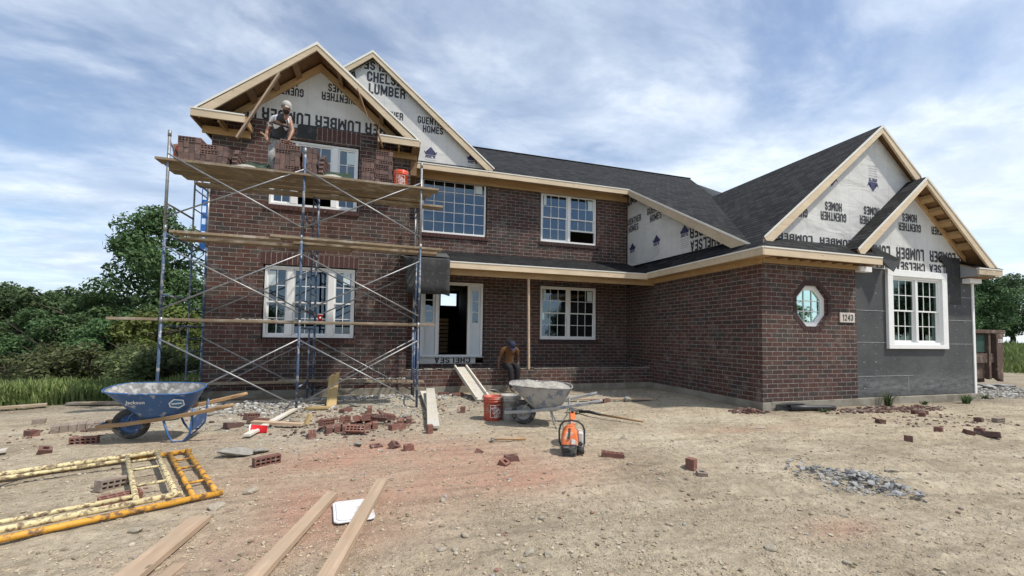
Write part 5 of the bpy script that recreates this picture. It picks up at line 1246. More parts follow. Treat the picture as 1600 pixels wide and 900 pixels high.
# buckets --------------------------------------------------------------
def bucket(name, label, loc, mat, rz=0, logo=True, bail='up', content=None, s=1.0):
    t_ = thing(name, label, 'bucket', loc, (0, 0, rz))
    m_ = MB(); r0, r1, h = .130 * s, .150 * s, .365 * s
    m_.lathe([(0, 0.004), (r0, 0.004), (r0 + .004, .012), (r1 - .006, h * .78), (r1 + .004, h * .785), (r1 + .004, h * .81), (r1 - .003, h * .815), (r1 - .002, h * .88), (r1 + .005, h * .885), (r1 + .005, h * .905), (r1, h * .91), (r1 + .006, h - .012), (r1 + .006, h), (r1 - .004, h), (r1 - .008, h * .8), (r0 - .004, .02), (0, .02)], 32)
    m_.build('body', MT[mat], t_, fix=False)
    if content: 
        m_ = MB(); m_.lathe([(0, h * .62), (r1 * .92, h * .6)], 24); m_.build('contents', MT[content], t_, fix=False)
    a = MB(); pts = []
    for i in range(13):
        an = math.pi * i / 12; px_, pz_ = math.cos(an) * (r1 + .012), math.sin(an) * (r1 * (1.0))
        pts.append((px_, 0.05 if bail == 'up' else -pz_ * .85, h * .86 + (pz_ * .95 if bail == 'up' else -pz_ * .35)))
    a.tube(pts, .0055, 6); a.build('bail_handle', MT['steel_grey'], t_)
    if logo:
        me0 = []
        fr = MB(); sz = .095 * s
        def ring(q0, q1):
            n = 10; vs = []; fs = []
            for s_ in range(4):
                for i in range(n + 1):
                    f_ = i / n; c_ = [(-1, -1), (1, -1), (1, 1), (-1, 1), (-1, -1)]; A, B_ = c_[s_], c_[s_ + 1]
                    for q in (q0, q1): vs.append(((A[0] + (B_[0] - A[0]) * f_) * q, (A[1] + (B_[1] - A[1]) * f_) * q))
            for s_ in range(4):
                for i in range(n): b0 = s_ * (n + 1) * 2 + i * 2; fs.append((b0, b0 + 1, b0 + 3, b0 + 2))
            return vs, fs
        def bend(me_):
            for v in me_.vertices:
                xx, zz = v.co.x, v.co.y + h * .42; rr = r0 + (r1 - r0) * (zz / h) * 1.0 + .006; an = -math.pi / 2 + xx / rr
                rr += v.co.z * .15; v.co = (rr * math.cos(an), rr * math.sin(an), zz)
        vs, fs = ring(sz, sz * .93); me_ = bpy.data.meshes.new('frame'); me_.from_pydata([(a_, b_, 0) for a_, b_ in vs], [], fs); bend(me_); link_mesh('printed_square', me_, MT['white_print'], t_)
        me_ = letters('THE\nHOME\nDEPOT', .17)
        for v in me_.vertices: v.co = ((v.co.x - 1.6) * .045 * s, (v.co.y + .66) * .050 * s, v.co.z)
        an = R(38)
        for v in me_.vertices: x, y_ = v.co.x, v.co.y; v.co = (x * math.cos(an) - y_ * math.sin(an), x * math.sin(an) + y_ * math.cos(an), v.co.z)
        bend(me_); link_mesh('printed_lettering', me_, MT['white_print'], t_)
    return t_
bucket('bucket', 'faded red bucket with white square logo on the dirt left of the grey wheelbarrow', (1.72, 6.78, gh(1.72, 6.78) - .005), 'red_dull', R(8), True, 'up', s=1.08)
bucket('bucket', 'grey mortar caked bucket behind the wheel of the grey wheelbarrow', (2.02, 6.74, gh(2.02, 6.74) - .005), 'greyplastic', R(0), False, 'down', 'mortar', s=1.12)
bucket('bucket', 'bright orange bucket with white logo at the right end of the top deck', (0.185, 8.42, DK), 'orange', R(-5), True, 'down', s=.92)
bucket('bucket', 'red bucket with raised handle at the left end of the top deck', (-3.57, 8.76, DK), 'red_dull', R(90), False, 'up', s=1.15)
# cups
def cup(label, loc, rot, s=1.0):
    t_ = thing('paper_cup', label, 'cup', loc, rot)
    m_ = MB(); m_.lathe([(0, .004), (.036, .004), (.037, 0), (.052, .148), (.0545, .15), (.053, .154), (.050, .150), (.034, .01)], 24); m_.build('cup', MT['cup_red'], t_, fix=False)
    m_ = MB(); m_.lathe([(.0525, .143), (.0565, .145), (.0565, .155), (.052, .158)], 24); m_.build('rim', MT['white_print'], t_, fix=False)
    vs = []; 
    for i in range(16): a = 2 * math.pi * i / 16; vs.append((.018 * math.cos(a), .02 * math.sin(a) + .08))
    m_ = MB(); m_.add([((.0385 + .015 * z / .15 + .0015) * math.cos(-math.pi / 2 + x / .045), (.0385 + .015 * z / .15 + .0015) * math.sin(-math.pi / 2 + x / .045), z) for x, z in vs], [tuple(range(16))]); m_.build('round_mark', MT['white_print'], t_)
    t_.scale = (s, s, s); return t_
cup('red paper cup standing on the lowest scaffold plank', (-1.18, 8.30, 1.61), (0, 0, R(10)), .85)
cup('red paper cup with white round mark lying on the dirt left of the brick pile', (-1.57, 6.60, gh(-1.57, 6.6) + .05), (0, R(-88), R(8)), 1.35)
# green mortar boards on the deck
for (x, y, l, tz) in ((-2.50, 8.36, 'dark green mortar board on the deck left of the worker', -.03), (-1.06, 8.36, 'dark green mortar board on the deck behind the middle of the right bay', .0)):
    m_ = MB(); m_.add([(-.34, -.13, .0), (.34, -.13, -.0), (.30, .40, 0), (-.30, .40, 0), (-.34, -.13, .03), (.34, -.13, .03), (.30, .40, .03), (-.30, .40, .03)], [(0, 3, 2, 1), (4, 5, 6, 7), (0, 1, 5, 4), (1, 2, 6, 5), (2, 3, 7, 6), (3, 0, 4, 7)])
    t_ = thing('mortar_board', l, 'mortar board', (x, y, DK + .03), (R(33), 0, tz)); m_.build('board', MT['mboard'], t_, .006)
    m_ = MB(); m_.lathe([(0, .07), (.10, .055), (.17, .031)], 14); m_.build('mortar_pat', MT['mortar'], t_)
# long blue spirit level leaning by the corner
t_ = thing('spirit_level', 'long bright blue spirit level leaning against the rear scaffold post at the house corner', 'spirit level', (-3.60, 9.74, 3.05))
m_ = MB(); 
for x in (-.045, .037): m_.box(x, x + .008, -.012, .012, 0, 1.35)
for z0, z1 in ((0, .12), (.36, .50), (.62, .74), (.88, 1.0), (1.24, 1.35)): m_.box(-.037, .037, -.008, .008, z0, z1)
m_.build('level_body', MT['level'], t_)
for z in (.2, .68, 1.1):
    m_ = MB(); m_.tube([(-.02, 0, z), (.02, 0, z)], .012, 8); m_.build('vial', simple('pale_vial', (.6, .7, .5), .2, .05, 5, 0), t_)
# loose boards on the gable and by the scaffold
board('brace_board', 'long thin board nailed slanting from the front gable rake down past the wall', 'board', (-2.26, 9.46, 6.75), (-2.98, 9.46, 5.28), .085, .035, 'lumber', roll=0)
m_ = MB(); m_.tube([(-.76, 9.46, 6.74), (-.52, 9.4, 6.1), (-.30, 9.36, 5.80)], .011, 6); m_.tube([(-.30, 9.36, 5.80), (-.20, 9.38, 5.45)], .022, 6)
tag(m_.build('hanging_stick', MT['soffit_dark']), 'thin dark stick hanging from the right rake of the front gable', 'stick')
w = MB(); w.slab([(-1.10, 9.12, .52), (-1.03, 9.12, .575), (-1.0, 9.12, .54), (-.95, 9.12, .60), (-.90, 9.12, .62), (-.895, 8.62, -.02), (-1.07, 8.62, -.02)], (0, .04, 0)); tag(w.build('leaning_board', MT['lumber_yellow'], None, .003), 'yellow pine board with a notched top leaning against the low plank', 'board')
board('offcut_board', 'short yellow board lying on the dirt below the leaning notched board', 'board', (-1.38, 8.30, gh(-1.3, 8.3) + .02), (-.98, 8.22, gh(-1, 8.2) + .02), .1, .04, 'lumber_yellow')
board('slatted_board', 'narrow board with a row of brick chips running from scaffold foot to the cup', 'board', (-1.50, 8.45, gh(-1.5, 8.4) + .02), (-1.72, 6.25, gh(-1.7, 6.2) + .03), .09, .035, 'lumber_pale')
board('offcut_board', 'short splintered board lying across the narrow board', 'board', (-1.86, 7.0, gh(-1.8, 7) + .06), (-1.15, 6.80, gh(-1.1, 6.8) + .03), .095, .04, 'lumber')
board('offcut_board', 'stub of wood standing by the end of the splintered board', 'board', (-1.12, 6.92, gh(-1.1, 6.9) + .02), (-1.06, 6.95, gh(-1.1, 6.9) + .16), .09, .04, 'lumber_yellow')
board('pale_board', 'cement white board lying toward the camera right of the scaffold, upper one', 'board', (.93, 9.2, gh(.9, 9.2) + .16), (.68, 6.16, gh(.7, 6.2) + .04), .175, .04, 'lumber_pale')
board('pale_board', 'cement white board under the other one right of the scaffold', 'board', (.82, 9.55, gh(.9, 9.4) + .06), (.80, 7.2, gh(.7, 7.2) + .02), .16, .04, 'lumber_pale')
board('long_board', 'long pale board on the ground in front of the recessed foundation', 'board', (3.35, 8.22, gh(3.4, 8.2) + .03), (5.62, 7.98, gh(5.6, 8) + .03), .12, .04, 'lumber')
board('grey_board', 'grey weathered board at the far left edge of the dirt', 'board', (-8.2, 8.2, gh(-8.2, 8.2) + .02), (-5.72, 9.45, gh(-5.7, 9.4) + .03), .16, .04, 'plank')
board('grey_board', 'grey weathered board on the ground behind the blue wheelbarrow', 'board', (-5.5, 9.62, gh(-5.5, 9.6) + .02), (-4.1, 9.3, gh(-4.1, 9.3) + .03), .16, .04, 'plank')
board('tan_board', 'wide flat tan board running out of the bottom edge at lower left', 'board', (-1.40, 2.05, gh(-1.4, 2.2) + .012), (-1.262, 3.60, gh(-1.2, 3.6) + .012), .135, .04, 'lumber')
board('tan_board', 'left of the two long tan boards at the bottom, its far end chipped', 'board', (-.80, 2.0, gh(-.8, 2.2) + .01), (-.41, 3.86, gh(-.4, 3.85) + .01), .092, .042, 'lumber')
board('tan_board', 'right of the two long tan boards, resting on the white plastic lid', 'board', (-.385, 2.05, gh(-.4, 2.2) + .01), (-.01, 3.90, gh(0, 3.9) + .07), .092, .042, 'lumber')
board('offcut_board', 'small pale board end at the lower left beside the wide board', 'board', (-1.22, 2.55, gh(-1.2, 2.6) + .0), (-1.14, 2.98, gh(-1.1, 3) + .0), .07, .02, 'lumber')
board('offcut_board', 'pale board end at the far left edge among the dusty bricks', 'board', (-4.6, 5.75, gh(-4.4, 5.8) + .01), (-3.98, 6.05, gh(-4, 6) + .03), .12, .03, 'lumber_pale')
# white lid
t_ = thing('plastic_lid', 'white square plastic lid with rounded corners under the right tan board', 'lid', (-.215, 3.50, gh(-.2, 3.5) + .012), (.02, .03, R(8)))
m_ = MB(); P = []
for cx_, cy_, a0 in ((.10, .15, 0), (-.10, .15, 90), (-.10, -.15, 180), (.10, -.15, 270)):
    for i in range(6): a = R(a0 + 18 * i); P.append((cx_ + .045 * math.cos(a), cy_ + .045 * math.sin(a), 0))
m_.slab(P, (0, 0, .012)); m_.slab([(x * .86, y * .9, .0125) for x, y, z in P], (0, 0, .005)); m_.build('lid', MT['foamwhite'], t_, .003)
# plank ramp
t_ = thing('plank_ramp', 'plank ramp with side rails leaning from the dirt up to the door ledge', 'ramp', (1.99, 8.58, 0))
a_, b_ = Vector((-.02, .05, .035)), Vector((-.25, 1.58, .60)); d_ = (b_ - a_).normalized(); side = d_.cross(Vector((0, 0, 1))).normalized(); nn = side.cross(d_)
m_ = MB(); m_.beam(a_, b_, .26, .025); m_.build('deck', MT['lumber_pale'], t_)
for s_ in (-1, 1):
    m_ = MB(); m_.beam(a_ + side * .145 * s_ + nn * .03, b_ + side * .145 * s_ + nn * .03, .035, .085); m_.build('side_rail', MT['lumber_pale'], t_)
# felt sheet over the end of the porch roof
t_ = thing('felt_sheet', 'black roofing felt sheet draped over the left end of the porch roof', 'felt sheet', (.9, 9.6, 2.3))
N_ = 20; vs = []; fs = []
prof = [(0.65, .97), (.40, .93), (.12, .875), (.05, .86), (.035, .80), (.03, .60), (.02, .40), (.01, .2), (-.02, .0)]
for j, (py_, pz_) in enumerate(prof):
    for i in range(N_ + 1):
        u = i / N_; x = -.62 + 1.08 * u + (.10 * (j / 8.0) * (1 - u) * (j > 3)); 
        vs.append((x, py_ + .02 * math.sin(u * 7 + j * .4) * (j > 3) * j / 8 - .01, pz_ + (.03 * u if j > 3 else 0) - (.045 * math.exp(-((u - 1) / .1) ** 2) if j > 6 else 0) + (.06 * math.exp(-((u) / .08) ** 2) if j > 6 else 0)))
for j in range(len(prof) - 1):
    for i in range(N_): a = j * (N_ + 1) + i; fs.append((a, a + 1, a + N_ + 2, a + N_ + 1))
m_ = MB(); m_.add(vs, fs, True); o = m_.build('hanging_sheet', MT['felt'], t_); sm_ = o.modifiers.new('t', 'SOLIDIFY'); sm_.thickness = .006
m_ = MB(); m_.slab([(-.80, .12, .915), (.46, .1, .90), (.46, .7, 1.1), (-.50, .5, 1.02)], (0, 0, .012)); m_.build('top_flap', MT['flash'], t_)
# rolled pipe by the garage corner
t_ = thing('black_drain_pipe', 'black plastic pipe lying on the dirt against the garage wing foundation', 'pipe', (7.95, 6.25, gh(7.9, 6.25) + .05), (0, .0, R(-4)))
m_ = MB(); a = []
for x, y, r in ((-.36, .04, .062), (0, 0, .060), (.5, -.06, .052), (.62, -.07, .040)): a.append((x, y, r))
m_.tube([(x, y, .01) for x, y, r in a], [r for x, y, r in a], 16, caps=False); o = m_.build('pipe', MT['black'], t_); sm_ = o.modifiers.new('t', 'SOLIDIFY'); sm_.thickness = .006
m_ = MB(); m_.slab([(-.60, .10, -.04), (-.30, .13, -.04), (.1, .12, -.02), (.1, .12, .07), (-.25, .13, .10), (-.60, .10, .07)], (0, .012, 0)); m_.build('torn_sheet', MT['felt'], t_)

# ================================================================== WHEELBARROWS
def tray_ring(x0, x1, w0, w1, z0, z1, n=40, e=3.2):
    """rounded outline, nose at x0 (width w0), back at x1 (width w1)"""
    P = []
    for i in range(n):
        a = 2 * math.pi * i / n; c, s_ = math.cos(a), math.sin(a)
        ux = math.copysign(abs(c) ** (2 / e), c); uy = math.copysign(abs(s_) ** (2 / e), s_)
        f_ = (ux + 1) / 2; w_ = w0 + (w1 - w0) * f_
        P.append((x0 + (x1 - x0) * f_, uy * w_ / 2, z0 + (z1 - z0) * f_))
    return P
def wheelbarrow(label, loc, rz, body, inside, rail, leg, load=None, panel=True, roll=0.0):
    t_ = thing('wheelbarrow', label, 'wheelbarrow', loc, (roll, 0, rz))
    outer = [tray_ring(.16, .54, .32, .36, .265, .255), tray_ring(.0, .65, .46, .54, .42, .40), tray_ring(-.23, .76, .60, .70, .655, .62)]
    inner = [tray_ring(.17, .53, .31, .35, .272, .262), tray_ring(.01, .64, .45, .53, .425, .405), tray_ring(-.215, .745, .575, .675, .656, .621)]
    n = 40
    def loft(rings, capb):
        vs = [p for r_ in rings for p in r_]; fs = []
        for j in range(len(rings) - 1):
            for i in range(n): fs.append((j * n + i, j * n + (i + 1) % n, (j + 1) * n + (i + 1) % n, (j + 1) * n + i))
        if capb: fs.append(tuple(reversed(range(n))))
        return vs, fs
    def smooth3(r):
        out = [r[0]]
        for j in range(2):
            a, b_ = r[j], r[j + 1]
            for f_ in (.33, .66): out.append([tuple(a[i][k] + (b_[i][k] - a[i][k]) * f_ + (0.0) for k in range(3)) for i in range(n)])
            out.append(b_)
        return out
    m_ = MB(); m_.add(*loft(smooth3(outer), True), smooth=True); tr = m_.build('tray', MT[body], t_, fix=False)
    m_ = MB(); v_, f_ = loft(smooth3(inner), True); m_.add(v_, [tuple(reversed(q)) for q in f_], smooth=True); m_.build('tray_inside', MT[inside], tr, fix=False)
    m_ = MB(); m_.tube(outer[2], .011, 8, closed=True); m_.build('rim', MT[inside if body != 'barrow_blue' else body], tr)
    if load:
        q = tray_ring(-.19, .725, .55, .65, .648, .612); vs = [(p[0], p[1], p[2] - .012) for p in q]; fs = []
        K = 6
        for k_ in range(1, K):
            f_ = 1 - k_ / K
            vs += [(.27 + (p[0] - .27) * f_, p[1] * f_, p[2] + .02 * (k_ / K) + .09 * (float(vnoise(np.array(p[0] * f_ * 14 + 5), np.array(p[1] * f_ * 14 + 5))) - .45)) for p in q]
        for k_ in range(K - 1):
            for i in range(n): fs.append((k_ * n + i, k_ * n + (i + 1) % n, (k_ + 1) * n + (i + 1) % n, (k_ + 1) * n + i))
        fs.append(tuple((K - 1) * n + i for i in range(n)))
        m_ = MB(); m_.add(vs, fs, True); m_.build('mortar_load', MT['mortar'], tr)
    wh = MB(); R0 = .195
    wh.lathe([(R0 - .075, -.03), (R0 - .055, -.045), (R0 - .02, -.042), (R0 - .004, -.026), (R0, 0), (R0 - .004, .026), (R0 - .02, .042), (R0 - .055, .045), (R0 - .075, .03)], 32)
    for i in range(len(wh.v)): x, y, z = wh.v[i]; wh.v[i] = (x, z, y + R0)
    ty = wh.build('tyre', MT['rubber'], t_)
    m_ = MB(); m_.lathe([(0, -.03), (.03, -.035), (.05, -.012), (.10, -.008), (R0 - .072, -.028), (R0 - .072, .028), (.10, .008), (.05, .012), (.03, .035), (0, .03)], 28)
    for i in range(len(m_.v)): x, y, z = m_.v[i]; m_.v[i] = (x, z, y + R0)
    m_.build('rim_disc', MT[leg], ty)
    for s_ in (-1, 1):
        m_ = MB(); pts = [(-.30, .10, .20), (-.02, .13, .225), (.5, .235, .315), (.9, .285, .40), (1.16, .30, .46)]
        for a_, b_ in zip(pts[:-1], pts[1:]): m_.beam((a_[0], s_ * a_[1], a_[2]), (b_[0] + .004, s_ * b_[1], b_[2] + .002), .036, .046)
        ra = m_.build('rail', MT[rail], t_, .004)
        m_ = MB(); m_.tube([(1.0, s_ * .292, .423), (1.08, s_ * .297, .444), (1.19, s_ * .301, .47)], [.021, .023, .022], 10); m_.build('grip', MT[rail], ra)
        m_ = MB(); m_.tube([(.40, s_ * .21, .33), (.47, s_ * .235, .10), (.52, s_ * .245, .012), (.63, s_ * .25, .012), (.70, s_ * .25, .10), (.74, s_ * .25, .42)], .013, 8)
        m_.build('leg', MT[leg], t_)
        m_ = MB(); m_.tube([(0, s_ * .065, .19), (.02, s_ * .09, .30), (.12, s_ * .12, .42)], .010, 8); m_.build('wheel_bracket', MT[leg], t_)
    if panel:
        m_ = MB(); m_.slab([(.715, -.24, .13), (.715, .24, .13), (.73, .24, .30), (.73, -.24, .30)], (.006, 0, 0)); m_.build('leg_brace_panel', MT[leg], t_)
    m_ = MB(); m_.tube([(.63, -.25, .012), (.63, .25, .012)], .009, 6); m_.tube([(-.285, -.10, .205), (-.285, .10, .205)], .016, 8); m_.tube([(0, -.14, R0), (0, .14, R0)], .01, 8); m_.build('axle_and_crossbar', MT[leg], t_)
    return t_, tr
bw, btr = wheelbarrow('blue steel wheelbarrow, tray spattered with pale mortar, at the left of the dirt', (-3.05, 6.45, gh(-3.05, 6.45) + .02), R(2), 'barrow_blue', 'barrow_in', 'handle', 'barrow_blue', roll=R(6))
gwb, gtr = wheelbarrow('grey mortar caked wheelbarrow full of mortar in front of the seated worker', (2.12, 6.35, gh(2.12, 6.35) - .005), R(-21), 'barrow_grey', 'barrow_in', 'barrow_grey', 'barrow_grey', True, False, roll=R(3))
def barrow_text(tr, body, x, z, size, tilt=-.03, mat='white_print'):
    cu = bpy.data.curves.new('l', 'FONT'); cu.body = body; cu.size = size; cu.offset = .001; cu.resolution_u = 2; cu.shear = .2
    tmp = bpy.data.objects.new('tmp', cu); COL.objects.link(tmp); me = bpy.data.meshes.new_from_object(tmp.evaluated_get(bpy.context.evaluated_depsgraph_get())); bpy.data.objects.remove(tmp)
    def side(xx, zz):     # y of the near side of the tray at local x and height
        f_ = (zz - .41) / .225; w_ = .495 + (.645 - .495) * f_
        return -w_ / 2 * (.96 + .06 * (xx - .1)) - .012
    for v in me.vertices: xx, zz = x + v.co.x, z + v.co.y + v.co.x * tilt; v.co = (xx, side(xx, zz), zz)
    link_mesh('printed_lettering', me, MT[mat], tr); return side
sd_ = barrow_text(btr, 'Jackson', .07, .515, .062)
m_ = MB(); P = [(.50, .53), (.56, .585), (.66, .57), (.665, .50), (.60, .455), (.505, .475)]
m_.add([(x, sd_(x, z) - .004, z - .015) for x, z in P], [tuple(range(6))]); m_.build('hexagonal_sticker', MT['white_print'], btr)
m_ = MB(); P = [(.515, .525), (.565, .57), (.648, .558), (.652, .507), (.60, .472), (.518, .487)]
m_.add([(x, sd_(x, z) - .006, z - .015) for x, z in P], [tuple(range(6))]); m_.build('sticker_centre', simple('sticker_blue', (.03, .16, .33), .5, .1, 5, 0), btr)
m_ = MB(); m_.add([(x, sd_(x, z) - .008, z - .015) for x, z in [(.53, .525), (.64, .535), (.64, .52), (.53, .51)]], [(0, 1, 2, 3)]); m_.build('sticker_stripe', MT['white_print'], btr)

# ================================================================== CUT-OFF SAW
saw_ = t_ = thing('cut_off_saw', 'orange and black petrol cut-off saw standing on the dirt in front of the grey wheelbarrow', 'saw', (2.13, 4.62, gh(2.13, 4.62) - .005), (0, 0, R(-22)))
m_ = MB(); m_.add([(-.105, -.15, .012), (.075, -.15, .012), (.08, .02, .012), (-.105, .02, .012), (-.115, -.12, .155), (.085, -.12, .155), (.085, .03, .155), (-.115, .03, .155)], [(0, 3, 2, 1), (4, 5, 6, 7), (0, 1, 5, 4), (1, 2, 6, 5), (2, 3, 7, 6), (3, 0, 4, 7)])
for z in (.05, .085, .12): m_.box(-.098, .068, -.158, -.135, z, z + .014)
m_.build('rear_housing', MT['rubber'], t_, .012)
m_ = MB()
rings = []
for (z, x0, x1, y0, y1) in ((.152, -.115, .095, -.125, .16), (.22, -.105, .098, -.105, .19), (.29, -.085, .09, -.075, .20), (.335, -.055, .07, -.03, .19), (.35, -.03, .045, .0, .16)):
    rings.append([(x0 + .02, y0, z), (x1 - .02, y0, z), (x1, y0 + .02, z), (x1, y1 - .02, z), (x1 - .02, y1, z), (x0 + .02, y1, z), (x0, y1 - .02, z), (x0, y0 + .02, z)])
vs = [p for r_ in rings for p in r_]; fs = []
for j in range(4):
    for i in range(8): fs.append((j * 8 + i, j * 8 + (i + 1) % 8, (j + 1) * 8 + (i + 1) % 8, (j + 1) * 8 + i))
fs += [tuple(reversed(range(8))), tuple(32 + i for i in range(8))]
m_.add(vs, fs); m_.build('engine_cover', MT['saw_orange'], t_, .006)
m_ = MB(); m_.slab([(-.035, -.112, .225), (-.005, -.112, .225), (.008, -.028, .342), (-.022, -.028, .342)], (0, -.008, .004)); m_.build('cover_stripe', MT['black'], t_)
m_ = MB(); m_.slab([(.01, -.128, .165), (.06, -.128, .165), (.065, -.112, .215), (.015, -.108, .23)], (0, -.006, .002)); m_.build('pale_decal', MT['saw_white'], t_)
m_ = MB(); m_.tube([(-.112, -.02, .12), (-.135, .0, .16), (-.138, .02, .30), (-.12, .03, .37), (-.075, .035, .415), (.02, .04, .43), (.11, .04, .415), (.165, .035, .37), (.185, .03, .31), (.185, .02, .15), (.165, .0, .105), (.12, .0, .095)], .0125, 10); m_.build('front_handle', MT['black'], t_)
m_ = MB(); m_.box(.098, .165, -.06, .17, .11, .30); m_.build('starter_casing', MT['saw_white'], t_, .015)
m_ = MB(); m_.tube([(.09, -.04, .075), (.175, -.04, .075)], .05, 14); m_.tube([(.13, -.07, .16), (.13, -.075, .16)], .03, 14); m_.build('exhaust', MT['rubber'], t_)
m_ = MB(); m_.box(.09, .15, -.07, .05, .012, .06); m_.build('foot', simple('rusty_bracket', (.20, .085, .05), .8, .2, 9, .2), t_, .006)
m_ = MB(); m_.beam((.055, .15, .22), (.055, .50, .25), .045, .08); m_.build('cutting_arm', MT['saw_orange'], t_, .006)
m_ = MB(); vs = []; n = 24
for i in range(n + 1):
    a = R(-15) + R(210) * i / n
    for r_, xx in ((.03, .028), (.205, .022), (.205, .088), (.03, .082)): vs.append((xx, .50 + r_ * math.cos(a), .25 + r_ * math.sin(a)))
fs = []
for i in range(n):
    for k_ in range(4): fs.append((i * 4 + k_, (i + 1) * 4 + k_, (i + 1) * 4 + (k_ + 1) % 4, i * 4 + (k_ + 1) % 4))
fs += [(0, 1, 2, 3), (n * 4 + 3, n * 4 + 2, n * 4 + 1, n * 4)]
m_.add(vs, fs); m_.build('blade_guard', MT['saw_orange'], t_, .004)
m_ = MB(); m_.tube([(.0525, .5, .25), (.0575, .5, .25)], .19, 40); m_.build('blade', MT['steel_grey'], t_)
m_ = MB(); m_.tube([(.055, .46, .445), (.055, .46, .48)], .018, 10); m_.build('guard_knob', MT['black'], t_)
saw_.scale = (.93, .93, .93)
# shovel and hammer
t_ = thing('shovel', 'shovel with black socket and wooden handle lying on the dirt right of the saw', 'shovel', (3.34, 6.86, gh(3.3, 6.8) + .02), (0, 0, math.atan2(-1.07, .59)))
m_ = MB(); m_.tube([(.42, 0, .03), (.9, 0, .03), (1.22, .01, .03)], [.019, .018, .020], 10); m_.build('handle', MT['handle'], t_)
m_ = MB(); m_.tube([(.0, 0, .02), (.2, 0, .045), (.45, 0, .03)], [.024, .028, .022], 10); m_.build('socket', MT['black'], t_)
vs = []; fs = []
for i in range(7):
    f_ = i / 6; w_ = (.10 if f_ < .7 else .10 * (1 - ((f_ - .7) / .3) ** 2) + .004)
    for j in range(5): v_ = j / 4 * 2 - 1; vs.append((.02 - .28 * f_, v_ * w_, .012 + .03 * v_ * v_))
for i in range(6):
    for j in range(4): a = i * 5 + j; fs.append((a, a + 1, a + 6, a + 5))
m_ = MB(); m_.add(vs, fs, True); o = m_.build('blade', MT['rubber'], t_); o.modifiers.new('t', 'SOLIDIFY').thickness = .004
t_ = thing('hammer', 'mason hammer with wooden handle lying on the dirt left of the saw', 'hammer', (1.36, 5.36, gh(1.4, 5.36) + .015), (0, 0, R(-8)))
m_ = MB(); m_.tube([(0, 0, .012), (.25, 0, .014), (.44, 0, .012)], [.011, .014, .019], 8); m_.build('handle', MT['handle'], t_)
m_ = MB(); m_.box(-.018, .018, -.05, .05, 0, .028); m_.build('head', MT['steel_grey'], t_, .004)

# ================================================================== YELLOW FRAMES ON THE GROUND
def yframe(label, o_, rz, z, mat, ln, wd, dx, extra=True):
    t_ = thing('scaffold_section', label, 'scaffold frame', (o_[0], o_[1], z), (0, 0, rz), 'scaffold frames lying in a stack')
    r0 = .0235
    for y in (0, wd):
        m_ = MB(); m_.tube([(.012, y, r0), (-ln, y, r0)], r0, 12); m_.build('leg', MT[mat], t_)
    m_ = MB(); m_.tube([(-.03, 0, r0 + .004), (-.03, wd, r0 + .004)], .0225, 12); m_.build('header', MT[mat], t_)
    m_ = MB(); m_.tube([(-.03 - dx, .012, r0), (-.03 - dx, wd - .012, r0)], .020, 12); m_.build('second_bar', MT[mat], t_)
    for y in (.45, 1.0, 1.35):
        m_ = MB(); m_.tube([(-.03, y, r0), (-.03 - dx, y, r0)], .012, 8); m_.build('spacer_rod', MT[mat], t_)
    if extra:
        for y, s_ in ((0, 1), (wd, -1)):
            m_ = MB(); m_.tube([(-.03 - dx, y + s_ * .17, r0), (-ln, y + s_ * .17, r0)], .017, 10); m_.build('inner_upright', MT[mat], t_)
            for x in (-.95, -1.6, -2.1):
                if x > -ln: m_ = MB(); m_.tube([(x, y, r0), (x - .14, y + s_ * .17, r0)], .013, 8); m_.build('knee_brace', MT[mat], t_)
    return t_
zf = gh(-2.2, 4.6) + .012
az = math.atan2(.515, .857)
yframe('yellow tubular scaffold frame under the cream one lying on the dirt', (-1.30, 4.10), R(28), zf, 'yellow', 2.6, 1.70, .15, False)
yframe('peeling cream painted scaffold frame on top of the yellow one', (-1.55, 4.00), R(28.0), zf + .05, 'cream', 2.3, 1.62, .23, True)

# ================================================================== PEOPLE
def skin(name, V, E_, root, mat, parent=None, sub=2):
    """V: name -> (position, radius or (rx, ry))"""
    ks = list(V); me = bpy.data.meshes.new(name); me.from_pydata([V[k][0] for k in ks], [(ks.index(a), ks.index(b_)) for a, b_ in E_], [])
    o = bpy.data.objects.new(name, me); COL.objects.link(o)
    md = o.modifiers.new('s', 'SKIN'); md.use_smooth_shade = True; md.branch_smoothing = .3
    for i, k in enumerate(ks):
        r_ = V[k][1]; me.skin_vertices[0].data[i].radius = r_ if hasattr(r_, '__len__') else (r_, r_); me.skin_vertices[0].data[i].use_root = (k == root)
    o.modifiers.new('u', 'SUBSURF').levels = sub
    dg = bpy.context.evaluated_depsgraph_get(); dg.update()
    m2 = bpy.data.meshes.new_from_object(o.evaluated_get(dg)); bpy.data.objects.remove(o); bpy.data.meshes.remove(me)
    m2.name = name; m2.materials.clear()
    return link_mesh(name, m2, mat, parent)
def lerp(a, b_, f_): return tuple(a[i] + (b_[i] - a[i]) * f_ for i in range(3))
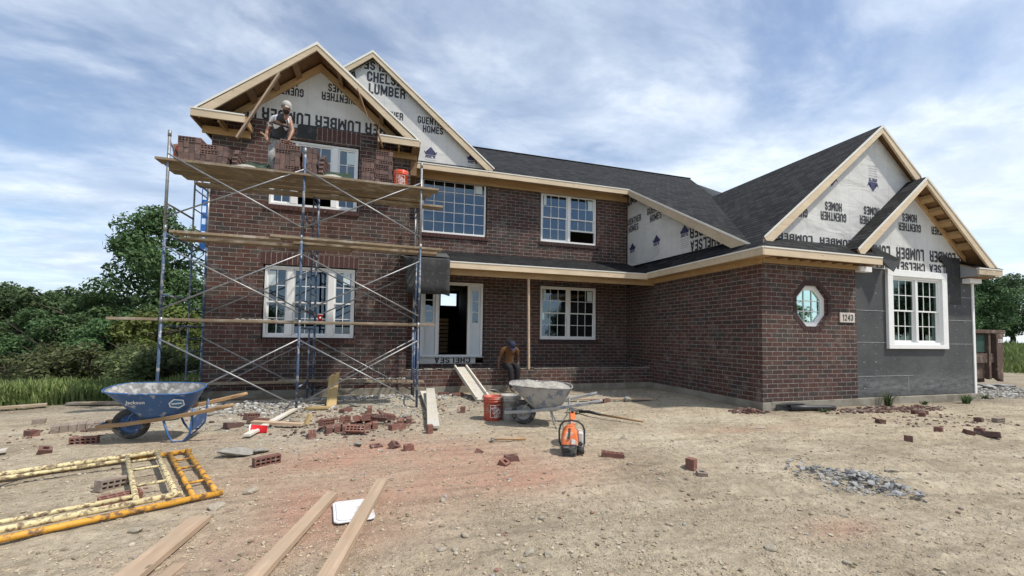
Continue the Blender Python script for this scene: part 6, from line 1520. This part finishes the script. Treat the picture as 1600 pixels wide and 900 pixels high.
def hand(V, E_, wrist, dirn, side, palmn, tag_, curl=.5):
    """palm and five bent fingers growing from the wrist"""
    d_, s_, n_ = Vector(dirn).normalized(), Vector(side).normalized(), Vector(palmn).normalized(); w_ = Vector(wrist)
    V[tag_ + 'palm'] = (tuple(w_ + d_ * .055), (.022, .034)); E_.append((tag_ + 'wr', tag_ + 'palm'))
    for i, (off, ln) in enumerate(((-.030, .070), (-.010, .080), (.011, .074), (.031, .058))):
        b0 = w_ + d_ * .085 + s_ * off; b1 = b0 + (d_ * math.cos(curl) + n_ * math.sin(curl)) * ln * .5; b2 = b1 + (d_ * math.cos(curl * 2) + n_ * math.sin(curl * 2)) * ln * .5
        for j, p_ in enumerate((b0, b1, b2)): V['%sf%d%d' % (tag_, i, j)] = (tuple(p_), .0095 - .001 * j)
        E_.extend([(tag_ + 'palm', '%sf%d0' % (tag_, i)), ('%sf%d0' % (tag_, i), '%sf%d1' % (tag_, i)), ('%sf%d1' % (tag_, i), '%sf%d2' % (tag_, i))])
    t0 = w_ + d_ * .035 - s_ * .035; t1 = t0 + (d_ * .6 - s_ * .6 + n_ * .3).normalized() * .045
    V[tag_ + 't0'] = (tuple(t0), .012); V[tag_ + 't1'] = (tuple(t1), .010); E_.extend([(tag_ + 'palm', tag_ + 't0'), (tag_ + 't0', tag_ + 't1')])
def figure(label, loc, rz, J, skinm, shirt, trousers, capm, vest=None, face=(0, -1, 0), sleeve=.75):
    t_ = thing('person', label, 'person', loc, (0, 0, rz))
    f_ = Vector(face).normalized(); h_ = Vector(J['head'])
    upv = (h_ - Vector(J['neck'])).normalized(); rt = f_.cross(upv).normalized(); upv = rt.cross(f_).normalized()
    V = {}; E_ = []
    V['pel'] = (J['pel'], (.13, .10)); V['wst'] = (lerp(J['pel'], J['chest'], .5), (.125, .095)); V['chest'] = (J['chest'], (.15, .11)); V['nb'] = (lerp(J['chest'], J['neck'], .75), .075); V['neck'] = (J['neck'], .055)
    V['jaw'] = (tuple(h_ - upv * .055 + f_ * .02), (.062, .066)); V['hd'] = (tuple(h_ + upv * .02), (.076, .086)); V['crown'] = (tuple(h_ + upv * .085 - f_ * .01), (.06, .07))
    V['nose'] = (tuple(h_ + f_ * .098 - upv * .015), .014); V['nose0'] = (tuple(h_ + f_ * .075 + upv * .005), .02)
    E_ += [('pel', 'wst'), ('wst', 'chest'), ('chest', 'nb'), ('nb', 'neck'), ('neck', 'jaw'), ('jaw', 'hd'), ('hd', 'crown'), ('hd', 'nose0'), ('nose0', 'nose')]
    for s_ in 'LR':
        V[s_ + 'ear'] = (tuple(h_ + rt * (.082 if s_ == 'R' else -.082) - f_ * .01), (.012, .02)); E_.append(('hd', s_ + 'ear'))
        sh, el, wr = J[s_ + 'sh'], J[s_ + 'el'], J[s_ + 'wr']
        V[s_ + 'sh'] = (sh, .062); V[s_ + 'ua'] = (lerp(sh, el, .5), .050); V[s_ + 'el'] = (el, .042); V[s_ + 'fa'] = (lerp(el, wr, .4), .041); V[s_ + 'wr'] = (wr, (.026, .03))
        E_ += [('nb', s_ + 'sh'), (s_ + 'sh', s_ + 'ua'), (s_ + 'ua', s_ + 'el'), (s_ + 'el', s_ + 'fa'), (s_ + 'fa', s_ + 'wr')]
        dd = (Vector(wr) - Vector(el)).normalized() * .5 + Vector(J.get(s_ + 'hd', tuple(Vector(wr) - Vector(el)))).normalized()
        sd = Vector(J.get(s_ + 'hs', (0, -1, 0))); sd = (sd - dd.normalized() * sd.dot(dd.normalized())).normalized()
        hand(V, E_, wr, dd, sd, dd.cross(sd) * (1 if s_ == 'L' else -1), s_, .55)
        hp_, kn, an = J[s_ + 'hip'], J[s_ + 'kn'], J[s_ + 'an']
        V[s_ + 'hip'] = (hp_, .085); V[s_ + 'th'] = (lerp(hp_, kn, .5), .072); V[s_ + 'kn'] = (kn, .056); V[s_ + 'cf'] = (lerp(kn, an, .35), .055); V[s_ + 'an'] = (an, .04)
        E_ += [('pel', s_ + 'hip'), (s_ + 'hip', s_ + 'th'), (s_ + 'th', s_ + 'kn'), (s_ + 'kn', s_ + 'cf'), (s_ + 'cf', s_ + 'an')]
    skin('body', V, E_, 'pel', MT[skinm], t_)
    g = lambda k, dr: (V[k][0], tuple(x + dr for x in (V[k][1] if hasattr(V[k][1], '__len__') else (V[k][1],) * 2)))
    # shirt
    C = {k: g(k, .016) for k in ('wst', 'chest', 'nb', 'Lsh', 'Rsh', 'Lua', 'Rua')}; C['pel'] = (lerp(J['pel'], J['chest'], .12), (.152, .125)); C['nb'] = (V['nb'][0], .085)
    for s_ in 'LR':
        C[s_ + 'cu'] = (lerp(J[s_ + 'sh'], J[s_ + 'el'], sleeve), .064); C[s_ + 'ua'] = (V[s_ + 'ua'][0], .066)
    skin('shirt', C, [('pel', 'wst'), ('wst', 'chest'), ('chest', 'nb'), ('nb', 'Lsh'), ('nb', 'Rsh'), ('Lsh', 'Lua'), ('Rsh', 'Rua'), ('Lua', 'Lcu'), ('Rua', 'Rcu')], 'wst', MT[shirt], t_)
    if vest:
        C = {k: g(k, .030) for k in ('wst', 'chest')}; C['pel'] = (lerp(J['pel'], J['chest'], .18), (.165, .138)); C['top'] = (lerp(J['chest'], J['neck'], .6), (.145, .108))
        for s_ in 'LR': C[s_ + 'v'] = (lerp(lerp(J['chest'], J['neck'], .75), J[s_ + 'sh'], .55), .096)
        skin('vest', C, [('pel', 'wst'), ('wst', 'chest'), ('chest', 'top'), ('top', 'Lv'), ('top', 'Rv')], 'wst', MT[vest], t_)
    C = {k: g(k, .020) for k in ('pel', 'Lhip', 'Rhip', 'Lth', 'Rth', 'Lkn', 'Rkn', 'Lcf', 'Rcf')}
    for s_ in 'LR': C[s_ + 'an'] = (V[s_ + 'an'][0], .062)
    C['wb'] = (lerp(J['pel'], J['chest'], .22), (.142, .112))
    skin('trousers', C, [('pel', 'wb')] + [(a_, b_) for s_ in 'LR' for a_, b_ in (('pel', s_ + 'hip'), (s_ + 'hip', s_ + 'th'), (s_ + 'th', s_ + 'kn'), (s_ + 'kn', s_ + 'cf'), (s_ + 'cf', s_ + 'an'))], 'pel', MT[trousers], t_)
    for s_ in 'LR':
        a_ = Vector(J[s_ + 'an']); ft = Vector(J.get('foot', (0, -1, 0))).normalized()
        skin('boot', {'a': (tuple(a_ + Vector((0, 0, .02))), .052), 'h': (tuple(a_ + Vector((0, 0, -.03))), .05), 't': (tuple(a_ + ft * .10 + Vector((0, 0, -.045))), (.042, .036)), 'e': (tuple(a_ + ft * .17 + Vector((0, 0, -.05))), (.04, .028))}, [('a', 'h'), ('h', 't'), ('t', 'e')], 'h', MT['boot'], t_)
    # hair, eyes, mouth, cap
    def place(m_, name, mat):
        M = Matrix((rt, -f_, upv)).transposed().to_4x4()
        for i in range(len(m_.v)): m_.v[i] = tuple(h_ + M.to_3x3() @ Vector(m_.v[i]))
        return m_.build(name, mat, t_)
    m_ = MB(); prof = [(0.0, .128)] + [(.094 * math.sin(a), .03 + .098 * math.cos(a)) for a in (R(12), R(28), R(45), R(62), R(78), R(92))]
    m_.lathe([(r_, z) for r_, z in prof], 20)
    for i in range(len(m_.v)): x, y, z = m_.v[i]; m_.v[i] = (x * .95, y * 1.08 + .008, z + .012)
    cp = place(m_, 'cap', MT[capm]); cp.modifiers.new('t', 'SOLIDIFY').thickness = .004
    m_ = MB(); P = []
    for i in range(11): a = R(200 + 14 * i); P.append((.078 * math.cos(a), -.055 + .115 * math.sin(a) * .95, .043 - .02 * abs(math.cos(a)) - .012))
    P += [(.05, -.07, .045), (-.05, -.07, .045)]
    m_.slab(P, (0, 0, .006)); M_ = place(m_, 'cap_bill', MT[capm]); M_.parent = cp
    m_ = MB(); m_.lathe([(.088 * math.sin(a), .02 + .092 * math.cos(a)) for a in (R(88), R(100), R(112), R(124))], 20)
    for i in range(len(m_.v)): x, y, z = m_.v[i]; m_.v[i] = (x * .95, abs(y) * 1.05 + .012 if y < 0 and abs(x) < .2 else y * 1.05 + .012, z)
    place(m_, 'hair', MT['hair']).modifiers.new('t', 'SOLIDIFY').thickness = .006
    for sx in (-1, 1):
        m_ = MB(); m_.lathe([(0, .011), (.008, .008), (.011, 0), (.008, -.008), (0, -.011)], 10)
        for i in range(len(m_.v)): x, y, z = m_.v[i]; m_.v[i] = (x + sx * .031, y - .077, z + .012)
        e_ = place(m_, 'eye', MT['eye'])
        m_ = MB(); m_.lathe([(0, .006), (.005, .004), (.006, 0), (0, -.006)], 8)
        for i in range(len(m_.v)): x, y, z = m_.v[i]; m_.v[i] = (x + sx * .031, y - .0855, z + .011)
        place(m_, 'pupil', MT['hair']).parent = e_
    m_ = MB(); m_.box(-.022, .022, -.092, -.080, -.062, -.055); place(m_, 'mouth', simple('lip', (.16, .06, .05), .5, .1, 9, 0))
    if vest:
        m_ = MB(); m_.lathe([(.064 * math.sin(a), -.055 + .066 * math.cos(a)) for a in (R(75), R(95), R(120), R(150))], 18)
        for i in range(len(m_.v)): x, y, z = m_.v[i]; m_.v[i] = (x, (y if y < 0 else y * .3) * 1.14 - .022, z)
        place(m_, 'beard', MT['hair']).modifiers.new('t', 'SOLIDIFY').thickness = .004
    return t_
man = figure('bricklayer in grey cap, white tee shirt and black vest standing on the top scaffold deck', (-2.02, 8.68, DK - .0), R(-6),
    dict(pel=(-.08, .10, .86), chest=(.0, -.03, 1.15), neck=(.09, -.14, 1.30), head=(.15, -.21, 1.40),
         Lsh=(.18, -.14, 1.23), Lel=(.27, -.18, .96), Lwr=(.25, -.28, .76), Lhd=(-.02, -.12, -.3), Rsh=(-.17, .0, 1.24), Rel=(-.26, .0, .97), Rwr=(-.22, -.12, .77), Rhd=(.1, -.1, -.2),
         Lhip=(.01, .09, .81), Rhip=(-.16, .10, .81), Lkn=(.03, -.06, .45), Rkn=(-.15, -.04, .45), Lan=(.03, .05, .085), Ran=(-.15, .08, .085), foot=(.1, -1, 0)),
    'skin', 'shirt_white', 'trousers_grey', 'cap_grey', 'vest', face=(.55, -.60, -.45), sleeve=.48)
man.scale = (.93, .93, .93)
# trowel in his hand
tw = thing('trowel', 'brick trowel held in the right hand of the standing bricklayer', 'trowel', (-2.26, 8.54, DK + .70), (0, R(35), R(-20)))
m_ = MB(); m_.slab([(0, .0, 0), (.12, .07, 0), (.27, .0, 0), (.12, -.07, 0)], (0, 0, .004)); m_.build('blade', MT['steel_grey'], tw)
m_ = MB(); m_.tube([(-.13, 0, .05), (-.02, 0, .05), (0, 0, .02), (.01, 0, .004)], [.015, .013, .006, .005], 8); m_.build('handle', MT['handle'], tw)
sit = figure('worker in navy cap and rust brown tee shirt sitting bowed on the porch ledge', (2.95, 10.12, .565), R(4),
    dict(pel=(0, .02, .105), chest=(0, -.06, .40), neck=(.0, -.15, .535), head=(0, -.23, .575),
         Lsh=(.19, -.09, .485), Lel=(.25, -.08, .22), Lwr=(.19, -.16, .02), Lhd=(-.1, -.3, -.6), Rsh=(-.19, -.09, .485), Rel=(-.27, -.06, .23), Rwr=(-.27, -.04, .03), Rhd=(0, -.4, -.5),
         Lhip=(.09, -.03, .09), Rhip=(-.09, -.03, .09), Lkn=(.10, -.42, .06), Rkn=(-.09, -.40, .05), Lan=(.09, -.36, -.42), Ran=(-.05, -.40, -.44), foot=(0, -1, 0)),
    'skin_dark', 'shirt_tan', 'trousers_black', 'cap_navy', None, face=(0, -.62, -.78), sleeve=.7)

# ================================================================== CONTAINER
t_ = thing('rubbish_container', 'rust brown steel roll-off rubbish container with a green panel beyond the house corner', 'container', (17.4, 8.3, gh(17.4, 8.3)))
m_ = MB(); wall(m_, 'y', .12, .05, -1.9, 1.55, .22, 1.68); wall(m_, 'y', 2.3, .05, -1.9, 1.55, .22, 1.68); wall(m_, 'x', -1.9, .05, .17, 2.3, .22, 1.68); wall(m_, 'x', 1.5, .05, .17, 2.3, .22, 1.68); m_.box(-1.85, 1.5, .17, 2.3, .22, .28); m_.build('shell', MT['rust'], t_)
m_ = MB(); m_.beam((-2.0, .06, 1.71), (1.72, .06, 1.71), .14, .11); m_.beam((1.62, .13, 1.712), (1.62, 2.4, 1.712), .13, .108); m_.build('top_rail', MT['rust'], t_, .01)
for x in (-1.2, -.1, .95):
    m_ = MB(); m_.box(x - .05, x + .05, .02, .118, .2, 1.65); m_.build('rib', MT['rust'], t_)
m_ = MB(); m_.add([(1.22, -.02, .25), (1.50, -.02, .12), (1.50, .119, .12), (1.22, .119, .25), (1.22, -.02, 1.65), (1.56, -.02, 1.65), (1.56, .119, 1.65), (1.22, .119, 1.65)], [(0, 3, 2, 1), (4, 5, 6, 7), (0, 1, 5, 4), (1, 2, 6, 5), (2, 3, 7, 6), (3, 0, 4, 7)]); m_.build('corner_post', MT['rust'], t_)
m_ = MB(); m_.box(-1.8, 1.2, .05, .117, .72, 1.02); m_.build('middle_rail', MT['rust'], t_)
m_ = MB(); m_.box(-1.78, 1.16, .085, .1185, 1.06, 1.6); m_.build('green_panel', MT['dgreen'], t_)
m_ = MB(); m_.beam((-1.9, .5, .14), (1.5, .5, .14), .16, .16); m_.beam((-1.9, 1.9, .14), (1.5, 1.9, .14), .16, .16); m_.build('skid', MT['rust'], t_)
stamp(t_, '230', (1.40, 1.42), .22, ((0, -.02, 0), (1, 0, 0), (0, 0, 1), (0, -1, 0)), None, mat='white_print', bold=.02)
for i, (x, y, s_) in enumerate(((16.6, 7.9, .5), (17.4, 8.0, .45), (18.0, 7.95, .4))):
    put(SH[i], 'dark_debris', (x, y, gh(x, y) + .06), (.1, 0, i * 1.1), 'dark flat debris lying under the front of the rust brown container', 'debris', 'dark debris under the container').scale = (s_ * 1.6, s_, s_ * .8)

# ================================================================== TREES, SHRUBS, GRASS
def leaf_mesh(name, blobs, n, size, seed, mat, hang=.25, shell=.35):
    """many folded leaf cards spread through ellipsoid clumps: blobs = (x, y, z, rx, ry, rz)"""
    r = np.random.default_rng(seed); B = np.array(blobs, float)
    wv = B[:, 3] * B[:, 4] * B[:, 5]; wv = wv ** .75; wv /= wv.sum()
    k = r.choice(len(B), n, p=wv)
    d_ = r.normal(size=(n, 3)); d_ /= np.linalg.norm(d_, axis=1)[:, None]
    rad = (1 - shell * r.random(n) ** 1.0) ; rad[r.random(n) < .18] *= .55
    rad *= .82 + .36 * vnoise(d_[:, 0] * 2.2 + k * 7.1, d_[:, 1] * 2.2 + d_[:, 2] * 2.0 + k * 3.3)
    P = B[k, :3] + d_ * B[k, 3:] * rad[:, None]
    nrm = d_ * .6 + r.normal(size=(n, 3)) * .55 + np.array([0, 0, .45]); nrm /= np.linalg.norm(nrm, axis=1)[:, None]
    a = np.cross(nrm, r.normal(size=(n, 3))); a /= np.linalg.norm(a, axis=1)[:, None]; b_ = np.cross(nrm, a)
    s_ = size * (.45 + 1.1 * r.random(n) ** 1.5)[:, None]
    tip = P + a * s_ - np.array([0, 0, 1]) * s_ * hang; l_ = P + b_ * s_ * .42 + nrm * s_ * .06; q = P - a * s_ * .55; r2 = P - b_ * s_ * .42 + nrm * s_ * .06
    co = np.stack([q, l_, tip, r2], 1).reshape(-1, 3); qd = np.arange(4 * n).reshape(n, 4)
    me = np_mesh(name, co, qd); me.materials.append(mat); return me
def trunk_mesh(name, h, r0, limbs, seed, z0=-.2):
    rr = random.Random(seed); m_ = MB()
    pts = [(0, 0, z0)]; 
    for i in range(1, 7): f_ = i / 6; pts.append((rr.uniform(-.05, .05) * h * f_, rr.uniform(-.05, .05) * h * f_, z0 + (h - z0) * f_))
    m_.tube(pts, [r0 * (1.25 - 1.05 * i / 6) for i in range(7)], 9)
    for (f_, dx, dy, dz, rl) in limbs:
        i = min(5, int(f_ * 6)); p0 = Vector(pts[i]).lerp(Vector(pts[i + 1]), f_ * 6 - i); p1 = p0 + Vector((dx * .45, dy * .45, dz * .35)); p2 = p0 + Vector((dx, dy, dz))
        m_.tube([p0, p1, p2], [rl, rl * .7, rl * .25], 7)
        m_.tube([p1, p1 + Vector((dy * .4, -dx * .3, dz * .6))], [rl * .5, rl * .15], 6)
    o = m_.build(name, MT['bark'], None, 0, False); me = o.data; bpy.data.objects.remove(o); return me
def crown_blobs(seed, h, w, n, low=.25):
    r = random.Random(seed); out = []
    for i in range(n):
        f_ = low + (1 - low) * (i + r.random()) / n; env = math.sin(math.pi * min(1, (f_ - low * .6) / (1 - low * .6)) ** .8) ** .6 if f_ < 1 else .2
        a = r.uniform(0, 6.283); q = w * env * r.uniform(.35, 1.0) * .75
        s_ = w * r.uniform(.26, .44) * (.65 + .5 * env)
        out.append((q * math.cos(a), q * math.sin(a), h * f_ * .95, s_, s_, s_ * r.uniform(.55, .85)))
    return out
def limbs_for(seed, h, w, n):
    r = random.Random(seed); out = []
    for i in range(n): a = r.uniform(0, 6.283); f_ = r.uniform(.35, .9); q = w * r.uniform(.5, .85); out.append((f_, q * math.cos(a), q * math.sin(a), h * r.uniform(.08, .22), .05 * h / 8 * r.uniform(.6, 1.2) + .02))
    return out
KINDS = []
for i, (h, w, nb, nl, ls, mk, low) in enumerate(((9.5, 3.0, 30, 22000, .125, 'lf_mid', .28), (5.2, 2.2, 18, 12000, .11, 'lf_dark', .06), (4.4, 2.0, 16, 11000, .10, 'lf_mid', .04), (3.0, 1.9, 14, 9000, .09, 'lf_light', .02), (10.5, 4.6, 32, 18000, .20, 'lf_dark', .20), (1.5, 1.5, 9, 6000, .07, 'lf_weed', .02))):
    KINDS.append((leaf_mesh('crown', crown_blobs(70 + i, h, w, nb, low), nl, ls, 300 + i, MT[mk]), trunk_mesh('trunk', h * .8, .022 * h + .03, limbs_for(90 + i, h, w, 9), 80 + i), h))
def tree(kind, label, x, y, h, rz, group, name='tree', cat='tree', wid=1.0):
    cr, tr, h0 = KINDS[kind]; s_ = h / h0
    t_ = thing(name, label, cat, (x, y, gh(x, y)), (0, 0, rz), group); t_.scale = (s_ * wid, s_ * wid, s_)
    for nm, me in (('crown', cr), ('trunk', tr)):
        o = bpy.data.objects.new(nm, me); COL.objects.link(o); o.parent = t_
    return t_
GT = 'trees along the wood edge on the left'
def onray(px, dist):
    """a point of the wood edge: bearing in degrees right of straight ahead of the house front"""
    a = R(px); return dist * math.sin(a), dist * math.cos(a)
tree(0, 'tall broad maple tree rising over the wood edge behind the scaffold', -11.2, 25.4, 9.4, .6, None, wid=1.0)
lst = [(1, 0, 23.5, 4.50, 'dark bushy tree at the far left edge of the wood'), (1, 62, 25, 4.77, 'dark green tree second from the left in the wood edge'), (1, 20, 28.5, 5.31, 'tall dark tree behind the second one from the left'), (2, 118, 23.8, 4.41, 'round topped mid green tree in the middle of the wood edge'), (1, 150, 27.6, 5.13, 'pointed dark tree just left of the tall maple'), (1, 178, 23.6, 3.96, 'dark leafy tree below the left side of the maple crown'), (2, 225, 22.4, 3.78, 'mid green tree below the maple trunk'), (3, 285, 22.8, 3.87, 'yellow green bushy tree seen between the scaffold posts'), (3, 232, 20.4, 3.20, 'lower yellow green bush tree left of the scaffold post'), (1, 318, 26.5, 4.14, 'dark tree seen just left of the house corner'), (1, -45, 26, 5.04, 'dark tree cut by the left frame edge'), (2, 72, 21.4, 3.10, 'small light tree in front of the dark wood edge'), (2, 142, 20.6, 2.90, 'small leafy sapling in front of the wood, centre'), (3, 200, 19.2, 2.00, 'light green shrub tree at the foot of the wood by the scaffold'), (1, 265, 29, 5.04, 'dark tree half hidden behind the maple'), (1, 95, 32, 5.67, 'dark tree in the back row of the wood'), (1, -10, 33, 5.94, 'tall dark tree in the back row at far left'), (1, 195, 30, 5.22, 'dark tree filling the wood behind the maple'), (1, 40, 22.5, 3.60, 'low dark tree at the foot of the wood on the left'), (1, 105, 22.0, 3.30, 'low dark tree at the foot of the wood, left of centre'), (1, 160, 22.0, 3.20, 'low dark tree at the foot of the wood below the maple')]
for i, (k_, q, y, h, l) in enumerate(lst): tree(k_, l, -(.668 - .00096 * q) * y, y, h, i * 1.7, GT, wid=1.15)
ls2 = ['leftmost', 'second', 'third', 'fourth', 'fifth', 'sixth', 'seventh', 'eighth']
for i, (q, y, h) in enumerate(((40, 17.6, 1.25), (85, 17.3, 1.5), (128, 16.6, 1.45), (170, 16.9, 1.5), (212, 16.3, 1.35), (255, 16.0, 1.4), (295, 16.8, 1.4), (0, 18.4, 1.2))):
    tree(5, 'grey green weedy shrub, %s from the left in the row before the wood' % ls2[(i + 1) % 8], -(.668 - .00096 * q) * y, y, h, i * 2.1, 'weedy shrubs before the wood', 'shrub', 'shrub', 1.2)
for i, (x, y, h, l) in enumerate(((55.5, 29.0, 7.4, 'dark spreading tree with visible trunk beyond the container'), (63.0, 29.0, 8.3, 'tall dark tree at the right edge beyond the meadow'), (59.0, 34.0, 7.9, 'dark tree behind the gap beyond the container'), (70.5, 30.0, 8.6, 'dark tree cut off by the right frame edge'), (66.0, 38.0, 8.2, 'dark tree in the back row on the right'), (50, 33, 7.0, 'dark tree mostly hidden behind the house corner'))):
    tree(4, l, x, y, h, i * 1.3, 'trees across the meadow on the right')
for i, (x, y, h) in enumerate(((-30, -30, 6), (-14, -30, 5.5), (2, -32, 5), (14, -30, 5.5), (23, -27, 6), (31, -24, 6.5), (38, -21, 7.5), (45, -17, 7), (52, -22, 8), (57, -14, 7.5), (64, -22, 8.5), (40, -28, 8), (70, -14, 8))):
    tree(4, 'dark tree of the row behind the viewpoint', x, y, h, i, 'trees behind the viewpoint', wid=1.3)
# meadow grass
def blades(n, xy, h0, h1, seed):
    r = np.random.default_rng(seed); x, y = xy; n = len(x)
    z = gz(x, y, False); h = (h0 + (h1 - h0) * r.random(n) ** 2.0) * (0.45 + 1.1 * vnoise(x * 0.9, y * 0.9)); a = r.random(n) * 6.283; w_ = .006 + .010 * r.random(n) + np.hypot(x, y) * .0007
    lean = (r.random(n) - .2) * 1.1 * h; dx, dy = np.cos(a), np.sin(a); bx, by = -dy, dx
    q = lambda s_, f_, l_: np.stack([x + bx * w_ * s_ * f_ + dx * l_, y + by * w_ * s_ * f_ + dy * l_, z + h * (1 - f_) * 1.0 if f_ < 1 else z - .02], 1)
    p0 = np.stack([x - bx * w_, y - by * w_, z - .02], 1); p1 = np.stack([x + bx * w_, y + by * w_, z - .02], 1)
    p2 = np.stack([x + bx * w_ * .7 + dx * lean * .4, y + by * w_ * .7 + dy * lean * .4, z + h * .6], 1); p3 = np.stack([x + dx * lean, y + dy * lean, z + h], 1); p3b = np.stack([x - bx * w_ * .7 + dx * lean * .4, y - by * w_ * .7 + dy * lean * .4, z + h * .6], 1)
    co = np.stack([p0, p1, p2, p3, p3b], 1).reshape(-1, 3)
    b0 = np.arange(n) * 5
    me = np_mesh('grass', co, np.concatenate([np.stack([b0, b0 + 1, b0 + 2, b0 + 4], 1)]).astype(int))
    me2 = np_mesh('grass', co, np.stack([b0 + 4, b0 + 2, b0 + 3], 1).astype(int))
    bm = bmesh.new(); bm.from_mesh(me); bm.from_mesh(me2); out = bpy.data.meshes.new('grass'); bm.to_mesh(out); bm.free(); return out
n = 80000
yy = 9.3 + 12.5 * RNG.random(n) ** 1.5; xx = -yy * (.30 + .50 * RNG.random(n)) 
k = (xx < -3.75) & (RNG.random(n) < grass_mask(xx, yy)); xx, yy = xx[k], yy[k]
hh_ = np.clip((yy - 9.5) / 8, 0, 1)
o = link_mesh('meadow_grass', blades(0, (xx, yy), .03, .30, 4), MT['grass']); tag(o, 'tall uneven meadow grass left of the house', 'grass', kind='stuff')
n = 26000
d_ = 24 + 42 * RNG.random(n) ** 1.4; a = R(56) + R(18) * RNG.random(n); xx, yy = d_ * np.sin(a) + 4, d_ * np.cos(a) * .95 + 2
k = RNG.random(n) < grass_mask(xx, yy); xx, yy = xx[k], yy[k]
o = link_mesh('meadow_grass', blades(0, (xx, yy), .15, .7, 5), MT['grass']); tag(o, 'weedy green meadow beyond the container on the right', 'grass', kind='stuff')
def tuft(label, x, y, h, n, seed, w_=.012):
    r = random.Random(seed); m_ = MB()
    for i in range(n):
        a = r.uniform(0, 6.283); l_ = h * r.uniform(.5, 1.0); rr = r.uniform(0, .06); le = l_ * r.uniform(.2, .8); c, s_ = math.cos(a), math.sin(a)
        P = []
        for f_ in (0, .4, .75, 1.0): ww = w_ * (1 - f_ * .95) * (.8 + f_); px_, pz_ = rr + le * f_ ** 1.8, l_ * (f_ - .22 * f_ * f_); P.append(((px_ * c - ww * s_, px_ * s_ + ww * c, pz_), (px_ * c + ww * s_, px_ * s_ - ww * c, pz_)))
        vs = [q for p_ in P for q in p_]; m_.add(vs, [(0, 1, 3, 2), (2, 3, 5, 4), (4, 5, 7, 6)])
    o = m_.build('grass_tuft', MT['lf_mid'], None, 0, False); o.location = (x, y, gh(x, y) - .01); tag(o, label, 'plant')
tuft('tall weed clump against the grey foam wall below the white trimmed window', 10.35, 6.30, .42, 45, 1)
tuft('broad grass tuft at the right corner of the grey foam wall', 12.75, 6.20, .30, 80, 2)
tuft('low weed patch between the two tufts along the foundation', 11.4, 6.25, .14, 40, 3)
tuft('few blades of grass in front of the black pipe', 8.15, 6.05, .13, 30, 4)
tuft('small weed at the right of the house corner on the gravel', 14.3, 6.6, .16, 45, 5)
